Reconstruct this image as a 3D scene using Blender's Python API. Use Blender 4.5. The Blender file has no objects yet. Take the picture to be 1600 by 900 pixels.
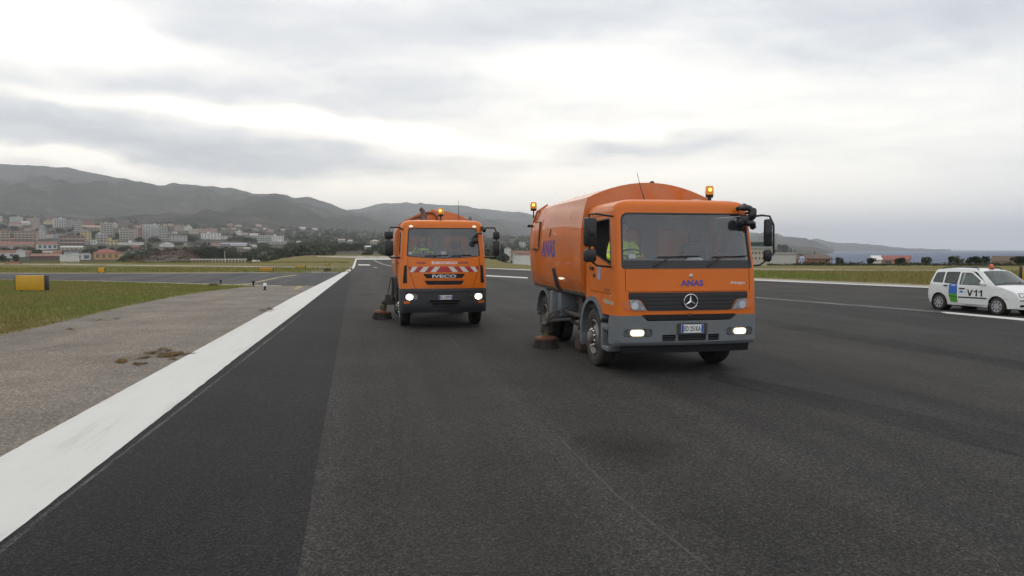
import bpy, bmesh, math, random
import numpy as np
from mathutils import Vector, Matrix, noise
from mathutils.geometry import tessellate_polygon

R = math.radians
PI = math.pi
rng = random.Random(7)
scene = bpy.context.scene
C = scene.collection

# ------------------------------------------------------------------ camera
FPX, HOR, CAMZ = 1150.0, 390.0, 2.0
PITCH = math.atan((450 - HOR) / FPX)
cam = bpy.data.cameras.new('camera')
cam.sensor_width = 36.0
cam.lens = 36.0 * FPX / 1600
cam.clip_start = 0.1
cam.clip_end = 60000
camo = bpy.data.objects.new('camera', cam)
C.objects.link(camo)
camo.location = (0, 0, CAMZ)
camo.rotation_euler = (PI / 2 - PITCH, 0, 0)
scene.camera = camo

# ------------------------------------------------------------------ world
SUN_EL, SUN_AZ = R(38), R(-14)        # azimuth from +Y towards +X
world = bpy.data.worlds.new('World')
scene.world = world
world.use_nodes = True
wt = world.node_tree
wt.nodes.clear()


def nd(t, typ, ins=None, **kw):
    n = t.nodes.new(typ)
    for k, v in kw.items():
        setattr(n, k, v)
    for k, v in (ins or {}).items():
        s = n.inputs[k]
        if isinstance(v, bpy.types.NodeSocket):
            t.links.new(v, s)
        else:
            s.default_value = v
    return n


def mth(t, op, a, b=0.0, c=None, clamp=False):
    ins = {0: a, 1: b}
    if c is not None:
        ins[2] = c
    n = nd(t, 'ShaderNodeMath', ins, operation=op)
    n.use_clamp = clamp
    return n.outputs[0]


def ramp(t, fac, stops, interp='LINEAR'):
    n = t.nodes.new('ShaderNodeValToRGB')
    n.color_ramp.interpolation = interp
    e = n.color_ramp.elements
    while len(e) < len(stops):
        e.new(0.5)
    for i, (p, c) in enumerate(stops):
        e[i].position = p
        e[i].color = (*c, 1)
    if fac is not None:
        t.links.new(fac, n.inputs[0])
    return n.outputs[0]


def build_world(t):
    sky = nd(t, 'ShaderNodeTexSky', sky_type='NISHITA', sun_disc=False, sun_elevation=SUN_EL, sun_rotation=SUN_AZ,
             altitude=10.0, air_density=1.0, dust_density=3.0)
    d = nd(t, 'ShaderNodeTexCoord').outputs['Generated']
    sep = nd(t, 'ShaderNodeSeparateXYZ', {0: d})
    x, y, z = sep.outputs
    az = mth(t, 'ARCTAN2', x, y)
    el = mth(t, 'ARCSINE', z)
    # clouds lie on a high flat layer: look the pattern up where the ray meets it
    den = mth(t, 'ADD', mth(t, 'MAXIMUM', z, 0.0), 0.12)
    cx, cy = mth(t, 'DIVIDE', x, den), mth(t, 'DIVIDE', y, den)
    cv = nd(t, 'ShaderNodeCombineXYZ', {0: cx, 1: mth(t, 'MULTIPLY', cy, 1.2), 2: 0.0}).outputs[0]
    n1 = nd(t, 'ShaderNodeTexNoise', {'Vector': cv, 'Scale': 0.8, 'Detail': 7.0, 'Roughness': 0.55, 'Distortion': 0.6}).outputs[0]
    n3 = nd(t, 'ShaderNodeTexNoise', {'Vector': cv, 'Scale': 3.2, 'Detail': 6.0, 'Roughness': 0.6, 'Distortion': 0.4}).outputs[0]
    ae = nd(t, 'ShaderNodeCombineXYZ', {0: az, 1: mth(t, 'MULTIPLY', el, 2.2), 2: 0.0}).outputs[0]
    n2 = nd(t, 'ShaderNodeTexNoise', {'Vector': ae, 'Scale': 4.5, 'Detail': 5.0, 'Roughness': 0.6}).outputs['Color']
    wv = nd(t, 'ShaderNodeVectorMath', {0: n2, 1: (0.5, 0.5, 0.5)}, operation='SUBTRACT').outputs[0]
    wv = nd(t, 'ShaderNodeVectorMath', {0: wv, 1: (0.22, 0.075, 0)}, operation='MULTIPLY').outputs[0]
    av = nd(t, 'ShaderNodeCombineXYZ', {0: az, 1: el, 2: 0.0}).outputs[0]
    wp = nd(t, 'ShaderNodeVectorMath', {0: av, 1: wv}, operation='ADD').outputs[0]
    L = mth(t, 'MULTIPLY_ADD', n1, 0.46, 0.60)
    L = mth(t, 'ADD', L, mth(t, 'MULTIPLY_ADD', n3, 0.34, -0.17))
    # cloud gaps and thick banks as found in the sky: (px, py, half width, half height, tilt, gain) of the photo, turned into azimuth/elevation
    blobs = [(50, 40, 100, 42, 0.0, .5), (170, 60, 80, 22, .15, .2), (300, 95, 110, 18, .1, .08),
             (330, 184, 210, 9, .03, .34), (490, 202, 180, 15, .10, .62), (640, 220, 110, 13, .12, .36),
             (950, 205, 110, 12, 0, .35), (800, 238, 80, 16, 0, .4), (50, 247, 110, 8, .08, .5),
             (600, 306, 260, 16, .03, .34), (800, 306, 260, 30, 0, .24), (1010, 290, 220, 40, 0, .14), (60, 250, 120, 7, .10, .2), (1010, 130, 260, 60, 0, .16), (1330, 150, 260, 50, .05, .14),
             (1250, 290, 260, 60, 0, .10), (880, 100, 120, 26, -.2, .1),
             (110, 212, 230, 22, .10, -.20), (380, 250, 260, 22, .10, -.19), (560, 262, 160, 14, .08, -.10), (250, 140, 300, 26, 0, -.14), (620, 140, 200, 24, 0, -.06),
             (980, 236, 230, 17, -.04, -.20), (620, 35, 260, 42, 0, -.14), (1520, 30, 260, 60, 0, -.22),
             (860, 30, 170, 30, -.1, -.12), (760, 150, 200, 22, 0, -.04), (1400, 310, 360, 80, 0, .22), (1300, 235, 200, 14, 0, -.05), (330, 60, 180, 26, 0, -.10)]
    for (px, py, rx, ry, rot, amp) in blobs:
        a = math.atan((px - 800) / FPX)
        e = math.atan((HOR - py) / FPX * math.cos(a))
        mp = nd(t, 'ShaderNodeMapping', {0: wp, 'Location': (a, e, 0), 'Rotation': (0, 0, -rot), 'Scale': (rx / FPX, ry / FPX, 1)}, vector_type='TEXTURE')
        ln = nd(t, 'ShaderNodeVectorMath', {0: mp.outputs[0]}, operation='LENGTH').outputs['Value']
        g = mth(t, 'POWER', 2.71828, mth(t, 'MULTIPLY', mth(t, 'MULTIPLY', ln, ln), -0.8))
        L = mth(t, 'MULTIPLY_ADD', g, amp * (1.15 if amp > 0 else 1.05), L)
    L = mth(t, 'MULTIPLY', L, 0.6)
    col = ramp(t, L, [(.24, (.56, .62, .71)), (.34, (.69, .735, .80)), (.44, (.86, .89, .93)), (.54, (1.14, 1.135, 1.11)), (.74, (1.5, 1.46, 1.35))])
    # warm light low over the hills, greyer over the sea
    low = mth(t, 'POWER', 2.71828, mth(t, 'MULTIPLY', mth(t, 'MAXIMUM', el, 0.0), -11.0))
    left = mth(t, 'POWER', 2.71828, mth(t, 'MULTIPLY', mth(t, 'POWER', mth(t, 'ABSOLUTE', mth(t, 'ADD', az, 0.05)), 2.0), -2.6))
    f = mth(t, 'MULTIPLY', low, left)
    warm = nd(t, 'ShaderNodeMix', {0: f, 6: (1, 1, 1, 1), 7: (1.50, 1.41, 1.24, 1)}, data_type='RGBA').outputs[2]
    col = nd(t, 'ShaderNodeMix', {0: 1.0, 6: col, 7: warm}, data_type='RGBA', blend_type='MULTIPLY').outputs[2]
    # the overcast is thinner and brighter on the other half of the sky
    back = mth(t, 'MULTIPLY_ADD', mth(t, 'MAXIMUM', mth(t, 'MULTIPLY', y, -1.0), 0.0), 0.40, 1.0)
    b1 = nd(t, 'ShaderNodeBackground', {0: sky.outputs[0], 1: 0.1})
    b2 = nd(t, 'ShaderNodeBackground', {0: col, 1: back})
    mx = nd(t, 'ShaderNodeMixShader', {0: 0.93, 1: b1.outputs[0], 2: b2.outputs[0]})
    out = nd(t, 'ShaderNodeOutputWorld', {0: mx.outputs[0]})


build_world(wt)

# ------------------------------------------------------------------ sun (veiled by cloud)
sun = bpy.data.lights.new('sun', 'SUN')
sun.energy = 0.5
sun.angle = R(40)
sun.color = (1.0, .95, .86)
suno = bpy.data.objects.new('sun', sun)
C.objects.link(suno)
sd = Vector((math.sin(SUN_AZ) * math.cos(SUN_EL), math.cos(SUN_AZ) * math.cos(SUN_EL), math.sin(SUN_EL)))
suno.rotation_euler = (-sd).to_track_quat('-Z', 'Y').to_euler()
suno.location = (0, 0, 60)

# ------------------------------------------------------------------ exposure / render
scene.view_settings.view_transform = 'Standard'
scene.view_settings.look = 'None'
scene.view_settings.exposure = 0.0
scene.view_settings.gamma = 1.0
scene.render.engine = 'CYCLES'
cy = scene.cycles
cy.use_denoising = True
try:
    cy.denoiser = 'OPENIMAGEDENOISE'
except Exception:
    pass
cy.max_bounces = 8
cy.diffuse_bounces = 3
cy.glossy_bounces = 3
cy.transparent_max_bounces = 24
cy.transmission_bounces = 6
cy.volume_bounces = 1
cy.sample_clamp_indirect = 6

# ================================================================== helpers
def tag(o, label=None, cat=None, group=None, kind=None):
    if label: o['label'] = label
    if cat: o['category'] = cat
    if group: o['group'] = group
    if kind: o['kind'] = kind
    return o


def thing(name, label, cat, loc=(0, 0, 0), rz=0.0, group=None):
    o = bpy.data.objects.new(name, None)
    o.empty_display_size = 0.3
    C.objects.link(o)
    o.location = loc
    o.rotation_euler = (0, 0, rz)
    return tag(o, label, cat, group)


def link_mesh(name, me, parent=None):
    o = bpy.data.objects.new(name, me)
    C.objects.link(o)
    if parent is not None:
        o.parent = parent
    return o


def obj(name, bm, mats, parent=None, smooth=35):
    me = bpy.data.meshes.new(name)
    bmesh.ops.recalc_face_normals(bm, faces=bm.faces[:])
    bm.to_mesh(me)
    bm.free()
    for m in (mats if isinstance(mats, (list, tuple)) else [mats]):
        me.materials.append(m)
    if smooth:
        me.polygons.foreach_set('use_smooth', [True] * len(me.polygons))
        me.set_sharp_from_angle(angle=R(smooth))
    return link_mesh(name, me, parent)


def raw(name, verts, faces, mats, parent=None, mi=None, smooth=None):
    me = bpy.data.meshes.new(name)
    me.from_pydata([tuple(v) for v in verts], [], [tuple(f) for f in faces])
    for m in (mats if isinstance(mats, (list, tuple)) else [mats]):
        me.materials.append(m)
    if mi is not None:
        me.polygons.foreach_set('material_index', mi)
    if smooth:
        me.polygons.foreach_set('use_smooth', [True] * len(me.polygons))
    me.update()
    return link_mesh(name, me, parent)


def box(bm, x0, x1, y0, y1, z0, z1, bev=0.0, mi=0, mat=None):
    r = bmesh.ops.create_cube(bm, size=1.0)
    vs = r['verts']
    mtx = Matrix.Translation(((x0 + x1) / 2, (y0 + y1) / 2, (z0 + z1) / 2)) @ Matrix.Diagonal((abs(x1 - x0), abs(y1 - y0), abs(z1 - z0), 1))
    bmesh.ops.transform(bm, matrix=(mat @ mtx) if mat is not None else mtx, verts=vs)
    fs = list({f for v in vs for f in v.link_faces})
    if bev > 0:
        es = list({e for v in vs for e in v.link_edges})
        q = bmesh.ops.bevel(bm, geom=es, offset=bev, segments=2, affect='EDGES', profile=0.5)
        fs = list({f for v in q['verts'] for f in v.link_faces} | {f for f in fs if f.is_valid})
    for f in fs:
        if f.is_valid: f.material_index = mi
    return bm


def tube(bm, pts, r, n=8, mi=0, closed=False):
    pts = [Vector(p) for p in pts]
    rings = []
    m = len(pts)
    rad = r if isinstance(r, (list, tuple)) else [r] * m
    for i, p in enumerate(pts):
        if closed:
            tdir = pts[(i + 1) % m] - pts[i - 1]
        else:
            tdir = pts[min(i + 1, m - 1)] - pts[max(i - 1, 0)]
        tdir.normalize()
        up = Vector((0, 0, 1)) if abs(tdir.z) < 0.9 else Vector((1, 0, 0))
        a = tdir.cross(up).normalized()
        b = tdir.cross(a).normalized()
        rings.append([bm.verts.new(p + (a * math.cos(2 * PI * k / n) + b * math.sin(2 * PI * k / n)) * rad[i]) for k in range(n)])
    rr = range(m if closed else m - 1)
    for i in rr:
        A, B = rings[i], rings[(i + 1) % m]
        for k in range(n):
            bm.faces.new((A[k], A[(k + 1) % n], B[(k + 1) % n], B[k])).material_index = mi
    if not closed:
        bm.faces.new(rings[0]).material_index = mi
        bm.faces.new(rings[-1][::-1]).material_index = mi
    return bm


def lathe(bm, prof, n=32, mat=Matrix(), mi=0):
    """profile [(radius, height)] turned about local Z"""
    rings = []
    for r, h in prof:
        if r < 1e-6:
            rings.append([bm.verts.new(mat @ Vector((0, 0, h)))])
        else:
            rings.append([bm.verts.new(mat @ Vector((r * math.cos(2 * PI * k / n), r * math.sin(2 * PI * k / n), h))) for k in range(n)])
    for A, B in zip(rings, rings[1:]):
        for k in range(n):
            a = (A[0], A[0]) if len(A) == 1 else (A[k], A[(k + 1) % n])
            b = (B[0], B[0]) if len(B) == 1 else (B[k], B[(k + 1) % n])
            vs = []
            for v in (a[0], a[1], b[1], b[0]):
                if v not in vs: vs.append(v)
            if len(vs) >= 3:
                bm.faces.new(vs).material_index = mi
    return bm


def ball(bm, c, r, mat=None, seg=12, mi=0):
    rx, ry, rz = (r, r, r) if not isinstance(r, (tuple, list)) else r
    q = bmesh.ops.create_uvsphere(bm, u_segments=seg, v_segments=max(6, seg // 2 + 2), radius=1.0)
    mtx = Matrix.Translation(c) @ (mat or Matrix()) @ Matrix.Diagonal((rx, ry, rz, 1))
    bmesh.ops.transform(bm, matrix=mtx, verts=q['verts'])
    for f in {f for v in q['verts'] for f in v.link_faces}:
        f.material_index = mi
    return bm


RX = Matrix.Rotation(PI / 2, 4, 'Y')      # lathe axis Z -> X


def rpoly(pts, r, n=4):
    """round the corners of a polygon; r may be a list"""
    out = []
    m = len(pts)
    for i in range(m):
        p = Vector(pts[i]); a = Vector(pts[i - 1]); b = Vector(pts[(i + 1) % m])
        ri = r[i] if isinstance(r, (list, tuple)) else r
        if ri <= 0:
            out.append((p.x, p.y)); continue
        da, db = (a - p), (b - p)
        k = min(ri, da.length * .48, db.length * .48)
        p0, p1 = p + da.normalized() * k, p + db.normalized() * k
        for j in range(n + 1):
            t = j / n
            q = p0 * (1 - t) ** 2 + p * 2 * t * (1 - t) + p1 * t * t
            out.append((q.x, q.y))
    return out


def rrect(x0, x1, y0, y1, r, n=4):
    return rpoly([(x0, y0), (x1, y0), (x1, y1), (x0, y1)], r, n)


def mirr(pts):
    return [(-x, y) for x, y in pts][::-1]


def panel(bm, outer, fmap, thick=0.03, holes=(), cu=(), cv=(), mi=0, t0=0.0):
    """a plate cut from a 2D outline (with holes), subdivided along cu / cv and laid on the surface fmap(u, v, t)"""
    loops = [[Vector((x, y, 0)) for x, y in l] for l in [outer, *holes]]
    flat = [v for l in loops for v in l]
    tb = bmesh.new()
    vs = [tb.verts.new(v) for v in flat]
    for tri in tessellate_polygon(loops):
        try: tb.faces.new([vs[i] for i in tri])
        except ValueError: pass
    for k, cuts in ((0, cu), (1, cv)):
        for c in cuts:
            no = (1, 0, 0) if k == 0 else (0, 1, 0)
            co = (c, 0, 0) if k == 0 else (0, c, 0)
            bmesh.ops.bisect_plane(tb, geom=tb.verts[:] + tb.edges[:] + tb.faces[:], plane_co=co, plane_no=no, dist=1e-5)
    tb.verts.index_update()
    pts = [(v.co.x, v.co.y) for v in tb.verts]
    fo = [bm.verts.new(fmap(u, v, t0)) for u, v in pts]
    for f in tb.faces:
        bm.faces.new([fo[v.index] for v in f.verts]).material_index = mi
    if thick:
        fi = [bm.verts.new(fmap(u, v, t0 + thick)) for u, v in pts]
        for f in tb.faces:
            bm.faces.new([fi[v.index] for v in f.verts][::-1]).material_index = mi
        for e in tb.edges:
            if len(e.link_faces) == 1:
                a, b = e.verts[0].index, e.verts[1].index
                bm.faces.new((fo[a], fo[b], fi[b], fi[a])).material_index = mi
    tb.free()
    return bm


def text(name, body, rect, fmap, mat, parent, bold=0.0, depth=0.004):
    """raised lettering filling rect (u0,u1,v0,v1) on the surface fmap"""
    cu = bpy.data.curves.new(name, 'FONT')
    cu.body = body
    cu.size = 1.0
    cu.offset = bold
    cu.resolution_u = 3
    to = bpy.data.objects.new(name, cu)
    C.objects.link(to)
    dg = bpy.context.evaluated_depsgraph_get()
    me = bpy.data.meshes.new_from_object(to.evaluated_get(dg))
    bpy.data.objects.remove(to)
    co = np.array([v.co[:] for v in me.vertices])
    mn, mx = co.min(0), co.max(0)
    u0, u1, v0, v1 = rect
    for v in me.vertices:
        u = u0 + (v.co.x - mn[0]) / (mx[0] - mn[0]) * (u1 - u0)
        w = v0 + (v.co.y - mn[1]) / (mx[1] - mn[1]) * (v1 - v0)
        v.co = fmap(u, w, -depth)
    me.materials.clear()
    me.materials.append(mat)
    o = link_mesh(name, me, parent)
    return o


def copy_tree(o, parent=None):
    c = o.copy()
    C.objects.link(c)
    c.parent = parent
    for ch in o.children:
        copy_tree(ch, c)
    return c


# ------------------------------------------------------------------ pixel <-> ground, used to survey the site
def ray(px, py):
    dx, dv = (px - 800) / FPX, -(py - 450) / FPX
    c, s = math.cos(PITCH), math.sin(PITCH)
    return Vector((dx, c + dv * s, -s + dv * c))


def G(px, py, z=0.0):
    d = ray(px, py)
    k = (z - CAMZ) / d.z
    return (d.x * k, d.y * k)


def at(px, py, Y):
    d = ray(px, py)
    k = Y / d.y
    return Vector((d.x * k, Y, CAMZ + d.z * k))


# ================================================================== materials
def pmat(name, col, rough=.6, metal=0.0, coat=0.0, spec=.5, var=0.0, vs=6.0, dirt=None, dirt_s=2.0, dirt_lo=.5, dirt_hi=.75, bump=0.0, bs=60.0, emit=None, es=0.0):
    m = bpy.data.materials.new(name)
    m.use_nodes = True
    t = m.node_tree
    b = t.nodes['Principled BSDF']
    b.inputs['Roughness'].default_value = rough
    b.inputs['Metallic'].default_value = metal
    b.inputs['Coat Weight'].default_value = coat
    b.inputs['Specular IOR Level'].default_value = spec
    b.inputs['Base Color'].default_value = (*col, 1)
    if emit:
        b.inputs['Emission Color'].default_value = (*emit, 1)
        b.inputs['Emission Strength'].default_value = es
    tc = nd(t, 'ShaderNodeTexCoord').outputs['Object']
    c = None
    if var:
        n = nd(t, 'ShaderNodeTexNoise', {'Vector': tc, 'Scale': vs, 'Detail': 5.0, 'Roughness': .6}).outputs[0]
        c = ramp(t, n, [(.25, tuple(x * (1 - var) for x in col)), (.75, tuple(min(1, x * (1 + var)) for x in col))])
    if dirt:
        n = nd(t, 'ShaderNodeTexNoise', {'Vector': tc, 'Scale': dirt_s, 'Detail': 8.0, 'Roughness': .65, 'Distortion': .3}).outputs[0]
        f = ramp(t, n, [(dirt_lo, (0, 0, 0)), (dirt_hi, (1, 1, 1))])
        mx = nd(t, 'ShaderNodeMix', {0: f, 7: (*dirt, 1)}, data_type='RGBA')
        if c is not None: t.links.new(c, mx.inputs[6])
        else: mx.inputs[6].default_value = (*col, 1)
        c = mx.outputs[2]
        rr = mth(t, 'MULTIPLY_ADD', f, .35, rough, clamp=True)
        t.links.new(rr, b.inputs['Roughness'])
    if c is not None:
        t.links.new(c, b.inputs['Base Color'])
    if bump:
        n = nd(t, 'ShaderNodeTexNoise', {'Vector': tc, 'Scale': bs, 'Detail': 4.0}).outputs[0]
        bn = nd(t, 'ShaderNodeBump', {'Strength': bump, 'Distance': .01, 'Height': n})
        t.links.new(bn.outputs[0], b.inputs['Normal'])
    return m


def glass_mat(name, tint, refl=1.0, dust=.05, dcol=(.35, .36, .38)):  # dust: diffuse film; on the car glass it also carries painted sky reflection
    m = bpy.data.materials.new(name)
    m.use_nodes = True
    t = m.node_tree
    t.nodes.clear()
    tr = nd(t, 'ShaderNodeBsdfTransparent', {0: (*tint, 1)})
    gl = nd(t, 'ShaderNodeBsdfGlossy', {0: (refl, refl, refl, 1), 'Roughness': .02})
    df = nd(t, 'ShaderNodeBsdfDiffuse', {0: (*dcol, 1)})
    tc = nd(t, 'ShaderNodeTexCoord').outputs['Object']
    n = nd(t, 'ShaderNodeTexNoise', {'Vector': tc, 'Scale': 2.5, 'Detail': 6.0, 'Roughness': .7}).outputs[0]
    f1 = mth(t, 'MULTIPLY', n, dust * 2)
    a = nd(t, 'ShaderNodeMixShader', {0: f1, 1: tr.outputs[0], 2: df.outputs[0]})
    fr = nd(t, 'ShaderNodeFresnel', {'IOR': 1.5})
    b = nd(t, 'ShaderNodeMixShader', {0: fr.outputs[0], 1: a.outputs[0], 2: gl.outputs[0]})
    nd(t, 'ShaderNodeOutputMaterial', {0: b.outputs[0]})
    return m


ORANGE = pmat('orange_paint', (.63, .140, .006), .38, coat=.12, spec=.35, var=.07, vs=1.5, dirt=(.46, .16, .05), dirt_s=1.6, dirt_lo=.55, dirt_hi=1.0)
HOPPER = pmat('weathered_orange_paint', (.60, .135, .009), .36, coat=.5, spec=.35, var=.10, vs=1.2, dirt=(.52, .24, .13), dirt_s=.9, dirt_lo=.42, dirt_hi=.8)
ORANGE_2 = pmat('bright_orange_paint', (.64, .150, .006), .38, coat=.12, spec=.35, var=.06, vs=1.5, dirt=(.48, .17, .05), dirt_s=1.6, dirt_lo=.58, dirt_hi=1.0)
GREYPL = pmat('grey_plastic', (.135, .15, .165), .55, var=.10, vs=4, dirt=(.16, .15, .135), dirt_s=3, dirt_lo=.5, dirt_hi=.8)
DARKPL = pmat('dark_bumper_plastic', (.028, .031, .036), .55, var=.12, vs=4, dirt=(.07, .065, .06), dirt_s=3, dirt_lo=.5, dirt_hi=.85)
BLACK = pmat('black_plastic', (.012, .012, .015), .42, var=.1)
BLACKM = pmat('matt_black', (.010, .010, .012), .85)
RUBBER = pmat('tyre_rubber', (.022, .021, .020), .8, var=.2, vs=8, dirt=(.075, .065, .055), dirt_s=5, dirt_lo=.4, dirt_hi=.8, bump=.3, bs=40)
STEEL = pmat('dirty_steel', (.22, .21, .20), .5, metal=.6, var=.2, vs=10, dirt=(.10, .075, .05), dirt_s=6, dirt_lo=.4, dirt_hi=.7)
CHROME = pmat('chrome', (.72, .72, .74), .14, metal=1.0)
CHASSIS = pmat('chassis_paint', (.035, .034, .034), .65, var=.3, vs=6, dirt=(.09, .07, .055), dirt_s=3, dirt_lo=.4, dirt_hi=.75)
RUST = pmat('rusty_brown_steel', (.16, .058, .032), .75, var=.3, vs=12, dirt=(.07, .05, .04), dirt_s=7)
BRISTLE = pmat('bristles', (.035, .030, .027), .9, var=.3, vs=30)
GREASE = pmat('greasy_yellow_metal', (.13, .10, .045), .6, var=.35, vs=14, dirt=(.05, .045, .035), dirt_s=8, dirt_lo=.4, dirt_hi=.65)
BLUE = pmat('blue_lettering', (.065, .055, .30), .5, var=.15, vs=8)
PURPLE = pmat('maroon_lettering', (.17, .03, .075), .5)
SILVER = pmat('silver_lettering', (.55, .56, .58), .3, metal=.7)
WHITEP = pmat('white_paint_plate', (.72, .73, .74), .5)
INK = pmat('black_ink', (.012, .012, .016), .6)
PLBLUE = pmat('plate_blue', (.02, .06, .33), .5)
REFLW = pmat('white_reflective_sheet', (.56, .55, .52), .4, var=.08, vs=9)
REFLR = pmat('red_reflective_sheet', (.36, .016, .022), .4, var=.12, vs=9)
STICKER = pmat('faded_sticker', (.30, .29, .36), .5, var=.3, vs=14)
STRIP = pmat('pale_reflective_strip', (.42, .33, .22), .5, var=.15, vs=14)
DASH = pmat('dashboard_plastic', (.045, .048, .055), .7)
SEAT = pmat('seat_fabric', (.035, .036, .045), .9)
TRIM = pmat('cab_lining', (.16, .165, .18), .85)
LENS = pmat('headlight_reflector', (.34, .35, .37), .22, metal=.9, var=.5, vs=22)
GLASS = glass_mat('windscreen_glass', (.90, .92, .935), .95, .075, (.30, .32, .36))
GLASS_SIDE = glass_mat('side_glass', (.92, .94, .95), 1.0, .03)
GLASS_CAR = glass_mat('car_glass', (.74, .82, .80), 1.0, .12, (.32, .40, .38))  # greenish diffuse share paints sky reflection into the panes
CLEAR = glass_mat('lamp_glass', (.92, .93, .94), 1.0, .03)
AMBER = pmat('amber_beacon_lens', (.62, .24, .015), .2, coat=.4, emit=(1.0, .42, .02), es=.10)
AMBER_LIT = pmat('lit_amber_bulb', (1, .6, .1), .3, emit=(1.0, .68, .10), es=2.2)
ORLENS = pmat('orange_turn_lens', (.55, .12, .01), .25, coat=.5)
REDLENS = pmat('orange_red_beacon_lens', (.50, .085, .02), .25, coat=.5, emit=(1, .12, .01), es=.06)
LAMP = pmat('lit_lamp', (1, 1, 1), .3, emit=(1.0, .84, .52), es=2.4)
LAMPW = pmat('lit_headlamp', (1, 1, 1), .3, emit=(1.0, .90, .72), es=8.0)
MIRRORG = pmat('mirror_glass', (.6, .6, .62), .03, metal=1.0)
CARWHITE = pmat('white_car_paint', (.74, .75, .75), .3, coat=.6, var=.03, vs=2, dirt=(.50, .48, .44), dirt_s=2.2, dirt_lo=.55, dirt_hi=.95)
ALLOY = pmat('silver_wheel_trim', (.42, .43, .45), .35, metal=.5, var=.1)
CBLUE = pmat('blue_livery', (.03, .14, .50), .4)
CGREEN = pmat('green_livery', (.10, .36, .035), .4)
HIVIS = pmat('hi_vis_yellow', (.62, .95, .07), .75, var=.12, vs=9, emit=(.42, .8, .04), es=0.0)
REFLECT = pmat('grey_reflective_tape', (.42, .43, .42), .45)
SKIN = pmat('skin', (.42, .24, .16), .55, var=.08, vs=14)
HAIR = pmat('dark_hair', (.018, .014, .012), .7)
TROUSERS = pmat('dark_trousers', (.02, .022, .035), .9)


# ---- ground materials
def asphalt(name, dark, light, speck=.5, streak=.35, spots=True, ps=1.0, rough=.86, grain=1.1, gs=60.0, vs=58.0, band=.55, agg=.9):
    m = bpy.data.materials.new(name)
    m.use_nodes = True
    t = m.node_tree
    b = t.nodes['Principled BSDF']
    b.inputs['Roughness'].default_value = rough
    b.inputs['Specular IOR Level'].default_value = .22
    tc = nd(t, 'ShaderNodeTexCoord').outputs['Object']
    # lanes and sweeping streaks run along local Y
    mp = nd(t, 'ShaderNodeMapping', {0: tc, 'Scale': (1.0, .035, 1)}).outputs[0]
    s1 = nd(t, 'ShaderNodeTexNoise', {'Vector': mp, 'Scale': .9, 'Detail': 5.0, 'Roughness': .55, 'Distortion': .25}).outputs[0]
    p1 = nd(t, 'ShaderNodeTexNoise', {'Vector': tc, 'Scale': .35 * ps, 'Detail': 6.0, 'Roughness': .6}).outputs[0]
    g1 = nd(t, 'ShaderNodeTexNoise', {'Vector': tc, 'Scale': gs, 'Detail': 4.0, 'Roughness': .75}).outputs[0]
    k = mth(t, 'ADD', mth(t, 'MULTIPLY', s1, streak), mth(t, 'MULTIPLY', p1, 1 - streak))
    k = mth(t, 'ADD', k, mth(t, 'MULTIPLY_ADD', g1, grain, -.5 * grain))
    col = ramp(t, k, [(.28, dark), (.72, light)])
    mp2 = nd(t, 'ShaderNodeMapping', {0: tc, 'Scale': (1.0, .018, 1), 'Location': (7, 3, 0)}).outputs[0]
    s2 = nd(t, 'ShaderNodeTexNoise', {'Vector': mp2, 'Scale': .33, 'Detail': 4.0, 'Roughness': .6, 'Distortion': .15}).outputs[0]
    q = mth(t, 'MULTIPLY_ADD', s2, band * 2.6, 1 - band * 1.3)
    q = mth(t, 'MULTIPLY', q, mth(t, 'MULTIPLY_ADD', s1, band * 1.3, 1 - band * .65))
    tint = nd(t, 'ShaderNodeCombineColor', {0: mth(t, 'MULTIPLY_ADD', s2, .22, .91), 1: 1.0, 2: mth(t, 'MULTIPLY_ADD', s2, -.30, 1.13)}).outputs[0]
    qc = nd(t, 'ShaderNodeCombineColor', {0: q, 1: q, 2: q}).outputs[0]
    for extra in (qc, tint):
        col = nd(t, 'ShaderNodeMix', {0: 1.0, 6: col, 7: extra}, data_type='RGBA', blend_type='MULTIPLY').outputs[2]
    vo = nd(t, 'ShaderNodeTexVoronoi', {'Vector': tc, 'Scale': vs, 'Randomness': 1.0})
    cell = nd(t, 'ShaderNodeSeparateColor', {0: vo.outputs['Color']}).outputs[1]
    ag = mth(t, 'MULTIPLY_ADD', mth(t, 'POWER', cell, 2.0), agg * 1.5, 1 - agg * .5)
    agc = nd(t, 'ShaderNodeCombineColor', {0: ag, 1: ag, 2: ag}).outputs[0]
    col = nd(t, 'ShaderNodeMix', {0: 1.0, 6: col, 7: agc}, data_type='RGBA', blend_type='MULTIPLY').outputs[2]
    pick = ramp(t, nd(t, 'ShaderNodeSeparateColor', {0: vo.outputs['Color']}).outputs[0], [(.50, (0, 0, 0)), (.95, (1, 1, 1))])
    near = ramp(t, vo.outputs['Distance'], [(.26, (1, 1, 1)), (.42, (0, 0, 0))])
    sp = mth(t, 'MULTIPLY', mth(t, 'MULTIPLY', pick, near), speck)
    c2 = nd(t, 'ShaderNodeMix', {0: sp, 6: col, 7: (.15, .14, .127, 1)}, data_type='RGBA').outputs[2]
    if spots:
        p2 = nd(t, 'ShaderNodeTexNoise', {'Vector': tc, 'Scale': .55, 'Detail': 4.0, 'Roughness': .5, 'W': 3.0}, noise_dimensions='4D').outputs[0]
        f = ramp(t, p2, [(.60, (0, 0, 0)), (.74, (1, 1, 1))])
        c2 = nd(t, 'ShaderNodeMix', {0: mth(t, 'MULTIPLY', f, .5), 6: c2, 7: (.021, .017, .015, 1)}, data_type='RGBA').outputs[2]
    t.links.new(c2, b.inputs['Base Color'])
    bn = nd(t, 'ShaderNodeBump', {'Strength': .55, 'Distance': .012, 'Height': mth(t, 'ADD', g1, mth(t, 'MULTIPLY', vo.outputs['Distance'], .6))})
    t.links.new(bn.outputs[0], b.inputs['Normal'])
    return m


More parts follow.
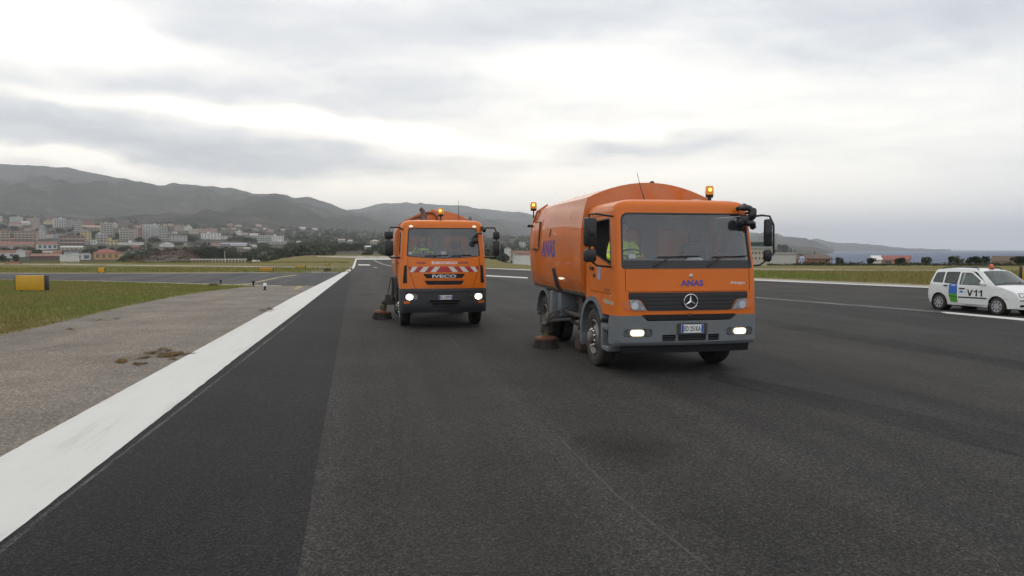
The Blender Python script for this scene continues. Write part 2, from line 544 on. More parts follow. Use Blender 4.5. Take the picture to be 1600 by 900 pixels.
RUNWAY = asphalt('worn_runway_asphalt', (.0140, .0135, .0133), (.0440, .0424, .0412), .45, .45)
NEWASPH = asphalt('fresh_dark_asphalt', (.0066, .0066, .0080), (.0175, .0174, .0202), .35, .3, spots=False)
TAXIWAY = asphalt('taxiway_asphalt', (.045, .046, .050), (.075, .076, .080), .3, .3, spots=False)
SHOULDER = asphalt('bleached_shoulder_asphalt', (.112, .098, .083), (.235, .207, .176), .3, .2, spots=False, ps=1.6, grain=1.2, gs=26.0, vs=34.0, band=.10, agg=.5)
CONCRETE = asphalt('pale_concrete', (.26, .24, .205), (.36, .335, .29), .1, .3, spots=False)


def paint_mat(name, col, wear=.5, lo=.56, hi=.70):
    m = bpy.data.materials.new(name)
    m.use_nodes = True
    t = m.node_tree
    b = t.nodes['Principled BSDF']
    b.inputs['Roughness'].default_value = .75
    tc = nd(t, 'ShaderNodeTexCoord').outputs['Object']
    mp = nd(t, 'ShaderNodeMapping', {0: tc, 'Scale': (1.0, .12, 1)}).outputs[0]
    n = nd(t, 'ShaderNodeTexNoise', {'Vector': mp, 'Scale': 3.5, 'Detail': 7.0, 'Roughness': .7}).outputs[0]
    n2 = nd(t, 'ShaderNodeTexNoise', {'Vector': tc, 'Scale': 60.0, 'Detail': 2.0}).outputs[0]
    k = mth(t, 'MULTIPLY_ADD', n2, .22, mth(t, 'SUBTRACT', n, .11))
    c = ramp(t, k, [(.30, col), (lo, tuple(x * .95 for x in col)), (hi, tuple(x * (1 - wear) for x in col))])
    t.links.new(c, b.inputs['Base Color'])
    bn = nd(t, 'ShaderNodeBump', {'Strength': .35, 'Distance': .008, 'Height': n2})
    t.links.new(bn.outputs[0], b.inputs['Normal'])
    return m


def scuff_mat(name, col, lo, hi, sc=3.0, amt=.8):
    m = bpy.data.materials.new(name)
    m.use_nodes = True
    t = m.node_tree
    b = t.nodes['Principled BSDF']
    b.inputs['Roughness'].default_value = .85
    b.inputs['Base Color'].default_value = (*col, 1)
    out = t.nodes['Material Output']
    tc = nd(t, 'ShaderNodeTexCoord').outputs['Object']
    mp = nd(t, 'ShaderNodeMapping', {0: tc, 'Scale': (1.0, .25, 1)}).outputs[0]
    n = nd(t, 'ShaderNodeTexNoise', {'Vector': mp, 'Scale': sc, 'Detail': 6.0, 'Roughness': .75}).outputs[0]
    n2 = nd(t, 'ShaderNodeTexNoise', {'Vector': tc, 'Scale': 60.0, 'Detail': 3.0, 'Roughness': .7}).outputs[0]
    k = mth(t, 'ADD', mth(t, 'MULTIPLY', n, .6), mth(t, 'MULTIPLY', n2, .4))
    f = mth(t, 'MULTIPLY', ramp(t, k, [(lo, (0, 0, 0)), (hi, (1, 1, 1))]), amt)
    tr = nd(t, 'ShaderNodeBsdfTransparent')
    mx = nd(t, 'ShaderNodeMixShader', {0: f, 1: tr.outputs[0], 2: b.outputs[0]})
    t.links.new(mx.outputs[0], out.inputs['Surface'])
    return m


SCUFF = scuff_mat('scuffed_paint_dust', (.20, .195, .19), .44, .62, 3.0, .7)
FAINT = scuff_mat('faint_joint_dust', (.11, .105, .10), .42, .66, 1.2, .55)
LINEW = paint_mat('white_runway_paint', (.585, .58, .56), .22)
LINEOLD = paint_mat('worn_white_paint', (.30, .29, .28), .7, .45, .62)
LINESTREAK = paint_mat('grey_paint_trace', (.135, .13, .125), .75, .40, .60)
LINEY = paint_mat('worn_yellow_paint', (.33, .25, .10), .5, .45, .65)


def ground_mat():
    m = bpy.data.materials.new('grass_and_scrub_ground')
    m.use_nodes = True
    t = m.node_tree
    b = t.nodes['Principled BSDF']
    b.inputs['Roughness'].default_value = .95
    b.inputs['Specular IOR Level'].default_value = .1
    tc = nd(t, 'ShaderNodeTexCoord').outputs['Object']
    mp = nd(t, 'ShaderNodeMapping', {0: tc, 'Scale': (.35, 1, 1)}).outputs[0]
    n1 = nd(t, 'ShaderNodeTexNoise', {'Vector': mp, 'Scale': .16, 'Detail': 7.0, 'Roughness': .62}).outputs[0]
    n2 = nd(t, 'ShaderNodeTexNoise', {'Vector': tc, 'Scale': 7.0, 'Detail': 6.0, 'Roughness': .7}).outputs[0]
    k = mth(t, 'ADD', mth(t, 'MULTIPLY', n1, .72), mth(t, 'MULTIPLY', n2, .28))
    grass = ramp(t, k, [(.30, (.085, .088, .026)), (.46, (.135, .122, .040)), (.58, (.185, .150, .056)), (.70, (.20, .135, .065))])
    n3 = nd(t, 'ShaderNodeTexNoise', {'Vector': tc, 'Scale': .018, 'Detail': 8.0, 'Roughness': .65}).outputs[0]
    scrub = ramp(t, n3, [(.36, (.022, .026, .016)), (.52, (.045, .042, .026)), (.62, (.085, .062, .042)), (.72, (.07, .075, .035))])
    sep = nd(t, 'ShaderNodeSeparateXYZ', {0: tc})
    dist = nd(t, 'ShaderNodeVectorMath', {0: tc}, operation='LENGTH').outputs['Value']
    dn = mth(t, 'MULTIPLY_ADD', n3, 160.0, mth(t, 'SUBTRACT', dist, 80.0))
    f = ramp(t, mth(t, 'DIVIDE', dn, 1000.0), [(.33, (0, 0, 0)), (.46, (1, 1, 1))])
    c = nd(t, 'ShaderNodeMix', {0: f, 6: grass, 7: scrub}, data_type='RGBA').outputs[2]
    t.links.new(c, b.inputs['Base Color'])
    bn = nd(t, 'ShaderNodeBump', {'Strength': .8, 'Distance': .05, 'Height': n2})
    t.links.new(bn.outputs[0], b.inputs['Normal'])
    return m


GROUND = ground_mat()


def hill_mat(name, a, b_, c_):
    m = bpy.data.materials.new(name)
    m.use_nodes = True
    t = m.node_tree
    b = t.nodes['Principled BSDF']
    b.inputs['Roughness'].default_value = 1.0
    b.inputs['Specular IOR Level'].default_value = 0.0
    tc = nd(t, 'ShaderNodeTexCoord').outputs['Object']
    n = nd(t, 'ShaderNodeTexNoise', {'Vector': tc, 'Scale': .006, 'Detail': 10.0, 'Roughness': .68}).outputs[0]
    n2 = nd(t, 'ShaderNodeTexNoise', {'Vector': tc, 'Scale': .05, 'Detail': 5.0, 'Roughness': .7}).outputs[0]
    k = mth(t, 'ADD', mth(t, 'MULTIPLY', n, .7), mth(t, 'MULTIPLY', n2, .3))
    col = ramp(t, k, [(.38, a), (.52, b_), (.64, c_)])
    t.links.new(col, b.inputs['Base Color'])
    return m


HILL = hill_mat('wooded_hillside', (.022, .024, .019), (.046, .044, .034), (.10, .088, .068))
SEA = pmat('sea_water', (.036, .066, .135), .55, spec=.22, bump=0, var=.2, vs=.01)


def sea_bump():
    t = SEA.node_tree
    b = t.nodes['Principled BSDF']
    tc = nd(t, 'ShaderNodeTexCoord').outputs['Object']
    mp = nd(t, 'ShaderNodeMapping', {0: tc, 'Scale': (.35, 1, 1)}).outputs[0]
    n = nd(t, 'ShaderNodeTexNoise', {'Vector': mp, 'Scale': .25, 'Detail': 6.0, 'Roughness': .7}).outputs[0]
    bn = nd(t, 'ShaderNodeBump', {'Strength': 1.0, 'Distance': 1.2, 'Height': n})
    t.links.new(bn.outputs[0], b.inputs['Normal'])


sea_bump()


def leaf_mat(name, a, b_):
    m = bpy.data.materials.new(name)
    m.use_nodes = True
    t = m.node_tree
    b = t.nodes['Principled BSDF']
    b.inputs['Roughness'].default_value = .9
    b.inputs['Specular IOR Level'].default_value = .1
    g = nd(t, 'ShaderNodeNewGeometry').outputs['Random Per Island']
    col = ramp(t, g, [(0.0, a), (1.0, b_)])
    t.links.new(col, b.inputs['Base Color'])
    return m


LEAF = leaf_mat('dark_evergreen_leaves', (.012, .020, .010), (.045, .055, .026))
LEAF_O = leaf_mat('olive_leaves', (.028, .034, .018), (.075, .078, .042))
LEAF_P = leaf_mat('pine_needles', (.010, .018, .012), (.032, .044, .024))
BARK = pmat('bark', (.07, .055, .042), .9, var=.3, vs=3)
TWIG = pmat('bare_twigs', (.10, .075, .065), .9, var=.2, vs=2)
BLADE = leaf_mat('grass_blades', (.135, .130, .038), (.32, .26, .105))
BLADE_G = leaf_mat('green_grass_blades', (.105, .160, .034), (.235, .265, .070))
DRY = leaf_mat('dry_grass_clippings', (.07, .042, .018), (.26, .165, .07))
SOIL = pmat('ploughed_reddish_soil', (.060, .036, .029), .95, var=.35, vs=.25)


# ================================================================== terrain
def sstep(a, b, x):
    t = min(1.0, max(0.0, (x - a) / (b - a)))
    return t * t * (3 - 2 * t)


YT_X = [-500, 0, 300, 450, 600, 800, 1000, 1200, 1320]
YT_Y = [334, 337, 346, 357, 366, 371, 376, 382, 392]
SEAZ = -8.0


def terrain(x, y):
    a = math.atan2(x, y)
    ac = max(-.85, min(.85, a))
    r = math.hypot(x, y)
    d = r * math.cos(ac)
    px = 800 + FPX * math.tan(ac)
    ytop = float(np.interp(px, YT_X, YT_Y))
    g = float(np.interp(d, [360, 450, 600, 800, 1100, 1500, 1900, 2800], [0, .10, .25, .41, .62, .84, 1.0, 1.08]))
    cf = sstep(395, 490, px) * (1 - sstep(730, 800, px))
    rt = sstep(760, 860, px)
    df, ye = 108 + 142 * cf - 14 * rt, 411.7 - 12.3 * cf + 2.9 * rt
    if d < df: return 0.0
    y0 = float(np.interp(d, [df, df * 1.13, 380], [390 + 2 * FPX / df, ye - .3, ye]))
    yi = y0 - (ye - ytop) * g
    zl = CAMZ + (HOR - yi) / FPX * d
    zl += (noise.noise((x * .012, y * .012, 0)) * 2.2 + noise.noise((x * .004, y * .004, 3)) * 4) * sstep(380, 900, d)
    zs = float(np.interp(d, [94, 115, 210, 330, 430, 600], [0, -.7, -3.6, -6.6, -10, -16]))
    bnd = float(np.interp(d, [300, 700, 900, 1100, 2500, 4000], [1130, 1185, 1230, 1285, 1300, 1330])) + noise.noise((d * .006, 0, 9)) * 20
    k = sstep(bnd - 25, bnd + 25, px)
    z = zl * (1 - k) + zs * k
    w = 1 - sstep(1.15, 1.7, abs(a))
    return z * w


def build_ground():
    rs = [0, 6, 20, 50, 80, 94, 100, 108, 117, 125, 137, 150, 165, 185, 205, 228, 250, 265, 285, 310, 335, 380, 440, 510, 590, 680, 780, 900, 1040, 1200, 1400, 1650, 1950, 2300, 2800]
    azs = list(np.linspace(-PI, -.95, 22)[:-1]) + list(np.linspace(-.95, .95, 130)) + list(np.linspace(.95, PI, 22)[1:-1])
    vs, fs = [(0, 0, 0)], []
    n = len(azs)
    for r in rs[1:]:
        for a in azs:
            x, y = r * math.sin(a), r * math.cos(a)
            vs.append((x, y, terrain(x, y)))
    for k in range(n):
        fs.append((0, 1 + (k + 1) % n, 1 + k))
    for i in range(len(rs) - 2):
        for k in range(n):
            a0, a1 = 1 + i * n + k, 1 + i * n + (k + 1) % n
            fs.append((a0, a1, a1 + n, a0 + n))
    o = raw('ground', vs, fs, GROUND, smooth=True)
    tag(o, 'olive airfield grass running out to scrubby slopes under the town', 'ground', kind='structure')


build_ground()


def build_sea():
    vs, fs = [(0, 0, SEAZ)], []
    n = 96
    for r in (3000, 24000):
        for k in range(n):
            a = 2 * PI * k / n
            vs.append((r * math.sin(a), r * math.cos(a), SEAZ))
    for k in range(n):
        fs.append((0, 1 + (k + 1) % n, 1 + k))
        fs.append((1 + k, 1 + (k + 1) % n, 1 + n + (k + 1) % n, 1 + n + k))
    tag(raw('sea', vs, fs, SEA), 'grey blue sea reaching the horizon on the right', 'sea', kind='structure')
    # surf along the beach
    pts = [(1196, 403.2), (1215, 402.6), (1240, 401.6), (1265, 400.9), (1292, 400.4)]
    bm = bmesh.new()
    rows = []
    for i, (px, py) in enumerate(pts):
        x0, y0 = G(px, py + 1.0, SEAZ)
        x1, y1 = G(px + 3, py - .5, SEAZ)
        rows.append((bm.verts.new((x0, y0, SEAZ + .25)), bm.verts.new((x1, y1, SEAZ + .25))))
    for a, b in zip(rows, rows[1:]):
        bm.faces.new((a[0], b[0], b[1], a[1]))
    tag(obj('surf', bm, pmat('white_surf', (.75, .76, .78), .9, var=.3, vs=.05)), 'thin white line of surf along the distant beach', 'surf', kind='structure')


build_sea()


def hill(name, label, crest, base, d0, d1, step, relief, seed, cat='hills'):
    cx = [p[0] for p in crest]; cyy = [p[1] for p in crest]
    bx = [p[0] for p in base]; by = [p[1] for p in base]
    T = [-.06, 0, .08, .16, .24, .32, .40, .48, .56, .64, .72, .80, .87, .94, 1.0, 1.15, 1.4]
    pxs = np.arange(cx[0], cx[-1] + step, step)
    vs, fs = [], []
    for px in pxs:
        yc, yb = float(np.interp(px, cx, cyy)), float(np.interp(px, bx, by))
        yc += noise.fractal((px * .05, seed, 0), 1.0, 2.0, 4) * 1.6
        for t in T:
            d = d0 + (d1 - d0) * t
            tt = min(max(t, 0), 1)
            yi = yb + (yc - yb) * (tt ** .85)
            z = CAMZ + (HOR - yi) / FPX * d
            X = (px - 800) / FPX * d
            rel = noise.ridged_multi_fractal((X * .0011 + seed, d * .0006, seed), .9, 2.1, 6, 1.0, 2.0) - 1.0
            rel += noise.fractal((X * .006, d * .006, seed), 1.0, 2.0, 4) * .35
            z += rel * relief * math.sin(PI * min(1, max(0, t))) ** .7
            if t > 1: z -= (t - 1) * (d1 - d0) * .35
            if t < 0: z -= 60
            vs.append((X, d, z))
    m = len(T)
    for i in range(len(pxs) - 1):
        for k in range(m - 1):
            a = i * m + k
            fs.append((a, a + m, a + m + 1, a + 1))
    o = raw(name, vs, fs, HILL, smooth=True)
    tag(o, label, cat, kind='structure')
    return o


hill('hills', 'long hazy grey wooded ridge behind the hillside town',
     [(-520, 262), (-200, 250), (0, 257), (50, 259), (110, 263), (140, 269), (175, 277), (200, 280), (240, 288), (260, 291), (275, 287), (300, 290), (370, 296), (400, 303), (450, 304),
      (462, 310), (480, 308), (510, 316), (530, 324), (553, 332), (620, 347), (700, 362), (760, 370)],
     [(-520, 340), (0, 341), (300, 350), (450, 360), (600, 368), (760, 373)], 1750, 4300, 4.0, 70, 2.3)
hill('far_hills', 'paler farther ridge behind the two trucks',
     [(470, 345), (520, 334), (553, 329), (580, 322), (600, 318), (640, 317), (660, 319), (700, 321), (722, 322), (745, 326), (790, 330), (826, 335), (900, 345), (1000, 353), (1100, 361), (1180, 367),
      (1205, 370), (1225, 374), (1250, 382), (1275, 391), (1300, 396)],
     [(470, 366), (600, 369), (800, 374), (1000, 379), (1200, 389), (1260, 393), (1300, 397)], 2700, 6500, 4.0, 80, 7.1)
hill('headland', 'low hazy headland tapering into the sea on the right',
     [(1150, 367), (1205, 369), (1232, 370), (1250, 373), (1262, 376), (1275, 374), (1290, 377), (1310, 379), (1340, 381), (1375, 384), (1400, 387), (1440, 388.6), (1485, 390.6)],
     [(1150, 392), (1300, 392.2), (1485, 392.2)], 4400, 5600, 2.5, 16, 4.4)


# ---- flat sheets on the airfield
RWY = .19                                   # runway axis, radians left of +Y


def sheet(name, pts, z, mat, label, cat, rot=RWY, kind='structure', maxlen=None):
    c, s = math.cos(-rot), math.sin(-rot)
    loc = [Vector((x * c - y * s, x * s + y * c, 0)) for x, y in pts]
    vs = [(v.x, v.y, 0) for v in loc]
    fs = tessellate_polygon([loc])
    o = raw(name, vs, fs, mat)
    me = o.data
    bm = bmesh.new()
    bm.from_mesh(me)
    for f in bm.faces:
        if f.normal.z < 0: f.normal_flip()
    bm.to_mesh(me); bm.free()
    o.rotation_euler = (0, 0, rot)
    o.location = (0, 0, z)
    tag(o, label, cat, kind=kind)
    return o


def gp(*pts, z=0.0):
    return [G(px, py, z) for px, py in pts]


def ext(a, b, k):
    """continue the line a->b beyond b by k metres"""
    v = Vector(b) - Vector(a)
    v.normalize()
    return (b[0] + v.x * k, b[1] + v.y * k)


L0, L1, L2, L3 = G(0, 716), G(300, 552), G(457.5, 464.7), G(545.6, 420.6)     # outer edge of the white edge line
I0, I1, I2, I3 = G(0, 850), G(369.4, 560), G(476.3, 478.8), G(549, 422.3)     # inner edge
Lb, Ib = ext(L1, L0, 25), ext(I1, I0, 25)
E0, E1 = G(550, 418.6), G(555.6, 404.4)
A0, A1 = G(700, 417.0), G(1600, 456.0)
far_r = G(672, 404.4)
Ar = ext(A0, A1, 40)
sheet('runway', [(Lb[0] + .3, Lb[1]), (L0[0] + .3, L0[1]), (L1[0] + .3, L1[1]), (L2[0] + .4, L2[1]), L3, E0, E1, far_r, A0, A1, Ar, (Ar[0] - 5, -40)], .004, RUNWAY,
      'wide dark asphalt runway with sweeping streaks', 'runway')
S0, S1, S2 = G(464, 900), G(525, 559), G(549.5, 420)
Sb = ext(S1, S0, 20)
sheet('fresh_asphalt_strip', [(Ib[0], Ib[1]), I0, I1, I2, I3, S2, S1, S0, Sb], .008, NEWASPH, 'darker fresh asphalt strip beside the white edge line', 'asphalt strip')
# shoulder beside the line
sh = gp((545.6, 420.6), (556, 418.2), (520, 418.6), (470, 424), (500, 428), (492, 446.5), (440, 447.4), (400, 447.2), (372, 450), (330, 455), (295, 460), (260, 466), (225, 473), (190, 480), (150, 490), (120, 497.5), (60, 511.5), (0, 524), (-60, 538))
b0 = ext(sh[-2], sh[-1], 30)
sheet('shoulder', [(Lb[0] + .2, Lb[1]), (L0[0] + .2, L0[1]), (L1[0] + .2, L1[1]), (L2[0] + .2, L2[1])] + sh + [b0, (b0[0], -20)], .003, SHOULDER, 'bleached grey brown paved shoulder beside the runway', 'shoulder')
# taxiway across the grass on the left
tx = gp((-300, 427.4), (200, 427.6), (420, 426.6), (470, 426.2), (526, 426.4), (545, 421)) + [(L3[0] + .2, L3[1]), (L2[0] + .3, L2[1])] + gp((500, 446.0), (440, 446.2), (300, 442.4), (200, 439.8), (60, 437), (-300, 436))
sheet('taxiway', tx, .0065, TAXIWAY, 'dark taxiway joining the runway from the left', 'taxiway')
sheet('taxiway_edge', gp((-300, 436.1), (60, 437.1), (200, 440), (300, 442.6), (440, 446.4), (440, 447.6), (300, 444.4), (200, 441.0), (60, 437.9), (-300, 436.8)), .010, CONCRETE, 'pale concrete edge on the near side of the taxiway', 'paved edge')
sheet('far_taxiway_edge', gp((-300, 426.7), (200, 426.9), (420, 425.9), (420, 426.6), (200, 427.5), (-300, 427.3)), .010, CONCRETE, 'thin pale concrete edge on the far side of the taxiway', 'paved edge')
sheet('service_road', gp((-300, 411.6), (0, 411.8), (300, 414.9), (440, 416.4), (552, 417.4), (552, 418.3), (440, 417.6), (300, 416.1), (0, 412.9), (-300, 412.6)), .004, CONCRETE, 'thin pale service road across the far grass on the left', 'road')
sheet('perimeter_road', gp((496, 400.0), (560, 400.2), (700, 401.6), (700, 403.6), (556, 403.2), (496, 400.9)), .004, CONCRETE, 'pale perimeter road beyond the runway end', 'road')
# right side: pale strip, verge line, coast track
sheet('runway_border', [A0, G(760, 419.0), G(826, 420.6), G(1180, 435.0), G(1456, 446.0), G(1600, 452.0), ext(G(1456, 446), G(1600, 452), 40), Ar, A1], .007, CONCRETE, 'pale concrete border along the right side of the runway', 'paved edge')
sheet('coast_track', gp((826, 413), (1180, 419.6), (1330, 421.6), (1500, 422.6), (1700, 423.5), (1700, 424.5), (1500, 423.8), (1330, 422.8), (1180, 421), (826, 414.5)), .004, CONCRETE, 'faint pale track across the grass on the right', 'track')
# markings
def ragged(pts, step=.12, amp=.014, far=26.0):
    out = []
    for a, b in zip(pts, pts[1:]):
        va, vb = Vector(a), Vector(b)
        n = max(1, int((vb - va).length / step))
        for i in range(n):
            p = va.lerp(vb, i / n)
            if math.hypot(p.x, p.y) < far and p.y > 0:
                p = p + Vector((noise.noise((p.y * 3.1, p.x, 1)) * .6 + noise.noise((p.y * 14, p.x, 5)) * .6, 0)) * amp
                out.append((p.x, p.y))
            elif i == 0:
                out.append((p.x, p.y))
    out.append(tuple(pts[-1]))
    return out


sheet('edge_line', ragged([Lb, L0, L1, L2, L3]) + ragged([I3, I2, I1, I0, Ib]), .012, LINEW, 'broad bright white runway edge line running into the distance', 'runway marking')
sheet('edge_line', [E0, E1, G(557.8, 404.6), G(554.3, 417.4), G(551, 421.0)], .012, LINEW, 'thinner white edge line near the far runway end', 'runway marking')
sheet('threshold_line', gp((556, 403.9), (640, 404.0), (672, 404.3), (672, 405.9), (640, 405.6), (556, 405.6)), .016, LINEW, 'white bar across the far end of the runway', 'runway marking')
sheet('runway_bar', gp((560, 413.1), (577, 413.3), (579, 414.9), (559.5, 414.7)), .012, LINEW, 'short white bar on the asphalt before the far runway end', 'runway marking')
sheet('runway_bar', gp((583, 417.6), (590, 418.0), (591, 418.9), (584, 418.6)), .012, LINEOLD, 'small faded bar on the asphalt left of the farther truck', 'runway marking')
sheet('turning_line', gp((585, 406.2), (590, 408.8), (598, 412.2), (612, 415.6), (640, 418.8), (640, 419.5), (611, 416.4), (596, 412.8), (588, 409.3), (583, 406.4)), .012, LINEOLD, 'thin curved white line near the far runway end', 'runway marking')
sheet('centre_line_bar', gp((740, 429.0), (765, 430.4), (825, 433.6), (824, 435.2), (763, 431.9), (740, 430.4)), .012, LINEW, 'white bar on the runway between the two trucks', 'runway marking')
sheet('centre_line_bar', gp((1466, 487.6), (1480, 487.8), (1640, 501.6), (1640, 505.4), (1480, 490.4)), .012, LINEW, 'white bar on the runway beside the white car', 'runway marking')
sheet('border_line', [G(1180, 437.2), G(1456, 448.8), G(1600, 455), G(1600, 456.4), G(1456, 450.2), G(1180, 438.4), G(900, 425.6), G(760, 419.8), G(760, 419.3), G(900, 424.8)], .012, LINEW, 'white line along the right border of the runway', 'runway marking')
sheet('worn_line', gp((1180, 464.4), (1330, 476.0), (1470, 486.6), (1470, 489.0), (1330, 478.0), (1180, 465.8)), .012, LINESTREAK, 'grey worn centre line leading to the white car', 'runway marking')
sheet('paint_trace', [G(2, 857), G(120, 764), G(369, 571), G(472, 489), G(474, 489.6), G(371, 572.5), G(122, 768), G(0, 869)], .0125, SCUFF, 'scuffed grey trace beside the white edge line', 'runway marking')
sheet('asphalt_joint', gp((690, 515), (760, 590), (845, 660), (960, 775), (1110, 895), (1117, 895), (964, 773), (848, 658), (762, 588), (691, 514.5)), .009, FAINT, 'faint pale joint running across the asphalt', 'asphalt joint')
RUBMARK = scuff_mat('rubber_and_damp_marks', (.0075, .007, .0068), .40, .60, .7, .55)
DUSTY = scuff_mat('swept_dust', (.085, .072, .06), .42, .64, .5, .32)
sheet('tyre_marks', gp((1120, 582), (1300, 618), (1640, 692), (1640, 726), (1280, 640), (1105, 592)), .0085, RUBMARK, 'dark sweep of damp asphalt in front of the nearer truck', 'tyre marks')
sheet('tyre_marks', gp((1200, 500), (1640, 572), (1640, 588), (1200, 509)), .0086, RUBMARK, 'dark tyre marks on the asphalt right of the nearer truck', 'tyre marks')
def stain(px, py, rx, ry):
    cx, cy0 = G(px, py)
    out = [(cx + rx * math.cos(a), cy0 + ry * math.sin(a)) for a in np.linspace(0, 2 * PI, 28, endpoint=False)]
    m = scuff_mat('damp_stain', (.0075, .0065, .006), .30, .60, 1.2, .6)
    t = m.node_tree
    mx = [n for n in t.nodes if n.type == 'MIX_SHADER'][0]
    old = mx.inputs[0].links[0].from_socket
    tc = nd(t, 'ShaderNodeTexCoord').outputs['Object']
    nz = nd(t, 'ShaderNodeTexNoise', {'Vector': tc, 'Scale': 1.6, 'Detail': 4.0}).outputs['Color']
    q = nd(t, 'ShaderNodeVectorMath', {0: nd(t, 'ShaderNodeVectorMath', {0: tc, 1: (1 / rx, 1 / ry, 1)}, operation='MULTIPLY').outputs[0], 1: nd(t, 'ShaderNodeVectorMath', {0: nz, 1: (.5, .5, .5)}, operation='SUBTRACT').outputs[0]}, operation='ADD').outputs[0]
    ln = nd(t, 'ShaderNodeVectorMath', {0: q}, operation='LENGTH').outputs['Value']
    f = ramp(t, ln, [(.1, (1, 1, 1)), (.85, (0, 0, 0))])
    t.links.new(mth(t, 'MULTIPLY', old, f), mx.inputs[0])
    o = raw('stain', [(x - cx, y - cy0, 0) for x, y in out], [tuple(range(28))], m)
    o.location = (cx, cy0, .0087)
    tag(o, 'dark round stain on the asphalt in the foreground', 'stain', kind='structure')


stain(985, 700, .75, .9)
sheet('swept_dust', gp((1195, 512), (1640, 600), (1640, 660), (1260, 580), (1190, 545)), .0083, DUSTY, 'brownish swept dust right of the nearer truck', 'dust')
sheet('swept_dust', gp((640, 520), (700, 520), (905, 897), (620, 897)), .0083, DUSTY, 'brownish dusty lane in the middle of the foreground', 'dust')
sheet('taxi_line', gp((466, 446.9), (463, 449.5), (458, 452.6), (463, 453.6), (472, 450.0), (471, 447.2)), .014, LINEY, 'short worn yellow taxi mark beside the white edge line', 'taxiway marking')
sheet('taxi_line', gp((330, 446.3), (390, 443.0), (405, 439.6), (430, 434.0), (462, 429.3), (467, 429.6), (434, 434.7), (409, 440.3), (392, 443.9), (332, 446.9)), .0142, LINEY, 'faint yellow lead line curving over the taxiway', 'taxiway marking')
sheet('taxi_line', gp((425, 433.3), (500, 431.6), (500, 432.4), (425, 434.1)), .0147, SCUFF, 'faded grey line across the taxiway near the runway', 'taxiway marking')
SOILP = gp((180, 404.5), (240, 404.8), (310, 407), (330, 413.4), (240, 413.2), (120, 412))


# ================================================================== truck cabs
class Shell:
    """outer skin of a cab: u = distance round the plan outline from the front centre (+ to the right), v = height"""

    def __init__(s, hw, bow, rc, ry, yb, rake, tum):
        pts = []
        xc = hw - rc
        for i in range(25):
            x = xc * i / 24
            pts.append((x, bow * (x / xc) ** 2))
        for i in range(1, 13):
            a = PI / 2 * i / 12
            pts.append((xc + rc * math.sin(a), bow + ry * (1 - math.cos(a))))
        n = 20
        for i in range(1, n + 1):
            pts.append((hw, bow + ry + (yb - bow - ry) * i / n))
        s.x = np.array([p[0] for p in pts]); s.y = np.array([p[1] for p in pts])
        s.s = np.concatenate([[0], np.cumsum(np.hypot(np.diff(s.x), np.diff(s.y)))])
        s.rz, s.ry_ = [p[0] for p in rake], [p[1] for p in rake]
        s.tz, s.tx = [p[0] for p in tum], [p[1] for p in tum]
        s.yb = yb; s.hw = hw; s.umax = float(s.s[-1])
        s.cu = [x for x in np.arange(-.9, .91, .15)]
        e = float(s.s[24]); e2 = float(s.s[36])
        s.u_c0, s.u_c1 = e, e2
        cc = list(np.linspace(e, e2, 7)) + [e2 + .3, e2 + .7]
        s.cu += cc + [-c for c in cc]

    def u_y(s, y):
        return float(np.interp(y, s.y[24:], s.s[24:]))

    def __call__(s, u, v, t=0.0):
        a = abs(u)
        sg = 1 if u >= 0 else -1
        x = float(np.interp(a, s.s, s.x)); y = float(np.interp(a, s.s, s.y))
        a0, a1 = max(0, a - .02), min(s.umax, a + .02)
        tx = float(np.interp(a1, s.s, s.x) - np.interp(a0, s.s, s.x)); ty = float(np.interp(a1, s.s, s.y) - np.interp(a0, s.s, s.y))
        l = math.hypot(tx, ty) or 1
        nx, ny = ty / l, -tx / l
        x -= nx * t; y -= ny * t
        w = min(1, max(0, 1 - y / 1.3))
        y += float(np.interp(v, s.rz, s.ry_)) * w
        x *= 1 - float(np.interp(v, s.tz, s.tx))
        return Vector((sg * x, y, v))


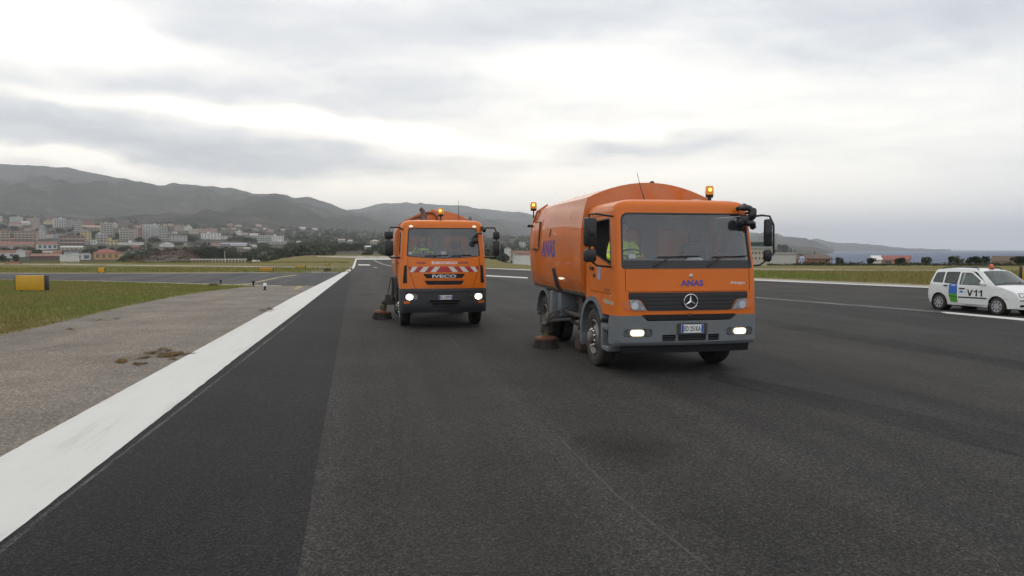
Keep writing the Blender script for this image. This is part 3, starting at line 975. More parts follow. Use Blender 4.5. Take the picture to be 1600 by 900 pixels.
def cab_base(root, sh, P):
    """shell with door openings, doors, glass, roof, rear wall, interior"""
    zt, zb = P['ztop'], P['zbot']
    body = P['paint']
    cvs = [zb + .15 * i for i in range(1, 12)]
    U = sh.u_y
    dy0, dy1, dz0, dz1 = P['door']
    arch = P['arch']          # (y, z, r)
    um = sh.umax

    def side_low(sgn):
        pts = []
        n = 8
        ay, az, ar = arch
        y_end = sh.yb
        th0 = math.acos(min(1, max(-1, (y_end - ay) / ar)))
        th1 = PI - math.asin((zb - az) / ar)
        for i in range(n + 1):
            th = th0 + (th1 - th0) * i / n
            pts.append((sgn * U(ay + ar * math.cos(th)), az + ar * math.sin(th)))
        return pts            # from the rear to the front
    low_r = side_low(1)
    outer = [(-um, zt), (-um, low_r[0][1])] + [(-u, z) for u, z in low_r[1:]] + [(u, z) for u, z in low_r[::-1][:-1]] + [(um, low_r[0][1]), (um, zt)]
    door = rpoly([(U(dy0), dz0), (U(dy1), dz0), (U(dy1), dz1), (U(dy0) + P['pil'], dz1)], [.05, .05, .06, .06])
    g = .008
    holes = [P['screen'], door, mirr(door)]
    bm = bmesh.new()
    panel(bm, outer, sh, .045, holes, cu=sh.cu, cv=cvs)
    cab = obj('cab', bm, body, root)
    # rear wall with two windows
    bm = bmesh.new()
    hw = sh.hw - .03

    def rear(u, v, t): return Vector((u * (1 - float(np.interp(v, sh.tz, sh.tx))), sh.yb - .02 - t, v))
    panel(bm, [(-hw, zb + .1), (hw, zb + .1), (hw, zt), (-hw, zt)], rear, .05,
          [rrect(-.82, -.20, 1.85, 2.36, .06), rrect(.12, .82, 1.85, 2.36, .06)], mi=0)
    obj('rear_wall', bm, TRIM, cab)
    # roof
    bm = bmesh.new()
    lv = P['roof']
    N = 72
    us = np.linspace(-um, um, N)
    rings = []
    yc = sh.yb * .6
    for z, k in lv:
        ring = []
        for u in us:
            p = sh(u, zt)
            ring.append(bm.verts.new((p.x * (1 - k), yc + (p.y - yc) * (1 - k), z)))
        rings.append(ring)
    for A, B in zip(rings, rings[1:]):
        for i in range(N):
            j = (i + 1) % N
            bm.faces.new((A[i], A[j], B[j], B[i]))
    bm.faces.new(rings[-1])
    bm.faces.new(rings[0][::-1])
    obj('roof', bm, body, cab, smooth=50)
    # floor
    bm = bmesh.new()
    box(bm, -hw, hw, .25, sh.yb - .08, zb + .02, zb + .12)
    obj('cab_floor', bm, BLACKM, cab)
    # windscreen
    bm = bmesh.new()
    panel(bm, P['screen'], sh, .006, cu=sh.cu, cv=cvs, t0=.014)
    ws = obj('windscreen', bm, GLASS, root)
    bm = bmesh.new()
    us_ = [p[0] for p in P['screen']]; vs_ = [p[1] for p in P['screen']]
    cu_, cv_ = (min(us_) + max(us_)) / 2, (min(vs_) + max(vs_)) / 2
    inner = [(cu_ + (u - cu_) * .972, cv_ + (v - cv_) * .952) for u, v in P['screen']]
    panel(bm, P['screen'], sh, .014, [inner], cu=sh.cu, cv=cvs, t0=-.003)
    obj('window_seal', bm, BLACK, ws)
    if P.get('frit'):
        bm = bmesh.new()
        panel(bm, P['frit'], sh, .004, cu=sh.cu, cv=cvs, t0=.009)
        obj('lower_band', bm, BLACK, ws)
    # doors
    for sgn in (-1, 1):
        f = (lambda pts: pts) if sgn > 0 else mirr
        dg_ = rpoly([(U(dy0) + g, dz0 + g), (U(dy1) - g, dz0 + g), (U(dy1) - g, dz1 - g), (U(dy0) + P['pil'] + g, dz1 - g)], [.05, .05, .06, .06])
        win = rpoly([(U(y), z) for y, z in P['win']], [.05, .06, .06, .05])
        bm = bmesh.new()
        panel(bm, f(dg_), sh, .04, [f(win)], cu=sh.cu, cv=cvs, t0=.002)
        d = obj('door', bm, body, root)
        bm = bmesh.new()
        us_ = [p[0] for p in win]; vs_ = [p[1] for p in win]
        a_, b_ = sum(us_) / len(us_), sum(vs_) / len(vs_)
        inn = [(a_ + (u - a_) * .93, b_ + (v - b_) * .94) for u, v in win]
        panel(bm, f(win), sh, .03, [f(inn)], cu=sh.cu, cv=cvs, t0=-.001)
        obj('window_seal', bm, BLACK, d)
        if not (sgn < 0 and P.get('open_left')):
            bm = bmesh.new()
            panel(bm, f(inn), sh, .005, cu=sh.cu, cv=cvs, t0=.012)
            obj('window', bm, GLASS_SIDE, d)
        bm = bmesh.new()
        panel(bm, f(rrect(U(dy1 - .26), U(dy1 - .08), dz0 + .36, dz0 + .42, .015)), sh, .03, cu=sh.cu, t0=-.025)
        obj('handle', bm, BLACK, d)
        bm = bmesh.new()
        box(bm, sgn * (sh.hw - .20), sgn * (sh.hw - .06), .5, sh.yb - .15, 1.45, 1.75, .02)
        obj('door_lining', bm, TRIM, d)
    # dashboard, wheel, seats
    zd = P['zdash']
    bm = bmesh.new()
    box(bm, -hw + .10, hw - .10, P['yd'] + .02, P['yd'] + .46, zd - .55, zd - .02, .05)
    box(bm, -hw + .2, -.12, P['yd'] + .28, P['yd'] + .56, zd - .18, zd + .05, .06)
    obj('dashboard', bm, DASH, cab)
    xs = P['driver_x']
    bm = bmesh.new()
    wm = Matrix.Translation((xs, P['yd'] + .60, zd + .10)) @ Matrix.Rotation(R(-28), 4, 'X')
    tube(bm, [wm @ Vector((.22 * math.cos(a), .22 * math.sin(a), 0)) for a in np.linspace(0, 2 * PI, 24, endpoint=False)], .016, 8, closed=True)
    for a in (R(200), R(340), R(90)):
        tube(bm, [wm @ Vector((0, 0, -.02)), wm @ Vector((.21 * math.cos(a), .21 * math.sin(a), 0))], .014, 6)
    tube(bm, [wm @ Vector((0, 0, 0)), wm @ Vector((0, -.05, -.45))], .03, 8)
    obj('steering_wheel', bm, BLACK, cab)
    for x in (xs, -xs * 1.0):
        bm = bmesh.new()
        y = P['ys']
        box(bm, x - .25, x + .25, y - .28, y + .25, P['zs'] - .14, P['zs'], .05)
        box(bm, x - .24, x + .24, y + .20, y + .33, P['zs'] - .02, P['zs'] + .58, .05)
        box(bm, x - .13, x + .13, y + .22, y + .31, P['zs'] + .60, P['zs'] + .80, .04)
        box(bm, x - .2, x + .2, y - .2, y + .2, zb + .12, P['zs'] - .13, .02)
        obj('seat', bm, SEAT, cab)
    return cab


def wheel(parent, x, y, z, r, w, out, dual=False, rimmat=STEEL):
    """out = -1 / +1: side of the truck the wheel faces; x = outer face"""
    m = Matrix.Translation((x, y, z)) @ Matrix.Rotation(out * PI / 2, 4, 'Y')
    bm = bmesh.new()
    wd = w * (2.15 if dual else 1)
    rr = r * .60
    prof = [(rr, -.02), (rr + .03, 0.0), (r * .86, .006), (r * .95, -.012), (r * .985, -.04), (r, -.06)]
    k = 5
    for i in range(k):
        z0 = -.06 - (w - .12) * i / k
        prof += [(r, z0 - .004), (r, z0 - (w - .12) / k + .014), (r - .012, z0 - (w - .12) / k + .010), (r - .012, z0 - (w - .12) / k + .004)]
    prof += [(r, -w + .06), (r * .95, -w + .02), (rr, -w)]
    lathe(bm, prof, 48, m)
    if dual:
        lathe(bm, [(rr, -w - .05), (r * .95, -w - .06), (r, -w - .10), (r, -wd + .06), (rr, -wd)], 40, m)
    t = obj('wheel', bm, RUBBER, parent)
    bm = bmesh.new()
    deep = -.16 if dual else -.055
    lathe(bm, [(rr + .005, -.015), (rr - .012, .002), (rr - .03, -.01), (rr - .045, -.05), (rr * .80, deep - .01), (rr * .62, deep + (.03 if not dual else -.03)), (rr * .55, deep + .05), (rr * .38, deep + .055),
               (rr * .36, deep + .13), (rr * .26, deep + .15), (0, deep + .155)], 40, m)
    lathe(bm, [(rr, -w + .02), (0, -w + .02)], 32, m)
    obj('rim', bm, rimmat, t)
    for i in range(10):
        bm = bmesh.new()
        a = 2 * PI * i / 10
        mm = m @ Matrix.Translation((rr * .47 * math.cos(a), rr * .47 * math.sin(a), deep + .05))
        lathe(bm, [(.016, 0), (.016, .035), (.010, .045), (0, .045)], 8, mm)
        obj('wheel_nut', bm, CHROME, t)
    return t


def arch(bm, x0, x1, cy_, cz, r0, r1, a0, a1, n=14):
    """mudguard: ring sector between r0 and r1 from x0 to x1"""
    rows = []
    for i in range(n + 1):
        a = R(a0 + (a1 - a0) * i / n)
        c, s = math.cos(a), math.sin(a)
        rows.append([bm.verts.new((x, cy_ + rr * c, cz + rr * s)) for x, rr in ((x0, r0), (x1, r0), (x1, r1), (x0, r1))])
    for A, B in zip(rows, rows[1:]):
        for k in range(4):
            bm.faces.new((A[k], A[(k + 1) % 4], B[(k + 1) % 4], B[k]))
    bm.faces.new(rows[0]); bm.faces.new(rows[-1][::-1])


def beacon(parent, x, y, z, h=.17, r=.065, lit=True):
    bm = bmesh.new()
    lathe(bm, [(0, 0), (r * .9, 0), (r * .95, .03), (r, .05), (0, .05)], 20, Matrix.Translation((x, y, z)))
    b = obj('beacon', bm, BLACK, parent)
    bm = bmesh.new()
    lathe(bm, [(r, .05), (r * 1.02, .09), (r * .97, h - .02), (r * .8, h), (0, h + .005)], 20, Matrix.Translation((x, y, z)))
    obj('lens', bm, AMBER, b)
    bm = bmesh.new()
    ball(bm, (x - .012, y - r * .70, z + .05 + (h - .05) * .55), (r * .5, r * .42, (h - .05) * .26))
    obj('bulb', bm, AMBER_LIT, b)
    return b


def hopper(root, hw, zb, zsh, zc, y0, y1, mat):
    def half(k=1.0, dz=0.0):
        pr = [(hw * .90, zb), (hw * .955, zb + .12), (hw * .985, zb + .36), (hw, zb + .72), (hw * .995, zb + 1.02), (hw * .975, zb + 1.32), (hw * .94, zb + (zsh - zb) * .90), (hw * .90, zsh)]
        for i in range(1, 9):
            a = i / 8
            pr.append((hw * .90 * (1 - a) if a < 1 else 0, zsh + (zc - zsh) * (1 - (1 - a) ** 2.0)))
        return pr
    base = half()
    cz = (zb + zsh) / 2

    def ring(y, k, drop):
        out = []
        for x, z in base:
            out.append((x * k, y, zb + (z - zb) * (1 - drop)))
        return [(-x, yy, z) for x, yy, z in out] + [(x, yy, z) for x, yy, z in out[::-1][1:]]
    secs = [(y0, 1.0, 0), (y0 + .02, 1.0, 0), (y0 + 1.2, 1.0, 0.0), (y0 + 2.4, 1.0, .0), (y1 - .65, 1.0, .015), (y1 - .35, .985, .04), (y1 - .12, .95, .10), (y1, .87, .20)]
    bm = bmesh.new()
    rings = [[bm.verts.new(p) for p in ring(*s)] for s in secs]
    n = len(rings[0])
    for A, B in zip(rings, rings[1:]):
        for i in range(n):
            j = (i + 1) % n
            bm.faces.new((A[i], A[j], B[j], B[i]))
    bm.faces.new(rings[0]); bm.faces.new(rings[-1][::-1])
    o = obj('hopper', bm, mat, root, smooth=32)

    def side(u, v, t):                 # u = y along the truck, left side
        x = float(np.interp(v, [p[1] for p in base[:8]], [p[0] for p in base[:8]]))
        return Vector((-(x - t), u, v))
    return o, side


def drivers_body(name, label, loc, rz, hands, eye_h, parent_seat=0.0):
    """seated driver facing -Y; origin at the seat surface under the pelvis"""
    root = thing(name, label, 'person', loc, rz)

    def skin(nm, verts, edges, mats, parent, rootv=0, sub=2, pick=None):
        me = bpy.data.meshes.new(nm)
        me.from_pydata([v[:3] for v in verts], edges, [])
        o = bpy.data.objects.new(nm, me)
        C.objects.link(o)
        sm = o.modifiers.new('skin', 'SKIN')
        sm.use_smooth_shade = True
        for i, v in enumerate(verts):
            r = v[3]
            me.skin_vertices[0].data[i].radius = (r, r) if not isinstance(r, tuple) else r
            me.skin_vertices[0].data[i].use_root = (i == rootv)
        ss = o.modifiers.new('sub', 'SUBSURF')
        ss.levels = ss.render_levels = sub
        dg = bpy.context.evaluated_depsgraph_get()
        m2 = bpy.data.meshes.new_from_object(o.evaluated_get(dg))
        bpy.data.objects.remove(o)
        m2.materials.clear()
        for m in mats: m2.materials.append(m)
        idx = [0 if pick is None else pick(p.center) for p in m2.polygons]
        m2.polygons.foreach_set('material_index', idx)
        m2.polygons.foreach_set('use_smooth', [True] * len(m2.polygons))
        m2.name = nm
        return m2
    V, E = [], []

    def add(p, r, prev=None):
        V.append((*p, r)); i = len(V) - 1
        if prev is not None: E.append((prev, i))
        return i
    pel = add((0, 0, .10), .15)
    sp = add((0, .03, .28), .135, pel)
    ch = add((0, .04, .46), .15, sp)
    nk0 = add((0, .03, .585), .075, ch)
    nk = add((0, .01, .66), .055, nk0)
    hd = add((0, -.005, .76), .085, nk)
    hands_idx = []
    for sg, hp in ((-1, hands[0]), (1, hands[1])):
        s = add((sg * .17, .04, .52), .068, ch)
        el = add((sg * .27, -.12, .30), .047, s)
        wr = add((hp[0], hp[1] + .07, hp[2]), .030, el)
        pa = add((hp[0], hp[1], hp[2] + .01), .034, wr)
        for k in range(4):
            a = add((hp[0] + (k - 1.5) * .019, hp[1] - .045, hp[2] + .022), .0095, pa)
            b = add((hp[0] + (k - 1.5) * .020, hp[1] - .070 - .006 * (k in (1, 2)), hp[2] + .004), .0085, a)
            add((hp[0] + (k - 1.5) * .020, hp[1] - .055, hp[2] - .022), .008, b)
        a = add((hp[0] - sg * .036, hp[1] - .01, hp[2] + .012), .011, pa)
        add((hp[0] - sg * .048, hp[1] - .042, hp[2] + .016), .009, a)
        h = add((sg * .10, -.10, .09), .10, pel)
        kn = add((sg * .16, -.46, .10), .072, h)
        an = add((sg * .16, -.54, -.32), .05, kn)
        add((sg * .16, -.68, -.36), .045, an)
    m = skin('person', V, E, [SKIN, TROUSERS], None, 0, 2, lambda c: 1 if c.z < .2 and abs(c.y) < 1 and not (c.y < -.25 and c.z > .14) else 0)
    bm = bmesh.new()
    bm.from_mesh(m)
    # head: shaped from a sphere with brow, nose, mouth, chin and ears
    hc = Vector((0, -.01, .79))
    q = bmesh.ops.create_uvsphere(bm, u_segments=28, v_segments=20, radius=1.0)
    for v in q['verts']:
        c = v.co
        x, y, z = c.x * .078, c.y * .098, c.z * .122
        if z < 0: x *= 1 - .28 * (-z / .122) ** 1.5; y *= 1 - .10 * (-z / .122)
        if c.y < -.3:
            y -= .026 * math.exp(-((c.x * .078) / .012) ** 2 - ((z + .012) / .022) ** 2)      # nose
            y += .010 * (math.exp(-((c.x * .078 - .030) / .014) ** 2 - ((z - .012) / .010) ** 2) + math.exp(-((c.x * .078 + .030) / .014) ** 2 - ((z - .012) / .010) ** 2))  # eyes
            y -= .008 * math.exp(-((z - .034) / .012) ** 2)                                   # brow
            y -= .006 * math.exp(-((c.x * .078) / .026) ** 2 - ((z + .056) / .008) ** 2)      # lips
            y -= .010 * math.exp(-((c.x * .078) / .022) ** 2 - ((z + .098) / .018) ** 2)      # chin
        v.co = hc + Vector((x, y, z))
    for sg in (-1, 1):
        ball(bm, hc + Vector((sg * .080, .012, -.005)), (.012, .024, .034), seg=8)
    body = obj('body', bm, [SKIN, TROUSERS], root, smooth=80)
    # hair cap
    bm = bmesh.new()
    q = bmesh.ops.create_uvsphere(bm, u_segments=20, v_segments=14, radius=1.0)
    kill = []
    for v in q['verts']:
        c = v.co.copy()
        v.co = hc + Vector((c.x * .084, .006 + c.y * .103, c.z * .130))
        if c.z < .25 - .75 * (c.y + .3) * (c.y > -.3) or (c.y < -.45 and c.z < .62): kill.append(v)
    bmesh.ops.delete(bm, geom=kill, context='VERTS')
    obj('hair', bm, HAIR, body)
    # jacket
    V, E = [], []
    a = add((0, 0, .06), .165)
    b = add((0, .03, .26), .158, a)
    c = add((0, .04, .46), .172, b)
    add((0, .025, .58), .095, c)
    for sg, hp in ((-1, hands[0]), (1, hands[1])):
        s = add((sg * .18, .04, .525), .085, c)
        el = add((sg * .275, -.12, .30), .066, s)
        add((hp[0] + sg * .01, hp[1] + .10, hp[2]), .046, el)
    m = skin('jacket', V, E, [HIVIS, REFLECT], None, 0, 2, lambda p: 1 if (abs(p.z - .36) < .022 and abs(p.x) < .2) or (abs(p.x) > .215 and abs(p.z - .40) < .022) or (abs(abs(p.x) - .09) < .02 and p.z > .38 and p.y < .1 and p.z < .6) else 0)
    bm = bmesh.new(); bm.from_mesh(m)
    obj('jacket', bm, [HIVIS, REFLECT], body, smooth=80)
    return root


def side_brush(root, x, y, r, tilt=0.0, arm_from=None, mat_disc=RUST):
    """round gutter broom: disc, bristles, motor"""
    M0 = Matrix.Translation((x, y, 0)) @ Matrix.Rotation(tilt, 4, 'Y')
    bm = bmesh.new()
    lathe(bm, [(0, .245), (r * .35, .245), (r * .78, .215), (r * .80, .17), (r * .70, .165), (0, .165)], 36, M0)
    b = obj('side_brush', bm, mat_disc, root)
    bm = bmesh.new()
    rr = random.Random(3)
    for i in range(520):
        a = rr.random() * 2 * PI
        q0 = r * rr.uniform(.45, .76)
        q1 = q0 + r * rr.uniform(.16, .28)
        sw = rr.uniform(-.12, .12)
        p0 = Vector((q0 * math.cos(a), q0 * math.sin(a), .175))
        p1 = Vector((q1 * math.cos(a + sw), q1 * math.sin(a + sw), .004 + rr.random() * .012))
        w = Vector((-math.sin(a), math.cos(a), 0)) * .006
        vs = [bm.verts.new(M0 @ p) for p in (p0 - w, p0 + w, p1 + w * 1.6, p1 - w * 1.6)]
        bm.faces.new(vs)
    obj('bristles', bm, BRISTLE, b, smooth=None)
    bm = bmesh.new()
    lathe(bm, [(.09, .245), (.09, .42), (.06, .47), (0, .47)], 16, M0)
    box(bm, -.10, .10, -.06, .06, .30, .40, .015, mat=M0)
    obj('brush_motor', bm, GREASE, b)
    return b


def plate_number(root, cx, z0, z1, w, fm, txt):
    bm = bmesh.new()
    panel(bm, rrect(cx - w / 2, cx + w / 2, z0, z1, .008), fm, .012, t0=-.022)
    p = obj('number_plate', bm, WHITEP, root)
    for a, b in ((cx - w / 2 + .003, cx - w / 2 + w * .105), (cx + w / 2 - w * .105, cx + w / 2 - .003)):
        bm = bmesh.new()
        panel(bm, rrect(a, b, z0 + .004, z1 - .004, .004), fm, .001, t0=-.0235)
        obj('blue_band', bm, PLBLUE, p)
    text('plate_lettering', txt, (cx - w * .37, cx + w * .37, z0 + (z1 - z0) * .2, z0 + (z1 - z0) * .82), fm, INK, p, bold=.012, depth=.0245)
    return p


def chassis(root, hw, wb_y, r, y_end, hop_zb):
    bm = bmesh.new()
    for s in (-1, 1):
        box(bm, s * .42 - .05, s * .42 + .05, .35, y_end - .1, .62, .86, .01)
    box(bm, -.45, .45, .4, 1.1, .55, .95, .03)                       # engine sump
    box(bm, -.95, .95, wb_y - .07, wb_y + .07, .44, .60, .03)       # axle
    box(bm, -1.0, 1.0, 1.22, 1.38, .42, .56, .03)
    box(bm, -.8, .8, 2.0, y_end - .4, .86, hop_zb - .01, .02)
    return obj('chassis', bm, CHASSIS, root)


# ------------------------------------------------------------------ near truck
def build_near_truck():
    root = thing('sweeper_truck', 'nearer orange road sweeper truck with grey bumper and blue lettering on its side', 'road sweeper truck', (2.80, 11.55, 0), RWY, 'orange road sweeper trucks')
    sh = Shell(1.19, .04, .12, .15, 1.70, [(.5, 0), (1.0, 0), (1.33, .02), (1.70, .05), (2.62, .26)], [(1.0, 0), (1.7, .002), (2.62, .035)])
    U = sh.u_y
    scr = rpoly([(-1.105, 1.70), (1.105, 1.70), (1.10, 2.585), (-1.10, 2.585)], [.05, .05, .13, .13], 5)
    P = dict(ztop=2.62, zbot=.955, paint=ORANGE, door=(.25, 1.52, 1.29, 2.56), pil=.04, arch=(1.30, .51, .70),
             screen=scr, frit=[(-1.10, 1.705), (1.10, 1.705), (1.10, 1.83), (-1.10, 1.83)],
             win=[(.30, 1.74), (1.34, 1.94), (1.36, 2.49), (.36, 2.51)], open_left=True,
             roof=[(2.62, 0.0), (2.69, .012), (2.74, .045), (2.775, .11), (2.80, .22), (2.815, .45)], zdash=1.80, yd=.26, driver_x=-.72, ys=1.14, zs=1.53)
    cab = cab_base(root, sh, P)
    # pressed lines of the front panel
    bm = bmesh.new()
    panel(bm, rrect(-1.0, 1.0, 1.345, 1.385, .015), sh, .012, cu=sh.cu, t0=-.012)
    obj('front_moulding', bm, ORANGE, cab)
    bm = bmesh.new()
    for s in (-1, 1):
        panel(bm, [(s * 1.045 - .004, 1.35), (s * 1.045 + .004, 1.35), (s * 1.045 + .004, 1.70), (s * 1.045 - .004, 1.70)], sh, .002, cv=[1.5], t0=-.0015)
    panel(bm, [(-1.0, 1.335), (1.0, 1.335), (1.0, 1.343), (-1.0, 1.343)], sh, .002, cu=sh.cu, t0=-.002)
    obj('panel_gap', bm, BLACKM, cab)
    # grille
    bm = bmesh.new()
    gr = rpoly([(-1.0, 1.327), (-1.0, 1.225), (-.80, 1.225), (-.70, 1.045), (.70, 1.045), (.80, 1.225), (1.0, 1.225), (1.0, 1.327)], [.02, .02, .06, .03, .03, .06, .02, .02])
    panel(bm, gr, sh, .010, cu=sh.cu, t0=-.010)
    gri = obj('grille', bm, BLACK, root)
    bm = bmesh.new()
    for k, (z, w) in enumerate(((1.275, .97), (1.215, .76), (1.155, .73), (1.095, .70))):
        panel(bm, rrect(-w, w, z - .012, z + .012, .006), sh, .014, cu=sh.cu, t0=-.024)
    obj('slat', bm, BLACK, gri)
    bm = bmesh.new()
    c = sh(0, 1.188, -.04)
    tube(bm, [c + Vector((.112 * math.cos(a), 0, .112 * math.sin(a))) for a in np.linspace(0, 2 * PI, 36, endpoint=False)], .0095, 8, closed=True)
    for a in (R(90), R(210), R(330)):
        tip = c + Vector((.106 * math.cos(a), 0, .106 * math.sin(a)))
        side_ = Vector((-math.sin(a), 0, math.cos(a))) * .020
        hub = c + Vector((0, -.016, 0))
        v = [bm.verts.new(p) for p in (c + side_, tip, c - side_, hub)]
        for f in ((0, 1, 3), (1, 2, 3)):
            bm.faces.new([v[i] for i in f])
    obj('emblem', bm, CHROME, gri)
    # lettering
    text('lettering', 'ANAS', (-.145, .235, 1.425, 1.525), sh, BLUE, cab, bold=.035)
    text('badge_lettering', 'Atego', (.70, .965, 1.44, 1.50), sh, SILVER, cab, bold=.015)
    bm = bmesh.new()
    lathe(bm, [(.034, 0), (.034, .012), (.026, .020), (0, .022)], 20, Matrix.Translation(sh(.03, 1.585, .004)) @ Matrix.Rotation(PI / 2, 4, 'X'))
    obj('badge', bm, SILVER, cab)
    # left side markings
    bm = bmesh.new()
    panel(bm, [(-U(1.05), 1.50), (-U(.86), 1.50), (-U(.86), 1.735), (-U(1.05), 1.735)], sh, .002, t0=-.0025)
    obj('sticker', bm, STICKER, cab)
    bm = bmesh.new()
    panel(bm, [(-U(1.30), 1.53), (-U(1.16), 1.53), (-U(1.16), 1.575), (-U(1.22), 1.60), (-U(1.30), 1.575)], sh, .002, t0=-.0025)
    obj('small_emblem', bm, INK, cab)
    text('side_lettering', '1518', (-U(.66), -U(.42), 1.325, 1.37), sh, INK, cab)
    bm = bmesh.new()
    panel(bm, [(-U(.72), 1.135), (-U(.20), 1.125), (-U(.20), 1.185), (-U(.72), 1.20)], sh, .002, cu=sh.cu, t0=-.0025)
    obj('reflective_strip', bm, STRIP, cab)
    # head lights
    hl = rpoly([(.99, 1.22), (.83, 1.22), (.715, 1.055), (.955, 1.06)], [.03, .05, .02, .04])
    for s in (-1, 1):
        f = (lambda p: p) if s > 0 else mirr
        bm = bmesh.new()
        panel(bm, f(hl), sh, .008, cu=sh.cu, t0=-.012)
        h = obj('headlight', bm, LENS, root)
        bm = bmesh.new()
        panel(bm, f([(.905 + .058 * math.cos(a), 1.125 + .058 * math.sin(a)) for a in np.linspace(0, 2 * PI, 16, endpoint=False)]), sh, .004, t0=-.017)
        obj('projector', bm, CHROME, h)
        bm = bmesh.new()
        panel(bm, f(hl), sh, .003, cu=sh.cu, t0=-.026)
        obj('cover_glass', bm, CLEAR, h)
        bm = bmesh.new()
        panel(bm, f(rpoly([(1.0, 1.215), (.965, 1.06), (1.06, 1.065), (1.13, 1.20)], .02)), sh, .01, cu=sh.cu, t0=-.010)
        obj('turn_signal', bm, ORLENS, h)
    # lower lip under the grille
    bm = bmesh.new()
    panel(bm, rpoly([(-.86, .955), (-.66, .90), (.66, .90), (.86, .955), (.75, .985), (-.75, .985)], .02), sh, .02, cu=sh.cu, t0=-.001)
    obj('lip_gap', bm, BLACKM, cab)
    bm = bmesh.new()
    panel(bm, rrect(-.022, .022, .965, 1.0, .006), sh, .004, t0=-.006)
    obj('latch', bm, RUST, cab)
    # bumper
    bsh = Shell(1.205, .05, .14, .17, 1.7, [(.3, .05), (.50, .02), (.55, -.02), (.95, -.02), (1.2, 0)], [(.3, .02), (.52, 0), (1, 0)])
    ub = bsh.u_y
    e = ub(.42)
    out = rpoly([(-e, .50), (e, .50), (e, .90), (ub(.36), .965), (.80, .975), (.70, .885), (-.70, .885), (-.80, .975), (-ub(.36), .965), (-e, .90)], [.03, .03, .04, .03, .04, .03, .03, .04, .03, .04])
    fog_r = rrect(.62, 1.09, .635, .765, .06, 5)
    slots = [rrect(-.46, -.235, .565, .668, .02), rrect(-.205, .275, .565, .668, .02), rrect(.305, .50, .565, .668, .02)]
    bm = bmesh.new()
    panel(bm, out, bsh, .05, [fog_r, mirr(fog_r)] + slots, cu=bsh.cu, cv=[.6, .7, .8])
    bp = obj('bumper', bm, GREYPL, root)
    bm = bmesh.new()
    panel(bm, rrect(-1.15, 1.15, .53, .86, .03), bsh, .01, cu=bsh.cu, t0=.055)
    obj('backing', bm, BLACKM, bp)
    bm = bmesh.new()
    for z in (.595, .635):
        panel(bm, rrect(-.47, .51, z - .006, z + .006, .003), bsh, .01, cu=bsh.cu, t0=.03)
    obj('intake_bar', bm, DARKPL, bp)
    bm = bmesh.new()
    panel(bm, rrect(-.225, .285, .665, .845, .02), bsh, .008, t0=-.012)
    obj('plate_holder', bm, DARKPL, bp)
    bm = bmesh.new()
    panel(bm, rrect(-1.13, 1.13, .37, .515, .04), bsh, .04, cu=bsh.cu, t0=.06)
    obj('underrun_bar', bm, BLACK, bp)
    plate_number(root, .03, .695, .825, .375, bsh, 'ED 251KA')
    for s in (-1, 1):
        f = (lambda p: p) if s > 0 else mirr
        bm = bmesh.new()
        panel(bm, f(rrect(.625, 1.085, .64, .76, .05)), bsh, .008, cu=bsh.cu, t0=.035)
        fl = obj('fog_light', bm, LENS, root)
        lit = (.75, .965) if s < 0 else (.775, .985)
        bm = bmesh.new()
        panel(bm, f(rrect(lit[0], lit[1], .652, .748, .045)), bsh, .012, cu=bsh.cu, t0=.015)
        obj('lit_lamp', bm, LAMP, fl)
        for q in (.68, 1.045):
            bm = bmesh.new()
            panel(bm, f([(q + .042 * math.cos(a), .70 + .048 * math.sin(a)) for a in np.linspace(0, 2 * PI, 14, endpoint=False)]), bsh, .01, t0=.020)
            obj('small_lamp', bm, CHROME, fl)
        bm = bmesh.new()
        panel(bm, f(rrect(.622, 1.088, .637, .763, .05)), bsh, .003, cu=bsh.cu, t0=.008)
        obj('cover_glass', bm, CLEAR, fl)
    # steps behind the bumper and mudguards
    for s in (-1, 1):
        bm = bmesh.new()
        x0, x1 = s * 1.21, s * .98
        box(bm, x0, x1, .70, .80, .36, .80, .02)
        box(bm, x0, x1, .44, .74, .70, .79, .015)
        box(bm, x0, x1, .42, .80, .36, .44, .02)
        box(bm, s * 1.00, s * .96, .44, .76, .42, .72, .01)
        obj('step', bm, GREYPL, root)
        bm = bmesh.new()
        arch(bm, s * 1.215, s * .93, 1.30, .51, .62, .70, -14, 148)
        box(bm, s * 1.215, s * .95, 1.90, 1.94, .30, .50, .01)
        obj('front_mudguard', bm, GREYPL, root)
        bm = bmesh.new()
        arch(bm, s * 1.21, s * .62, 4.93, .51, .60, .655, 8, 172)
        box(bm, s * 1.21, s * .70, 4.10, 4.285, .50, 1.14, .015)
        box(bm, s * 1.10, s * .60, 3.80, 4.10, .62, 1.12, .02)
        obj('rear_mudguard', bm, GREYPL, root)
        wheel(root, s * 1.175, 1.30, .50, .50, .29, s)
        wheel(root, s * 1.165, 4.93, .50, .50, .27, s, dual=True)
    chassis(root, 1.19, 4.93, .5, 6.4, 1.16)
    # pipes, hoses and boxes between the axles
    bm = bmesh.new()
    box(bm, -1.08, -.62, 2.02, 2.42, .55, 1.02, .04)
    box(bm, -1.0, -.5, 2.6, 2.85, .62, 1.08, .03)
    tube(bm, [(-1.02, 3.75, .74), (-1.02, 2.5, .74)], .045, 10)
    tube(bm, [(-.95, 3.9, .60), (-.9, 3.3, .52), (-.9, 2.4, .62)], .035, 8)
    tube(bm, [(-.9, 2.7, 1.05), (-1.0, 2.9, .72), (-.95, 3.3, .66)], .03, 8)
    tube(bm, [(-.8, 2.9, 1.1), (-.82, 3.1, .6), (-.8, 3.5, .4)], .028, 8)
    obj('hydraulics', bm, CHASSIS, root)
    bm = bmesh.new()
    box(bm, .55, 1.08, 2.1, 3.1, .5, 1.0, .05)
    obj('fuel_tank', bm, CHASSIS, root)
    bm = bmesh.new()
    tube(bm, [(-.72, 2.5, 1.0), (-.74, 2.62, .55), (-.72, 2.9, .22)], .11, 14)
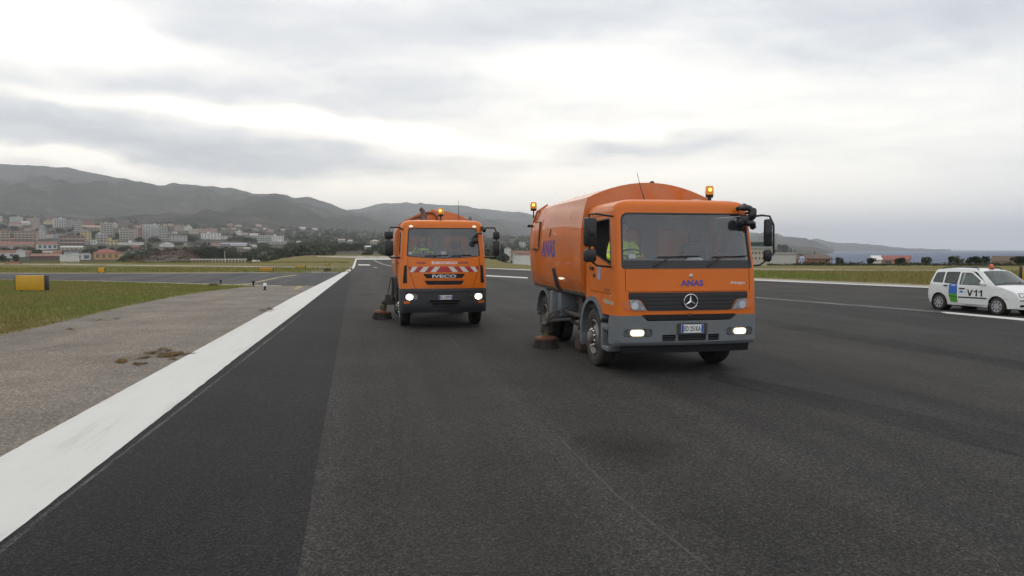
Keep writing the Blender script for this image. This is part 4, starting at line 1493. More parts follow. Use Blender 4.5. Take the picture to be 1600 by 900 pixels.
    box(bm, -1.0, -.35, 2.75, 3.1, .06, .26, .03)
    box(bm, -.3, .9, 2.95, 3.15, .06, .24, .03)
    obj('suction_nozzle', bm, pmat('dusty_brown_rubber', (.06, .035, .026), .85, var=.3, vs=9), root)
    b = side_brush(root, -1.42, 3.78, .285)
    bm = bmesh.new()
    tube(bm, [(-1.42, 3.80, .42), (-1.36, 3.6, .55), (-1.0, 3.3, .62)], .032, 8)
    tube(bm, [(-1.36, 3.85, .36), (-1.26, 3.9, .62), (-1.02, 3.9, .80)], .03, 8)
    tube(bm, [(-1.46, 3.7, .44), (-1.40, 3.55, .60), (-1.12, 3.42, .80)], .016, 6)
    tube(bm, [(-1.40, 3.84, .44), (-1.36, 3.64, .70), (-1.05, 3.4, .86)], .014, 6)
    box(bm, -1.52, -1.30, 3.70, 3.84, .30, .50, .02)
    obj('brush_arm', bm, CHASSIS, b)
    # hopper
    hp, side = hopper(root, 1.28, 1.17, 2.92, 3.20, 1.78, 6.35, HOPPER)
    bm = bmesh.new()
    for y0, y1 in ((1.82, 3.36), (3.88, 5.9)):
        panel(bm, [(y0, 1.165), (y1, 1.165), (y1, 1.225), (y0, 1.225)], side, .03, t0=-.012)
    obj('lower_rail', bm, STEEL, hp)
    text('side_lettering', 'ANAS', (4.75, 3.60, 1.84, 2.20), side, BLUE, hp, bold=.03)
    bm = bmesh.new()
    panel(bm, [(3.40, 1.18), (3.74, 1.18), (3.86, 1.62), (3.62, 1.62)], side, .012, cv=[1.24, 1.3, 1.4, 1.5], t0=-.010)
    obj('slot_shade', bm, BLACKM, hp)  # flat black plate on the skin; the slot's inner shade is painted
    for y in (2.55, 4.86):
        bm = bmesh.new()
        panel(bm, [(y, 1.26), (y + .008, 1.26), (y + .008, 2.88), (y, 2.88)], side, .01, cv=[1.5, 2.0, 2.3, 2.6], t0=-.004)
        obj('seam', bm, ORANGE, hp)
    bm = bmesh.new()
    panel(bm, [(4.04, 2.27), (4.12, 2.27), (4.06, 2.43), (4.00, 2.43)], side, .01, t0=-.006)
    obj('vent_slot', bm, BLACKM, hp)
    bm = bmesh.new()
    panel(bm, rrect(5.02, 5.62, 1.98, 2.62, .03), side, .03, [rrect(5.045, 5.595, 2.005, 2.595, .02)], t0=-.008, cv=[2.3, 2.5])
    obj('hatch_seal', bm, RUST, hp)
    bm = bmesh.new()
    panel(bm, rrect(5.045, 5.595, 2.005, 2.595, .02), side, .02, t0=-.012, cv=[2.3, 2.5])
    hd = obj('hatch', bm, HOPPER, hp)
    bm = bmesh.new()
    tube(bm, [side(5.58, 2.02, -.03), side(5.2, 2.02, -.03)], .014, 6)
    tube(bm, [side(5.02, 2.05, -.03), side(5.02, 2.60, -.03)], .014, 6)
    obj('hatch_bar', bm, RUST, hd)
    bm = bmesh.new()
    tube(bm, [side(5.75, 2.62, -.02) + Vector((0, 0, 0)), (-1.20, 5.55, 2.86), (-1.02, 5.3, 3.0)], .022, 8)
    tube(bm, [(-1.26, 5.9, 2.0), (-1.24, 6.02, 2.35), (-1.18, 6.08, 2.62)], .016, 8)
    obj('grab_rail', bm, ORANGE, hp)
    bm = bmesh.new()
    lathe(bm, [(.03, 0), (.035, .12), (.02, .13), (0, .13)], 10, Matrix.Translation((-1.20, 6.0, 2.55)) @ Matrix.Rotation(-PI / 2, 4, 'Y'))
    obj('side_lamp', bm, BLACK, hp)
    bm = bmesh.new()
    tube(bm, [(-1.08, 5.95, 2.72), (-1.19, 5.98, 2.74), (-1.19, 5.98, 2.92)], .016, 8)
    bb = obj('beacon_post', bm, BLACK, root)
    beacon(bb, -1.19, 5.98, 2.90, h=.20, r=.075)
    bm = bmesh.new()
    box(bm, -1.05, -.6, 5.7, 6.2, .78, .90, .02)
    box(bm, -1.12, -.9, 5.75, 5.9, .50, .56, .01)
    box(bm, -1.0, 1.0, 6.22, 6.32, .45, .58, .02)
    obj('rear_underrun', bm, CHASSIS, root)
    # roof fittings
    bm = bmesh.new()
    lathe(bm, [(.05, 0), (.05, .05), (.035, .08), (.035, .16), (0, .16)], 14, Matrix.Translation((.86, 1.15, 2.76)))
    bp2 = obj('beacon_post', bm, BLACK, root)
    beacon(bp2, .86, 1.15, 2.90, h=.20, r=.07)
    bm = bmesh.new()
    ball(bm, (.66, 1.25, 2.80), (.20, .12, .075))
    obj('roof_horn', bm, STRIP, root)
    for x in (-1.04, 1.06):
        bm = bmesh.new()
        ball(bm, (x, .62, 2.73 if x < 0 else 2.75), (.04, .05, .035))
        obj('roof_lamp', bm, BLACK, root)
    bm = bmesh.new()
    ball(bm, (.10, 1.9, 3.20), (.05, .05, .045))
    obj('vent_cap', bm, BLACK, hp)
    bm = bmesh.new()
    tube(bm, [(-.43, .85, 2.79), (-.47, .95, 3.02), (-.51, 1.04, 3.30)], [.012, .007, .004], 6)
    lathe(bm, [(.03, 0), (.02, .05), (0, .05)], 10, Matrix.Translation((-.43, .85, 2.78)))
    obj('antenna', bm, BLACK, root)
    # wipers
    for x0, x1, bx in ((-.52, .20, -.50), (.42, 1.03, .40)):
        bm = bmesh.new()
        a, b_ = sh(x0, 1.885, -.03), sh(x1, 1.90, -.03)
        tube(bm, [a, b_], .010, 6)
        tube(bm, [sh(bx - .08, 1.74, -.02), sh((x0 + x1) / 2 - .15, 1.89, -.04)], .012, 6)
        obj('wiper', bm, BLACK, root)
    # mirrors
    for s in (-1, 1):
        x = 1.565 if s < 0 else 1.46
        bm = bmesh.new()
        tube(bm, [(s * 1.10, .40, 2.52), (s * (x - .1), .28, 2.56), (s * (x + .02), .24, 2.545), (s * (x + (.0 if s < 0 else .10)), .25, 2.40)], .017, 8)
        tube(bm, [(s * 1.14, .36, 1.72), (s * (x - .12), .27, 1.75), (s * (x), .25, 1.84)], .017, 8)
        if s > 0:
            tube(bm, [(x + .10, .25, 2.40), (x + .11, .25, 1.95), (x + .02, .25, 1.80)], .017, 8)
        else:
            tube(bm, [(-x, .27, 2.12), (-x, .27, 1.98)], .022, 8)
        ma = obj('mirror_arm', bm, BLACK, root)
        tw = Matrix.Translation((s * x, .25, 2.275)) @ Matrix.Rotation(s * -.25, 4, 'Z')
        w = .105 if s < 0 else .065
        bm = bmesh.new()
        box(bm, -w, w, -.05, .05, -.225, .225, .035, mat=tw)
        box(bm, -.05, .05, -.065, -.04, -.06, .06, .01, mat=tw)
        mh = obj('mirror', bm, BLACK, ma)
        bm = bmesh.new()
        box(bm, -w + .015, w - .015, .050, .054, -.20, .20, 0, mat=tw)
        obj('mirror_glass', bm, MIRRORG, mh) if False else obj('glass', bm, MIRRORG, ma)
        tw = Matrix.Translation((s * x, .25, 1.905)) @ Matrix.Rotation(s * -.25, 4, 'Z')
        bm = bmesh.new()
        box(bm, -w, w, -.055, .055, -.10, .10, .04, mat=tw)
        obj('wide_angle_mirror', bm, BLACK, ma)
    # kerb mirror with its torn black shroud at the top right corner of the screen
    bm = bmesh.new()
    r3 = random.Random(11)
    tube(bm, [(.93, .30, 2.66), (1.00, .16, 2.72), (1.08, .10, 2.66), (1.10, .10, 2.52)], .028, 8)
    tube(bm, [(1.10, .34, 2.60), (1.14, .14, 2.60), (1.10, .10, 2.48)], .022, 8)
    for c, rr in (((1.0, .14, 2.665), (.12, .07, .055)), ((1.11, .12, 2.57), (.08, .07, .10)), ((.97, .10, 2.47), (.10, .06, .08)), ((.91, .10, 2.44), (.07, .05, .06)), ((1.06, .10, 2.42), (.10, .06, .055)), ((1.13, .14, 2.37), (.05, .05, .05))):
        ball(bm, c, rr, Matrix.Rotation(r3.uniform(-.6, .6), 4, 'Y'), seg=14)
    for v in bm.verts:
        v.co += Vector(noise.noise_vector(v.co * 9)) * .028
    obj('kerb_mirror', bm, BLACK, root)
    # interior bits on the dash
    bm = bmesh.new()
    tb = Matrix.Translation((.30, .47, 1.81))
    for k in range(5):
        box(bm, -.18 + .05 * k, .02 + .05 * k, -.08, .12, .01 * k, .012 + .012 * k, 0.003, mat=tb @ Matrix.Rotation(.3 * k, 4, 'Z'))
    obj('papers', bm, WHITEP, cab)
    bm = bmesh.new()
    panel(bm, rrect(-.98, -.86, 1.86, 1.93, .01), sh, .002, t0=.024)
    obj('screen_sticker', bm, WHITEP, cab)
    return root


near_truck = build_near_truck()


def local_to_world(root, p):
    c, s = math.cos(root.rotation_euler.z), math.sin(root.rotation_euler.z)
    return (root.location.x + p[0] * c - p[1] * s, root.location.y + p[0] * s + p[1] * c, p[2])


drivers_body('person', 'driver in a yellow hi-vis jacket at the open window of the nearer truck', local_to_world(near_truck, (-.74, 1.06, 1.555)), RWY, [(-.20, -.34, .30), (.20, -.34, .30)], .8)


# ------------------------------------------------------------------ far truck
def build_far_truck():
    root = thing('sweeper_truck', 'farther orange road sweeper truck with red and white chevrons and lit headlights', 'road sweeper truck', (-1.69, 18.4, 0), RWY, 'orange road sweeper trucks')
    sh = Shell(1.10, .07, .20, .22, 1.62, [(.4, .0), (1.0, 0), (1.4, .03), (1.81, .09), (2.58, .30)], [(1.0, 0), (1.6, .004), (1.81, .02), (2.6, .065)])
    U = sh.u_y
    scr = rpoly([(-.955, 1.83), (-.45, 1.79), (0, 1.775), (.45, 1.79), (.955, 1.83), (.935, 2.55), (-.935, 2.55)], [.06, 0, 0, 0, .06, .09, .09], 5)
    P = dict(ztop=2.60, zbot=1.02, paint=ORANGE_2, door=(.40, 1.46, 1.25, 2.52), pil=.05, arch=(1.30, .50, .66),
             screen=scr, frit=None, win=[(.48, 1.82), (1.28, 1.90), (1.30, 2.45), (.55, 2.46)], open_left=False,
             roof=[(2.60, 0.0), (2.66, .015), (2.71, .06), (2.735, .14), (2.75, .30), (2.755, .5)], zdash=1.86, yd=.33, driver_x=-.46, ys=1.18, zs=1.40)
    cab = cab_base(root, sh, P)
    bm = bmesh.new()
    for s in (-1, 1):
        panel(bm, [(s * .92 - .005, 1.80), (s * .92 + .005, 1.80), (s * .905 + .005, 1.60), (s * .73 + .005, 1.03), (s * .73 - .005, 1.03), (s * .905 - .005, 1.60)] if s > 0 else
              mirr([(.92 - .005, 1.80), (.92 + .005, 1.80), (.905 + .005, 1.60), (.73 + .005, 1.03), (.73 - .005, 1.03), (.905 - .005, 1.60)]), sh, .002, cu=sh.cu, cv=[1.2, 1.4], t0=-.0025)
    obj('panel_gap', bm, BLACKM, cab)
    # grille slots
    bm = bmesh.new()
    panel(bm, rpoly([(-.53, 1.395), (-.45, 1.285), (.45, 1.285), (.53, 1.395)], .03), sh, .006, cu=sh.cu, t0=-.004)
    g1 = obj('grille', bm, BLACKM, root)
    text('lettering', 'IVECO', (-.30, .30, 1.295, 1.375), sh, SILVER, g1, bold=.03, depth=.014)
    bm = bmesh.new()
    panel(bm, rpoly([(-.50, 1.22), (-.43, 1.12), (.43, 1.12), (.50, 1.22)], .03), sh, .006, cu=sh.cu, t0=-.004)
    obj('grille', bm, BLACKM, root)
    bm = bmesh.new()
    for z in (1.265, 1.10):
        panel(bm, rrect(-.52, .52, z - .018, z + .012, .01), sh, .016, cu=sh.cu, t0=-.018)
    obj('grille_moulding', bm, ORANGE_2, g1)
    # corner vents
    for s in (-1, 1):
        v = rpoly([(.93, 1.62), (1.00, 1.60), (1.04, 1.16), (.93, 1.16)], .03)
        bm = bmesh.new()
        panel(bm, v if s > 0 else mirr(v), sh, .006, cu=sh.cu, t0=-.005)
        obj('corner_vent', bm, BLACKM, root)
    # chevrons
    bm = bmesh.new()
    z0, z1 = 1.435, 1.575
    panel(bm, [(-.84, z0), (.84, z0), (.88, z1), (-.88, z1)], sh, .003, cu=sh.cu, t0=-.004)
    cb = obj('chevron_board', bm, REFLR, root)
    for k in range(3):
        x = .10 + .28 * k
        q = [(x + .11, z0 + .004), (x + .25, z0 + .004), (x + .13, z1 - .004), (x - .0, z1 - .004)]
        q = [(min(.865, a), b) for a, b in q]
        for qq in (q, mirr(q)):
            bm = bmesh.new()
            panel(bm, qq, sh, .001, cu=sh.cu, t0=-.006)
            obj('white_stripe', bm, REFLW, cb)
    text('badge_lettering', 'EUROCARGO', (-.31, .33, 1.635, 1.705), sh, SILVER, cab, bold=.02)
    text('lettering', 'ANAS', (-.70, -.46, 1.64, 1.70), sh, PURPLE, cab, bold=.03)
    text('lettering', 'ANAS', (.36, .62, 1.64, 1.70), sh, PURPLE, cab, bold=.03)
    # bumper
    bsh = Shell(1.105, .08, .20, .24, 1.7, [(.3, .08), (.45, .02), (.6, -.03), (.95, -.03), (1.2, 0)], [(.3, .02), (.5, 0), (1, 0)])
    e = bsh.u_y(.72)
    lamp = rrect(.66, .97, .735, .90, .05)
    intake = rpoly([(-.40, .735), (.42, .735), (.28, .565), (-.26, .565)], .03)
    bm = bmesh.new()
    panel(bm, rpoly([(-e, .42), (e, .42), (e, 1.0), (.9, 1.03), (-.9, 1.03), (-e, 1.0)], [.04, .04, .05, .0, .0, .05]), bsh, .05, [lamp, mirr(lamp), intake], cu=bsh.cu, cv=[.55, .7, .85, .95])
    bp = obj('bumper', bm, DARKPL, root)
    bm = bmesh.new()
    panel(bm, rrect(-1.0, 1.0, .5, .98, .03), bsh, .01, cu=bsh.cu, t0=.055)
    obj('backing', bm, BLACKM, bp)
    bm = bmesh.new()
    panel(bm, rrect(-.98, .98, .955, .985, .01), bsh, .02, cu=bsh.cu, t0=-.02)
    panel(bm, rrect(-1.0, 1.0, .50, .53, .01), bsh, .02, cu=bsh.cu, t0=-.015)
    panel(bm, rrect(-.36, .38, .60, .615, .004), bsh, .02, cu=bsh.cu, t0=.02)
    panel(bm, rrect(-.38, .40, .67, .685, .004), bsh, .02, cu=bsh.cu, t0=.02)
    obj('bumper_rib', bm, DARKPL, bp)
    plate_number(root, .03, .755, .86, .355, bsh, 'EL 639PS')
    for s in (-1, 1):
        f = (lambda p: p) if s > 0 else mirr
        bm = bmesh.new()
        panel(bm, f(rrect(.665, .965, .74, .895, .045)), bsh, .008, cu=bsh.cu, t0=.04)
        h = obj('headlight', bm, LENS, root)
        bm = bmesh.new()
        c = .875
        panel(bm, f([(c + .085 * math.cos(a), .818 + .072 * math.sin(a)) for a in np.linspace(0, 2 * PI, 20, endpoint=False)]), bsh, .012, cu=bsh.cu, t0=.018)
        obj('lit_lamp', bm, LAMPW, h)
        bm = bmesh.new()
        panel(bm, f([(.725 + .05 * math.cos(a), .818 + .055 * math.sin(a)) for a in np.linspace(0, 2 * PI, 16, endpoint=False)]), bsh, .012, t0=.022)
        obj('small_lamp', bm, CHROME, h)
        bm = bmesh.new()
        panel(bm, f(rrect(.662, .968, .737, .898, .045)), bsh, .003, cu=bsh.cu, t0=.008)
        obj('cover_glass', bm, CLEAR, h)
        bm = bmesh.new()
        panel(bm, f(rrect(.86, 1.02, .655, .715, .015)), bsh, .006, cu=bsh.cu, t0=-.006)
        obj('turn_signal', bm, ORLENS, h)
        x0, x1 = s * 1.11, s * .92
        bm = bmesh.new()
        arch(bm, x0, s * .88, 1.30, .50, .60, .66, -20, 150)
        box(bm, x0, s * .9, .68, .76, .40, .86, .02)
        box(bm, x0, s * .9, .40, .72, .40, .48, .02)
        obj('front_mudguard', bm, DARKPL, root)
        bm = bmesh.new()
        arch(bm, s * 1.12, s * .6, 4.9, .5, .58, .63, 8, 172)
        obj('rear_mudguard', bm, DARKPL, root)
        wheel(root, s * 1.07, 1.30, .47, .47, .28, s)
        wheel(root, s * 1.08, 4.9, .47, .47, .26, s, dual=True)
        # mirrors
        x = 1.36
        bm = bmesh.new()
        tube(bm, [(s * 1.0, .42, 2.50), (s * 1.12, .30, 2.56), (s * (x - .04), .25, 2.555), (s * (x + .0), .25, 2.44)], .022, 8)
        tube(bm, [(s * 1.06, .38, 1.80), (s * 1.16, .28, 1.80), (s * (x - .03), .25, 1.80), (s * x, .25, 1.90)], .024, 8)
        tube(bm, [(s * x, .26, 2.46), (s * x, .26, 1.86)], .02, 8)
        ma = obj('mirror_arm', bm, BLACK, root)
        w = .11 if s < 0 else .085
        for nm, zz, hh in (('wide_angle_mirror', 2.36, .10), ('mirror', 2.035, .195)):
            tw = Matrix.Translation((s * x, .25, zz)) @ Matrix.Rotation(s * -.2, 4, 'Z')
            bm = bmesh.new()
            box(bm, -w, w, -.055, .055, -hh, hh, .04, mat=tw)
            obj(nm, bm, BLACK, ma)
            bm = bmesh.new()
            box(bm, -w + .015, w - .015, .055, .059, -hh + .02, hh - .02, 0, mat=tw)
            obj('glass', bm, MIRRORG, ma)
    # kerb mirror hanging in front of the screen's right corner
    bm = bmesh.new()
    tube(bm, [(.96, .36, 2.44), (.92, .12, 2.42), (.80, .10, 2.38), (.80, .10, 2.30)], .016, 8)
    ball(bm, (.79, .09, 2.22), (.085, .05, .085), seg=14)
    box(bm, .82, .98, .10, .22, 2.385, 2.42, .01)
    obj('kerb_mirror', bm, BLACK, root)
    bm = bmesh.new()
    tube(bm, [(1.02, .40, 2.57), (1.06, .30, 2.48)], .05, 10)
    obj('mirror_bracket', bm, BLACK, root)
    # roof: marker lamps, beacon, antenna, exhaust
    for s in (-1, 1):
        bm = bmesh.new()
        ball(bm, sh(s * .86, 2.585, .01), (.055, .03, .03))
        obj('marker_lamp', bm, pmat('marker_lamp_lens', (.85, .8, .7), .2, emit=(1, .85, .7), es=.6), root)
    bm = bmesh.new()
    lathe(bm, [(.03, 0), (.022, .05), (.022, .17), (0, .17)], 10, Matrix.Translation((-.02, .70, 2.74)))
    bpst = obj('beacon_post', bm, BLACK, root)
    beacon(bpst, -.02, .70, 2.86, h=.21, r=.075)
    bm = bmesh.new()
    tube(bm, [(.46, .8, 2.74), (.46, .8, 3.30)], [.009, .004], 6)
    obj('antenna', bm, BLACK, root)
    bm = bmesh.new()
    tube(bm, [(-.38, 1.75, 2.2), (-.38, 1.75, 2.92), (-.40, 1.74, 3.02), (-.47, 1.70, 3.12)], [.075, .075, .068, .05], 14)
    obj('exhaust_stack', bm, STEEL, root)
    bm = bmesh.new()
    ball(bm, (.86, 1.55, 2.82), (.05, .05, .09))
    obj('air_horn', bm, GREYPL, root)
    for x0, x1 in ((-.48, .12), (.20, .72)):
        bm = bmesh.new()
        tube(bm, [sh(x0, 1.845, -.02), sh(x1, 1.865, -.02)], .012, 6)
        tube(bm, [sh((x0 + x1) / 2 - .1, 1.80, -.015), sh((x0 + x1) / 2, 1.86, -.03)], .012, 6)
        obj('wiper', bm, BLACK, root)
    bm = bmesh.new()
    panel(bm, rrect(-.90, -.82, 1.88, 1.95, .01), sh, .002, t0=.024)
    obj('screen_sticker', bm, WHITEP, cab)
    bm = bmesh.new()
    box(bm, -.04, .10, .42, .52, 1.84, 1.95, .02)
    obj('dash_box', bm, WHITEP, cab)
    chassis(root, 1.1, 4.9, .47, 6.2, 1.16)
    hp, side = hopper(root, 1.17, 1.15, 2.68, 3.06, 1.78, 6.1, HOPPER)
    bm = bmesh.new()
    tube(bm, [(-.34, 1.78, 2.98), (-.15, 1.76, 3.0), (-.03, 1.76, 2.9), (.0, 1.76, 2.72)], .03, 8)
    tube(bm, [(-.95, 1.77, 2.66), (-.62, 1.76, 2.86), (-.45, 1.76, 2.90)], .03, 8)
    obj('pipe', bm, RUST, hp)
    bm = bmesh.new()
    lathe(bm, [(.06, 0), (.05, .06), (0, .07)], 12, Matrix.Translation((-.12, 1.95, 3.04)))
    obj('vent_cap', bm, ORANGE_2, hp)
    bm = bmesh.new()
    panel(bm, [(1.9, 1.16), (5.6, 1.16), (5.6, 1.22), (1.9, 1.22)], side, .03, t0=-.012)
    obj('lower_rail', bm, STEEL, hp)
    text('side_lettering', 'ANAS', (4.5, 3.5, 1.9, 2.2), side, BLUE, hp, bold=.03)
    # side broom on its arm
    b = side_brush(root, -1.50, 3.19, .32, tilt=R(6))
    bm = bmesh.new()
    tube(bm, [(-1.50, 3.19, .44), (-1.30, 3.0, .60), (-1.08, 2.7, .66)], .055, 8)
    box(bm, -1.42, -1.10, 2.9, 3.1, .42, .72, .03)
    tube(bm, [(-1.22, 2.75, .55), (-1.20, 2.72, 1.22)], .030, 8)
    tube(bm, [(-1.10, 2.70, .45), (-1.08, 2.68, 1.28)], .036, 8)
    tube(bm, [(-1.34, 2.95, .70), (-1.24, 2.8, 1.24)], .014, 6)
    tube(bm, [(-1.12, 2.9, .30), (-1.10, 2.9, .62)], .04, 8)
    box(bm, -1.16, -.9, 2.6, 2.75, .26, .34, .02)
    obj('brush_arm', bm, CHASSIS, b)
    bm = bmesh.new()
    box(bm, -1.04, -.5, 2.0, 2.5, .5, 1.0, .03)
    box(bm, .5, 1.04, 2.0, 3.0, .5, 1.0, .03)
    tube(bm, [(-.72, 2.6, 1.0), (-.74, 2.7, .5), (-.72, 3.0, .2)], .11, 12)
    obj('suction_nozzle', bm, CHASSIS, root)
    return root


far_truck = build_far_truck()
drivers_body('person', 'driver in a yellow hi-vis jacket behind the windscreen of the farther truck', local_to_world(far_truck, (-.46, 1.08, 1.46)), RWY, [(-.19, -.30, .40), (.19, -.30, .40)], .8)


# ------------------------------------------------------------------ white car
def build_car():
    """local: y = distance back from the nose, x > 0 is image right; faces -y like the trucks"""
    S = .925
    L = 3.54
    prof_top = [(.03, .34), (.0, .44), (.03, .58), (.09, .70), (.20, .80), (.48, .90), (.80, .965)]           # nose to cowl
    ws_top = (1.42, 1.42)
    roofl = [(1.42, 1.42), (1.70, 1.475), (2.2, 1.50), (2.8, 1.49), (3.22, 1.45), (3.30, 1.41)]
    rear = [(3.30, 1.41), (3.40, 1.10), (3.44, .96), (3.50, .80), (3.54, .58), (3.53, .40), (3.46, .26)]

    def hwid(y, z):
        w = .775
        if y < .55: w -= .19 * ((.55 - y) / .55) ** 2.2
        if y > 3.1: w -= .075 * ((y - 3.1) / .44) ** 2
        if z > .92: w -= .20 * ((z - .92) / .56) ** 1.15
        if z < .45: w -= .03 * (.45 - z) / .2
        if .55 < z < .8: w += .012
        return w

    def side(sgn):
        def f(u, v, t):
            return Vector((sgn * (hwid(u, v) - t), u, v)) * S
        return f
    root = thing('patrol_car', 'small white airport car with V11 on its open front door and orange beacon', 'car', (0, 0, 0), 0)
    wr, fy, ry = .285, .70, 3.0
    fz = .285

    def archp(cy_, r, n=12):
        return [(cy_ + r * math.cos(PI - PI * i / n), fz + r * math.sin(PI - PI * i / n)) for i in range(n + 1)]
    low = [(.05, .24)] + [(fy - .345, .22)] + archp(fy, .345)[1:-1] + [(fy + .345, .22)] + [(ry - .345, .22)] + archp(ry, .345)[1:-1] + [(ry + .345, .24)]
    # silhouette: lower edge, then rear, roof, screen pillar, bonnet
    sil = low + rear[::-1][:-1] + roofl[::-1] + [(.80, .965)] + prof_top[::-1][1:]
    door = rpoly([(1.02, .30), (2.02, .30), (2.05, .95), (2.03, 1.40), (1.62, 1.405), (1.02, .96)], [.04, .04, .0, .05, .08, .03])
    w_front = rpoly([(1.08, .945), (1.98, .955), (1.97, 1.372), (1.63, 1.368)], [.03, .03, .05, .06])
    w_rear = rpoly([(2.10, .955), (2.80, .97), (2.82, 1.37), (2.09, 1.385)], [.03, .04, .06, .05])
    w_quarter = rpoly([(2.86, .975), (3.33, .99), (3.25, 1.34), (2.88, 1.37)], [.03, .05, .06, .03])
    cvs = [.35, .45, .55, .7, .85, .95, 1.05, 1.15, 1.25, 1.35]
    cus = [.1, .2, .3, .4, .5, .8, 1.2, 1.6, 2.0, 2.4, 2.8, 3.1, 3.25, 3.4]
    bm = bmesh.new()
    panel(bm, sil, side(-1), .03, [door, w_rear, w_quarter], cu=cus, cv=cvs)       # near side, door open
    panel(bm, sil, side(1), .03, [w_front, w_rear, w_quarter], cu=cus, cv=cvs)

    # centre strips: across the width along a profile
    def strip(bm, prof, crown=.012, inset=0.0, t=.025, n=14, mi=0):
        nrm = []
        for i, (y, z) in enumerate(prof):
            a = prof[max(0, i - 1)]; b = prof[min(len(prof) - 1, i + 1)]
            d = Vector((b[0] - a[0], b[1] - a[1])).normalized()
            nrm.append(Vector((-d.y, d.x)))
        for off in (0, 1):
            rows = []
            for (y, z), nn in zip(prof, nrm):
                row = []
                for k in range(n + 1):
                    q = -1 + 2 * k / n
                    w = hwid(y, z) - inset
                    edge = abs(q) ** 8
                    c = crown * (1 - q * q) - .012 * edge - t * off
                    row.append(bm.verts.new(Vector((q * w, y + nn.x * c, z + nn.y * c)) * S))
                rows.append(row)
            for A, B in zip(rows, rows[1:]):
                for k in range(n):
                    bm.faces.new((A[k], A[k + 1], B[k + 1], B[k])).material_index = mi
    strip(bm, [(.06, .22), (.03, .34), (.0, .44), (.03, .58), (.09, .70), (.13, .755)], .05)
    strip(bm, [(.13, .755), (.20, .80), (.32, .85), (.48, .90), (.65, .938), (.80, .965)], .03)
    strip(bm, roofl, .02)
    strip(bm, [(3.44, .96), (3.50, .80), (3.54, .58), (3.53, .40), (3.46, .24)], .03)
    body = obj('body', bm, CARWHITE, root, smooth=40)
    # pillars beside the windscreen come from the side panels; glass
    bm = bmesh.new()
    strip(bm, [(.80, .965), (1.0, 1.115), (1.2, 1.262), (1.42, 1.42)], .03, .055, .006)
    wsn = obj('windscreen', bm, GLASS_CAR, root, smooth=40)
    bm = bmesh.new()
    strip(bm, [(3.30, 1.41), (3.36, 1.24), (3.40, 1.10), (3.44, .96)], .03, .05, .006)
    obj('rear_window', bm, GLASS_CAR, root, smooth=40)
    for sg, w in ((-1, w_rear), (-1, w_quarter), (1, w_rear), (1, w_quarter), (1, w_front)):
        bm = bmesh.new()
        panel(bm, w, side(sg), .005, t0=.012, cu=cus, cv=cvs)
        obj('side_window', bm, GLASS_CAR, root)
    # black seals, rubbing strips, cowl, wheel arch liners, sills
    bm = bmesh.new()
    for sg in (-1, 1):
        for w in (w_rear, w_quarter):
            bm = bmesh.new()
            a_, b_ = sum(p[0] for p in w) / len(w), sum(p[1] for p in w) / len(w)
            panel(bm, w, side(sg), .02, [[(a_ + (u - a_) * .95, b_ + (v - b_) * .92) for u, v in w]], t0=-.001)
            obj('window_seal', bm, BLACK, body)
        bm = bmesh.new()
        panel(bm, rrect(2.16, 2.56, .505, .545, .01), side(sg), .02, t0=-.012)
        obj('rubbing_strip', bm, BLACK, body)
    bm = bmesh.new()
    panel(bm, rrect(2.08, 2.10, .32, 1.38, .005), side(-1), .002, t0=-.002, cv=cvs)
    obj('door_gap', bm, BLACK, body)
    bm = bmesh.new()
    strip(bm, [(.78, .968), (.84, .995), (.90, 1.035)], .034, .06, .01)
    obj('cowl', bm, BLACK, wsn)
    bm = bmesh.new()
    for z, x0, x1 in ((1.01, -.55, .02), (1.015, .0, .5)):
        tube(bm, [Vector((x0, .82, z - .02)) * S, Vector((x1, .90, z + .06)) * S], .010, 6)
    obj('wiper', bm, BLACK, wsn)
    # interior
    bm = bmesh.new()
    box(bm, -.70 * S, .70 * S, .95 * S, 3.3 * S, .26, .34)
    box(bm, -.68 * S, .68 * S, .86 * S, 1.12 * S, .5, .97, .04)
    for x in (-.36, .36):
        box(bm, (x - .22) * S, (x + .22) * S, 1.55 * S, 2.0 * S, .34, .60, .05)
        box(bm, (x - .22) * S, (x + .22) * S, 1.98 * S, 2.12 * S, .5, 1.14, .05)
        box(bm, (x - .12) * S, (x + .12) * S, 2.0 * S, 2.1 * S, 1.15, 1.32, .03)
    box(bm, -.62 * S, .62 * S, 2.85 * S, 3.0 * S, .4, 1.1, .05)
    box(bm, -.66 * S, .66 * S, .3 * S, .9 * S, .3, .75)
    obj('interior', bm, pmat('car_interior', (.10, .095, .09), .9), root)
    # open front door on the near side
    hinge = Vector((-hwid(1.02, .6) * S, 1.02 * S, 0))
    ang = R(13)
    MD = Matrix.Translation(hinge) @ Matrix.Rotation(ang, 4, 'Z') @ Matrix.Translation(-hinge)
    sf = side(-1)

    def dmap(u, v, t): return MD @ (sf(u, v, t) + Vector((-.004, 0, 0)))
    bm = bmesh.new()
    panel(bm, door, dmap, .05, [w_front], cu=cus, cv=cvs)
    d = obj('door', bm, CARWHITE, root, smooth=40)
    d['label'] = 'front door standing open with V11 lettering'
    bm = bmesh.new()
    panel(bm, w_front, dmap, .005, t0=.012)
    obj('window', bm, GLASS_CAR, d)
    bm = bmesh.new()
    a_, b_ = sum(p[0] for p in w_front) / len(w_front), sum(p[1] for p in w_front) / len(w_front)
    panel(bm, w_front, dmap, .02, [[(a_ + (u - a_) * .95, b_ + (v - b_) * .93) for u, v in w_front]], t0=-.001)
    panel(bm, rrect(1.05, 2.0, .50, .545, .01), dmap, .02, t0=-.012)
    panel(bm, rrect(1.12, 1.98, .32, .90, .02), dmap, .004, t0=.052)
    obj('door_trim', bm, BLACK, d)
    bm = bmesh.new()
    panel(bm, rrect(1.78, 1.97, .80, .845, .015), dmap, .03, t0=-.02)
    obj('handle', bm, BLACK, d)
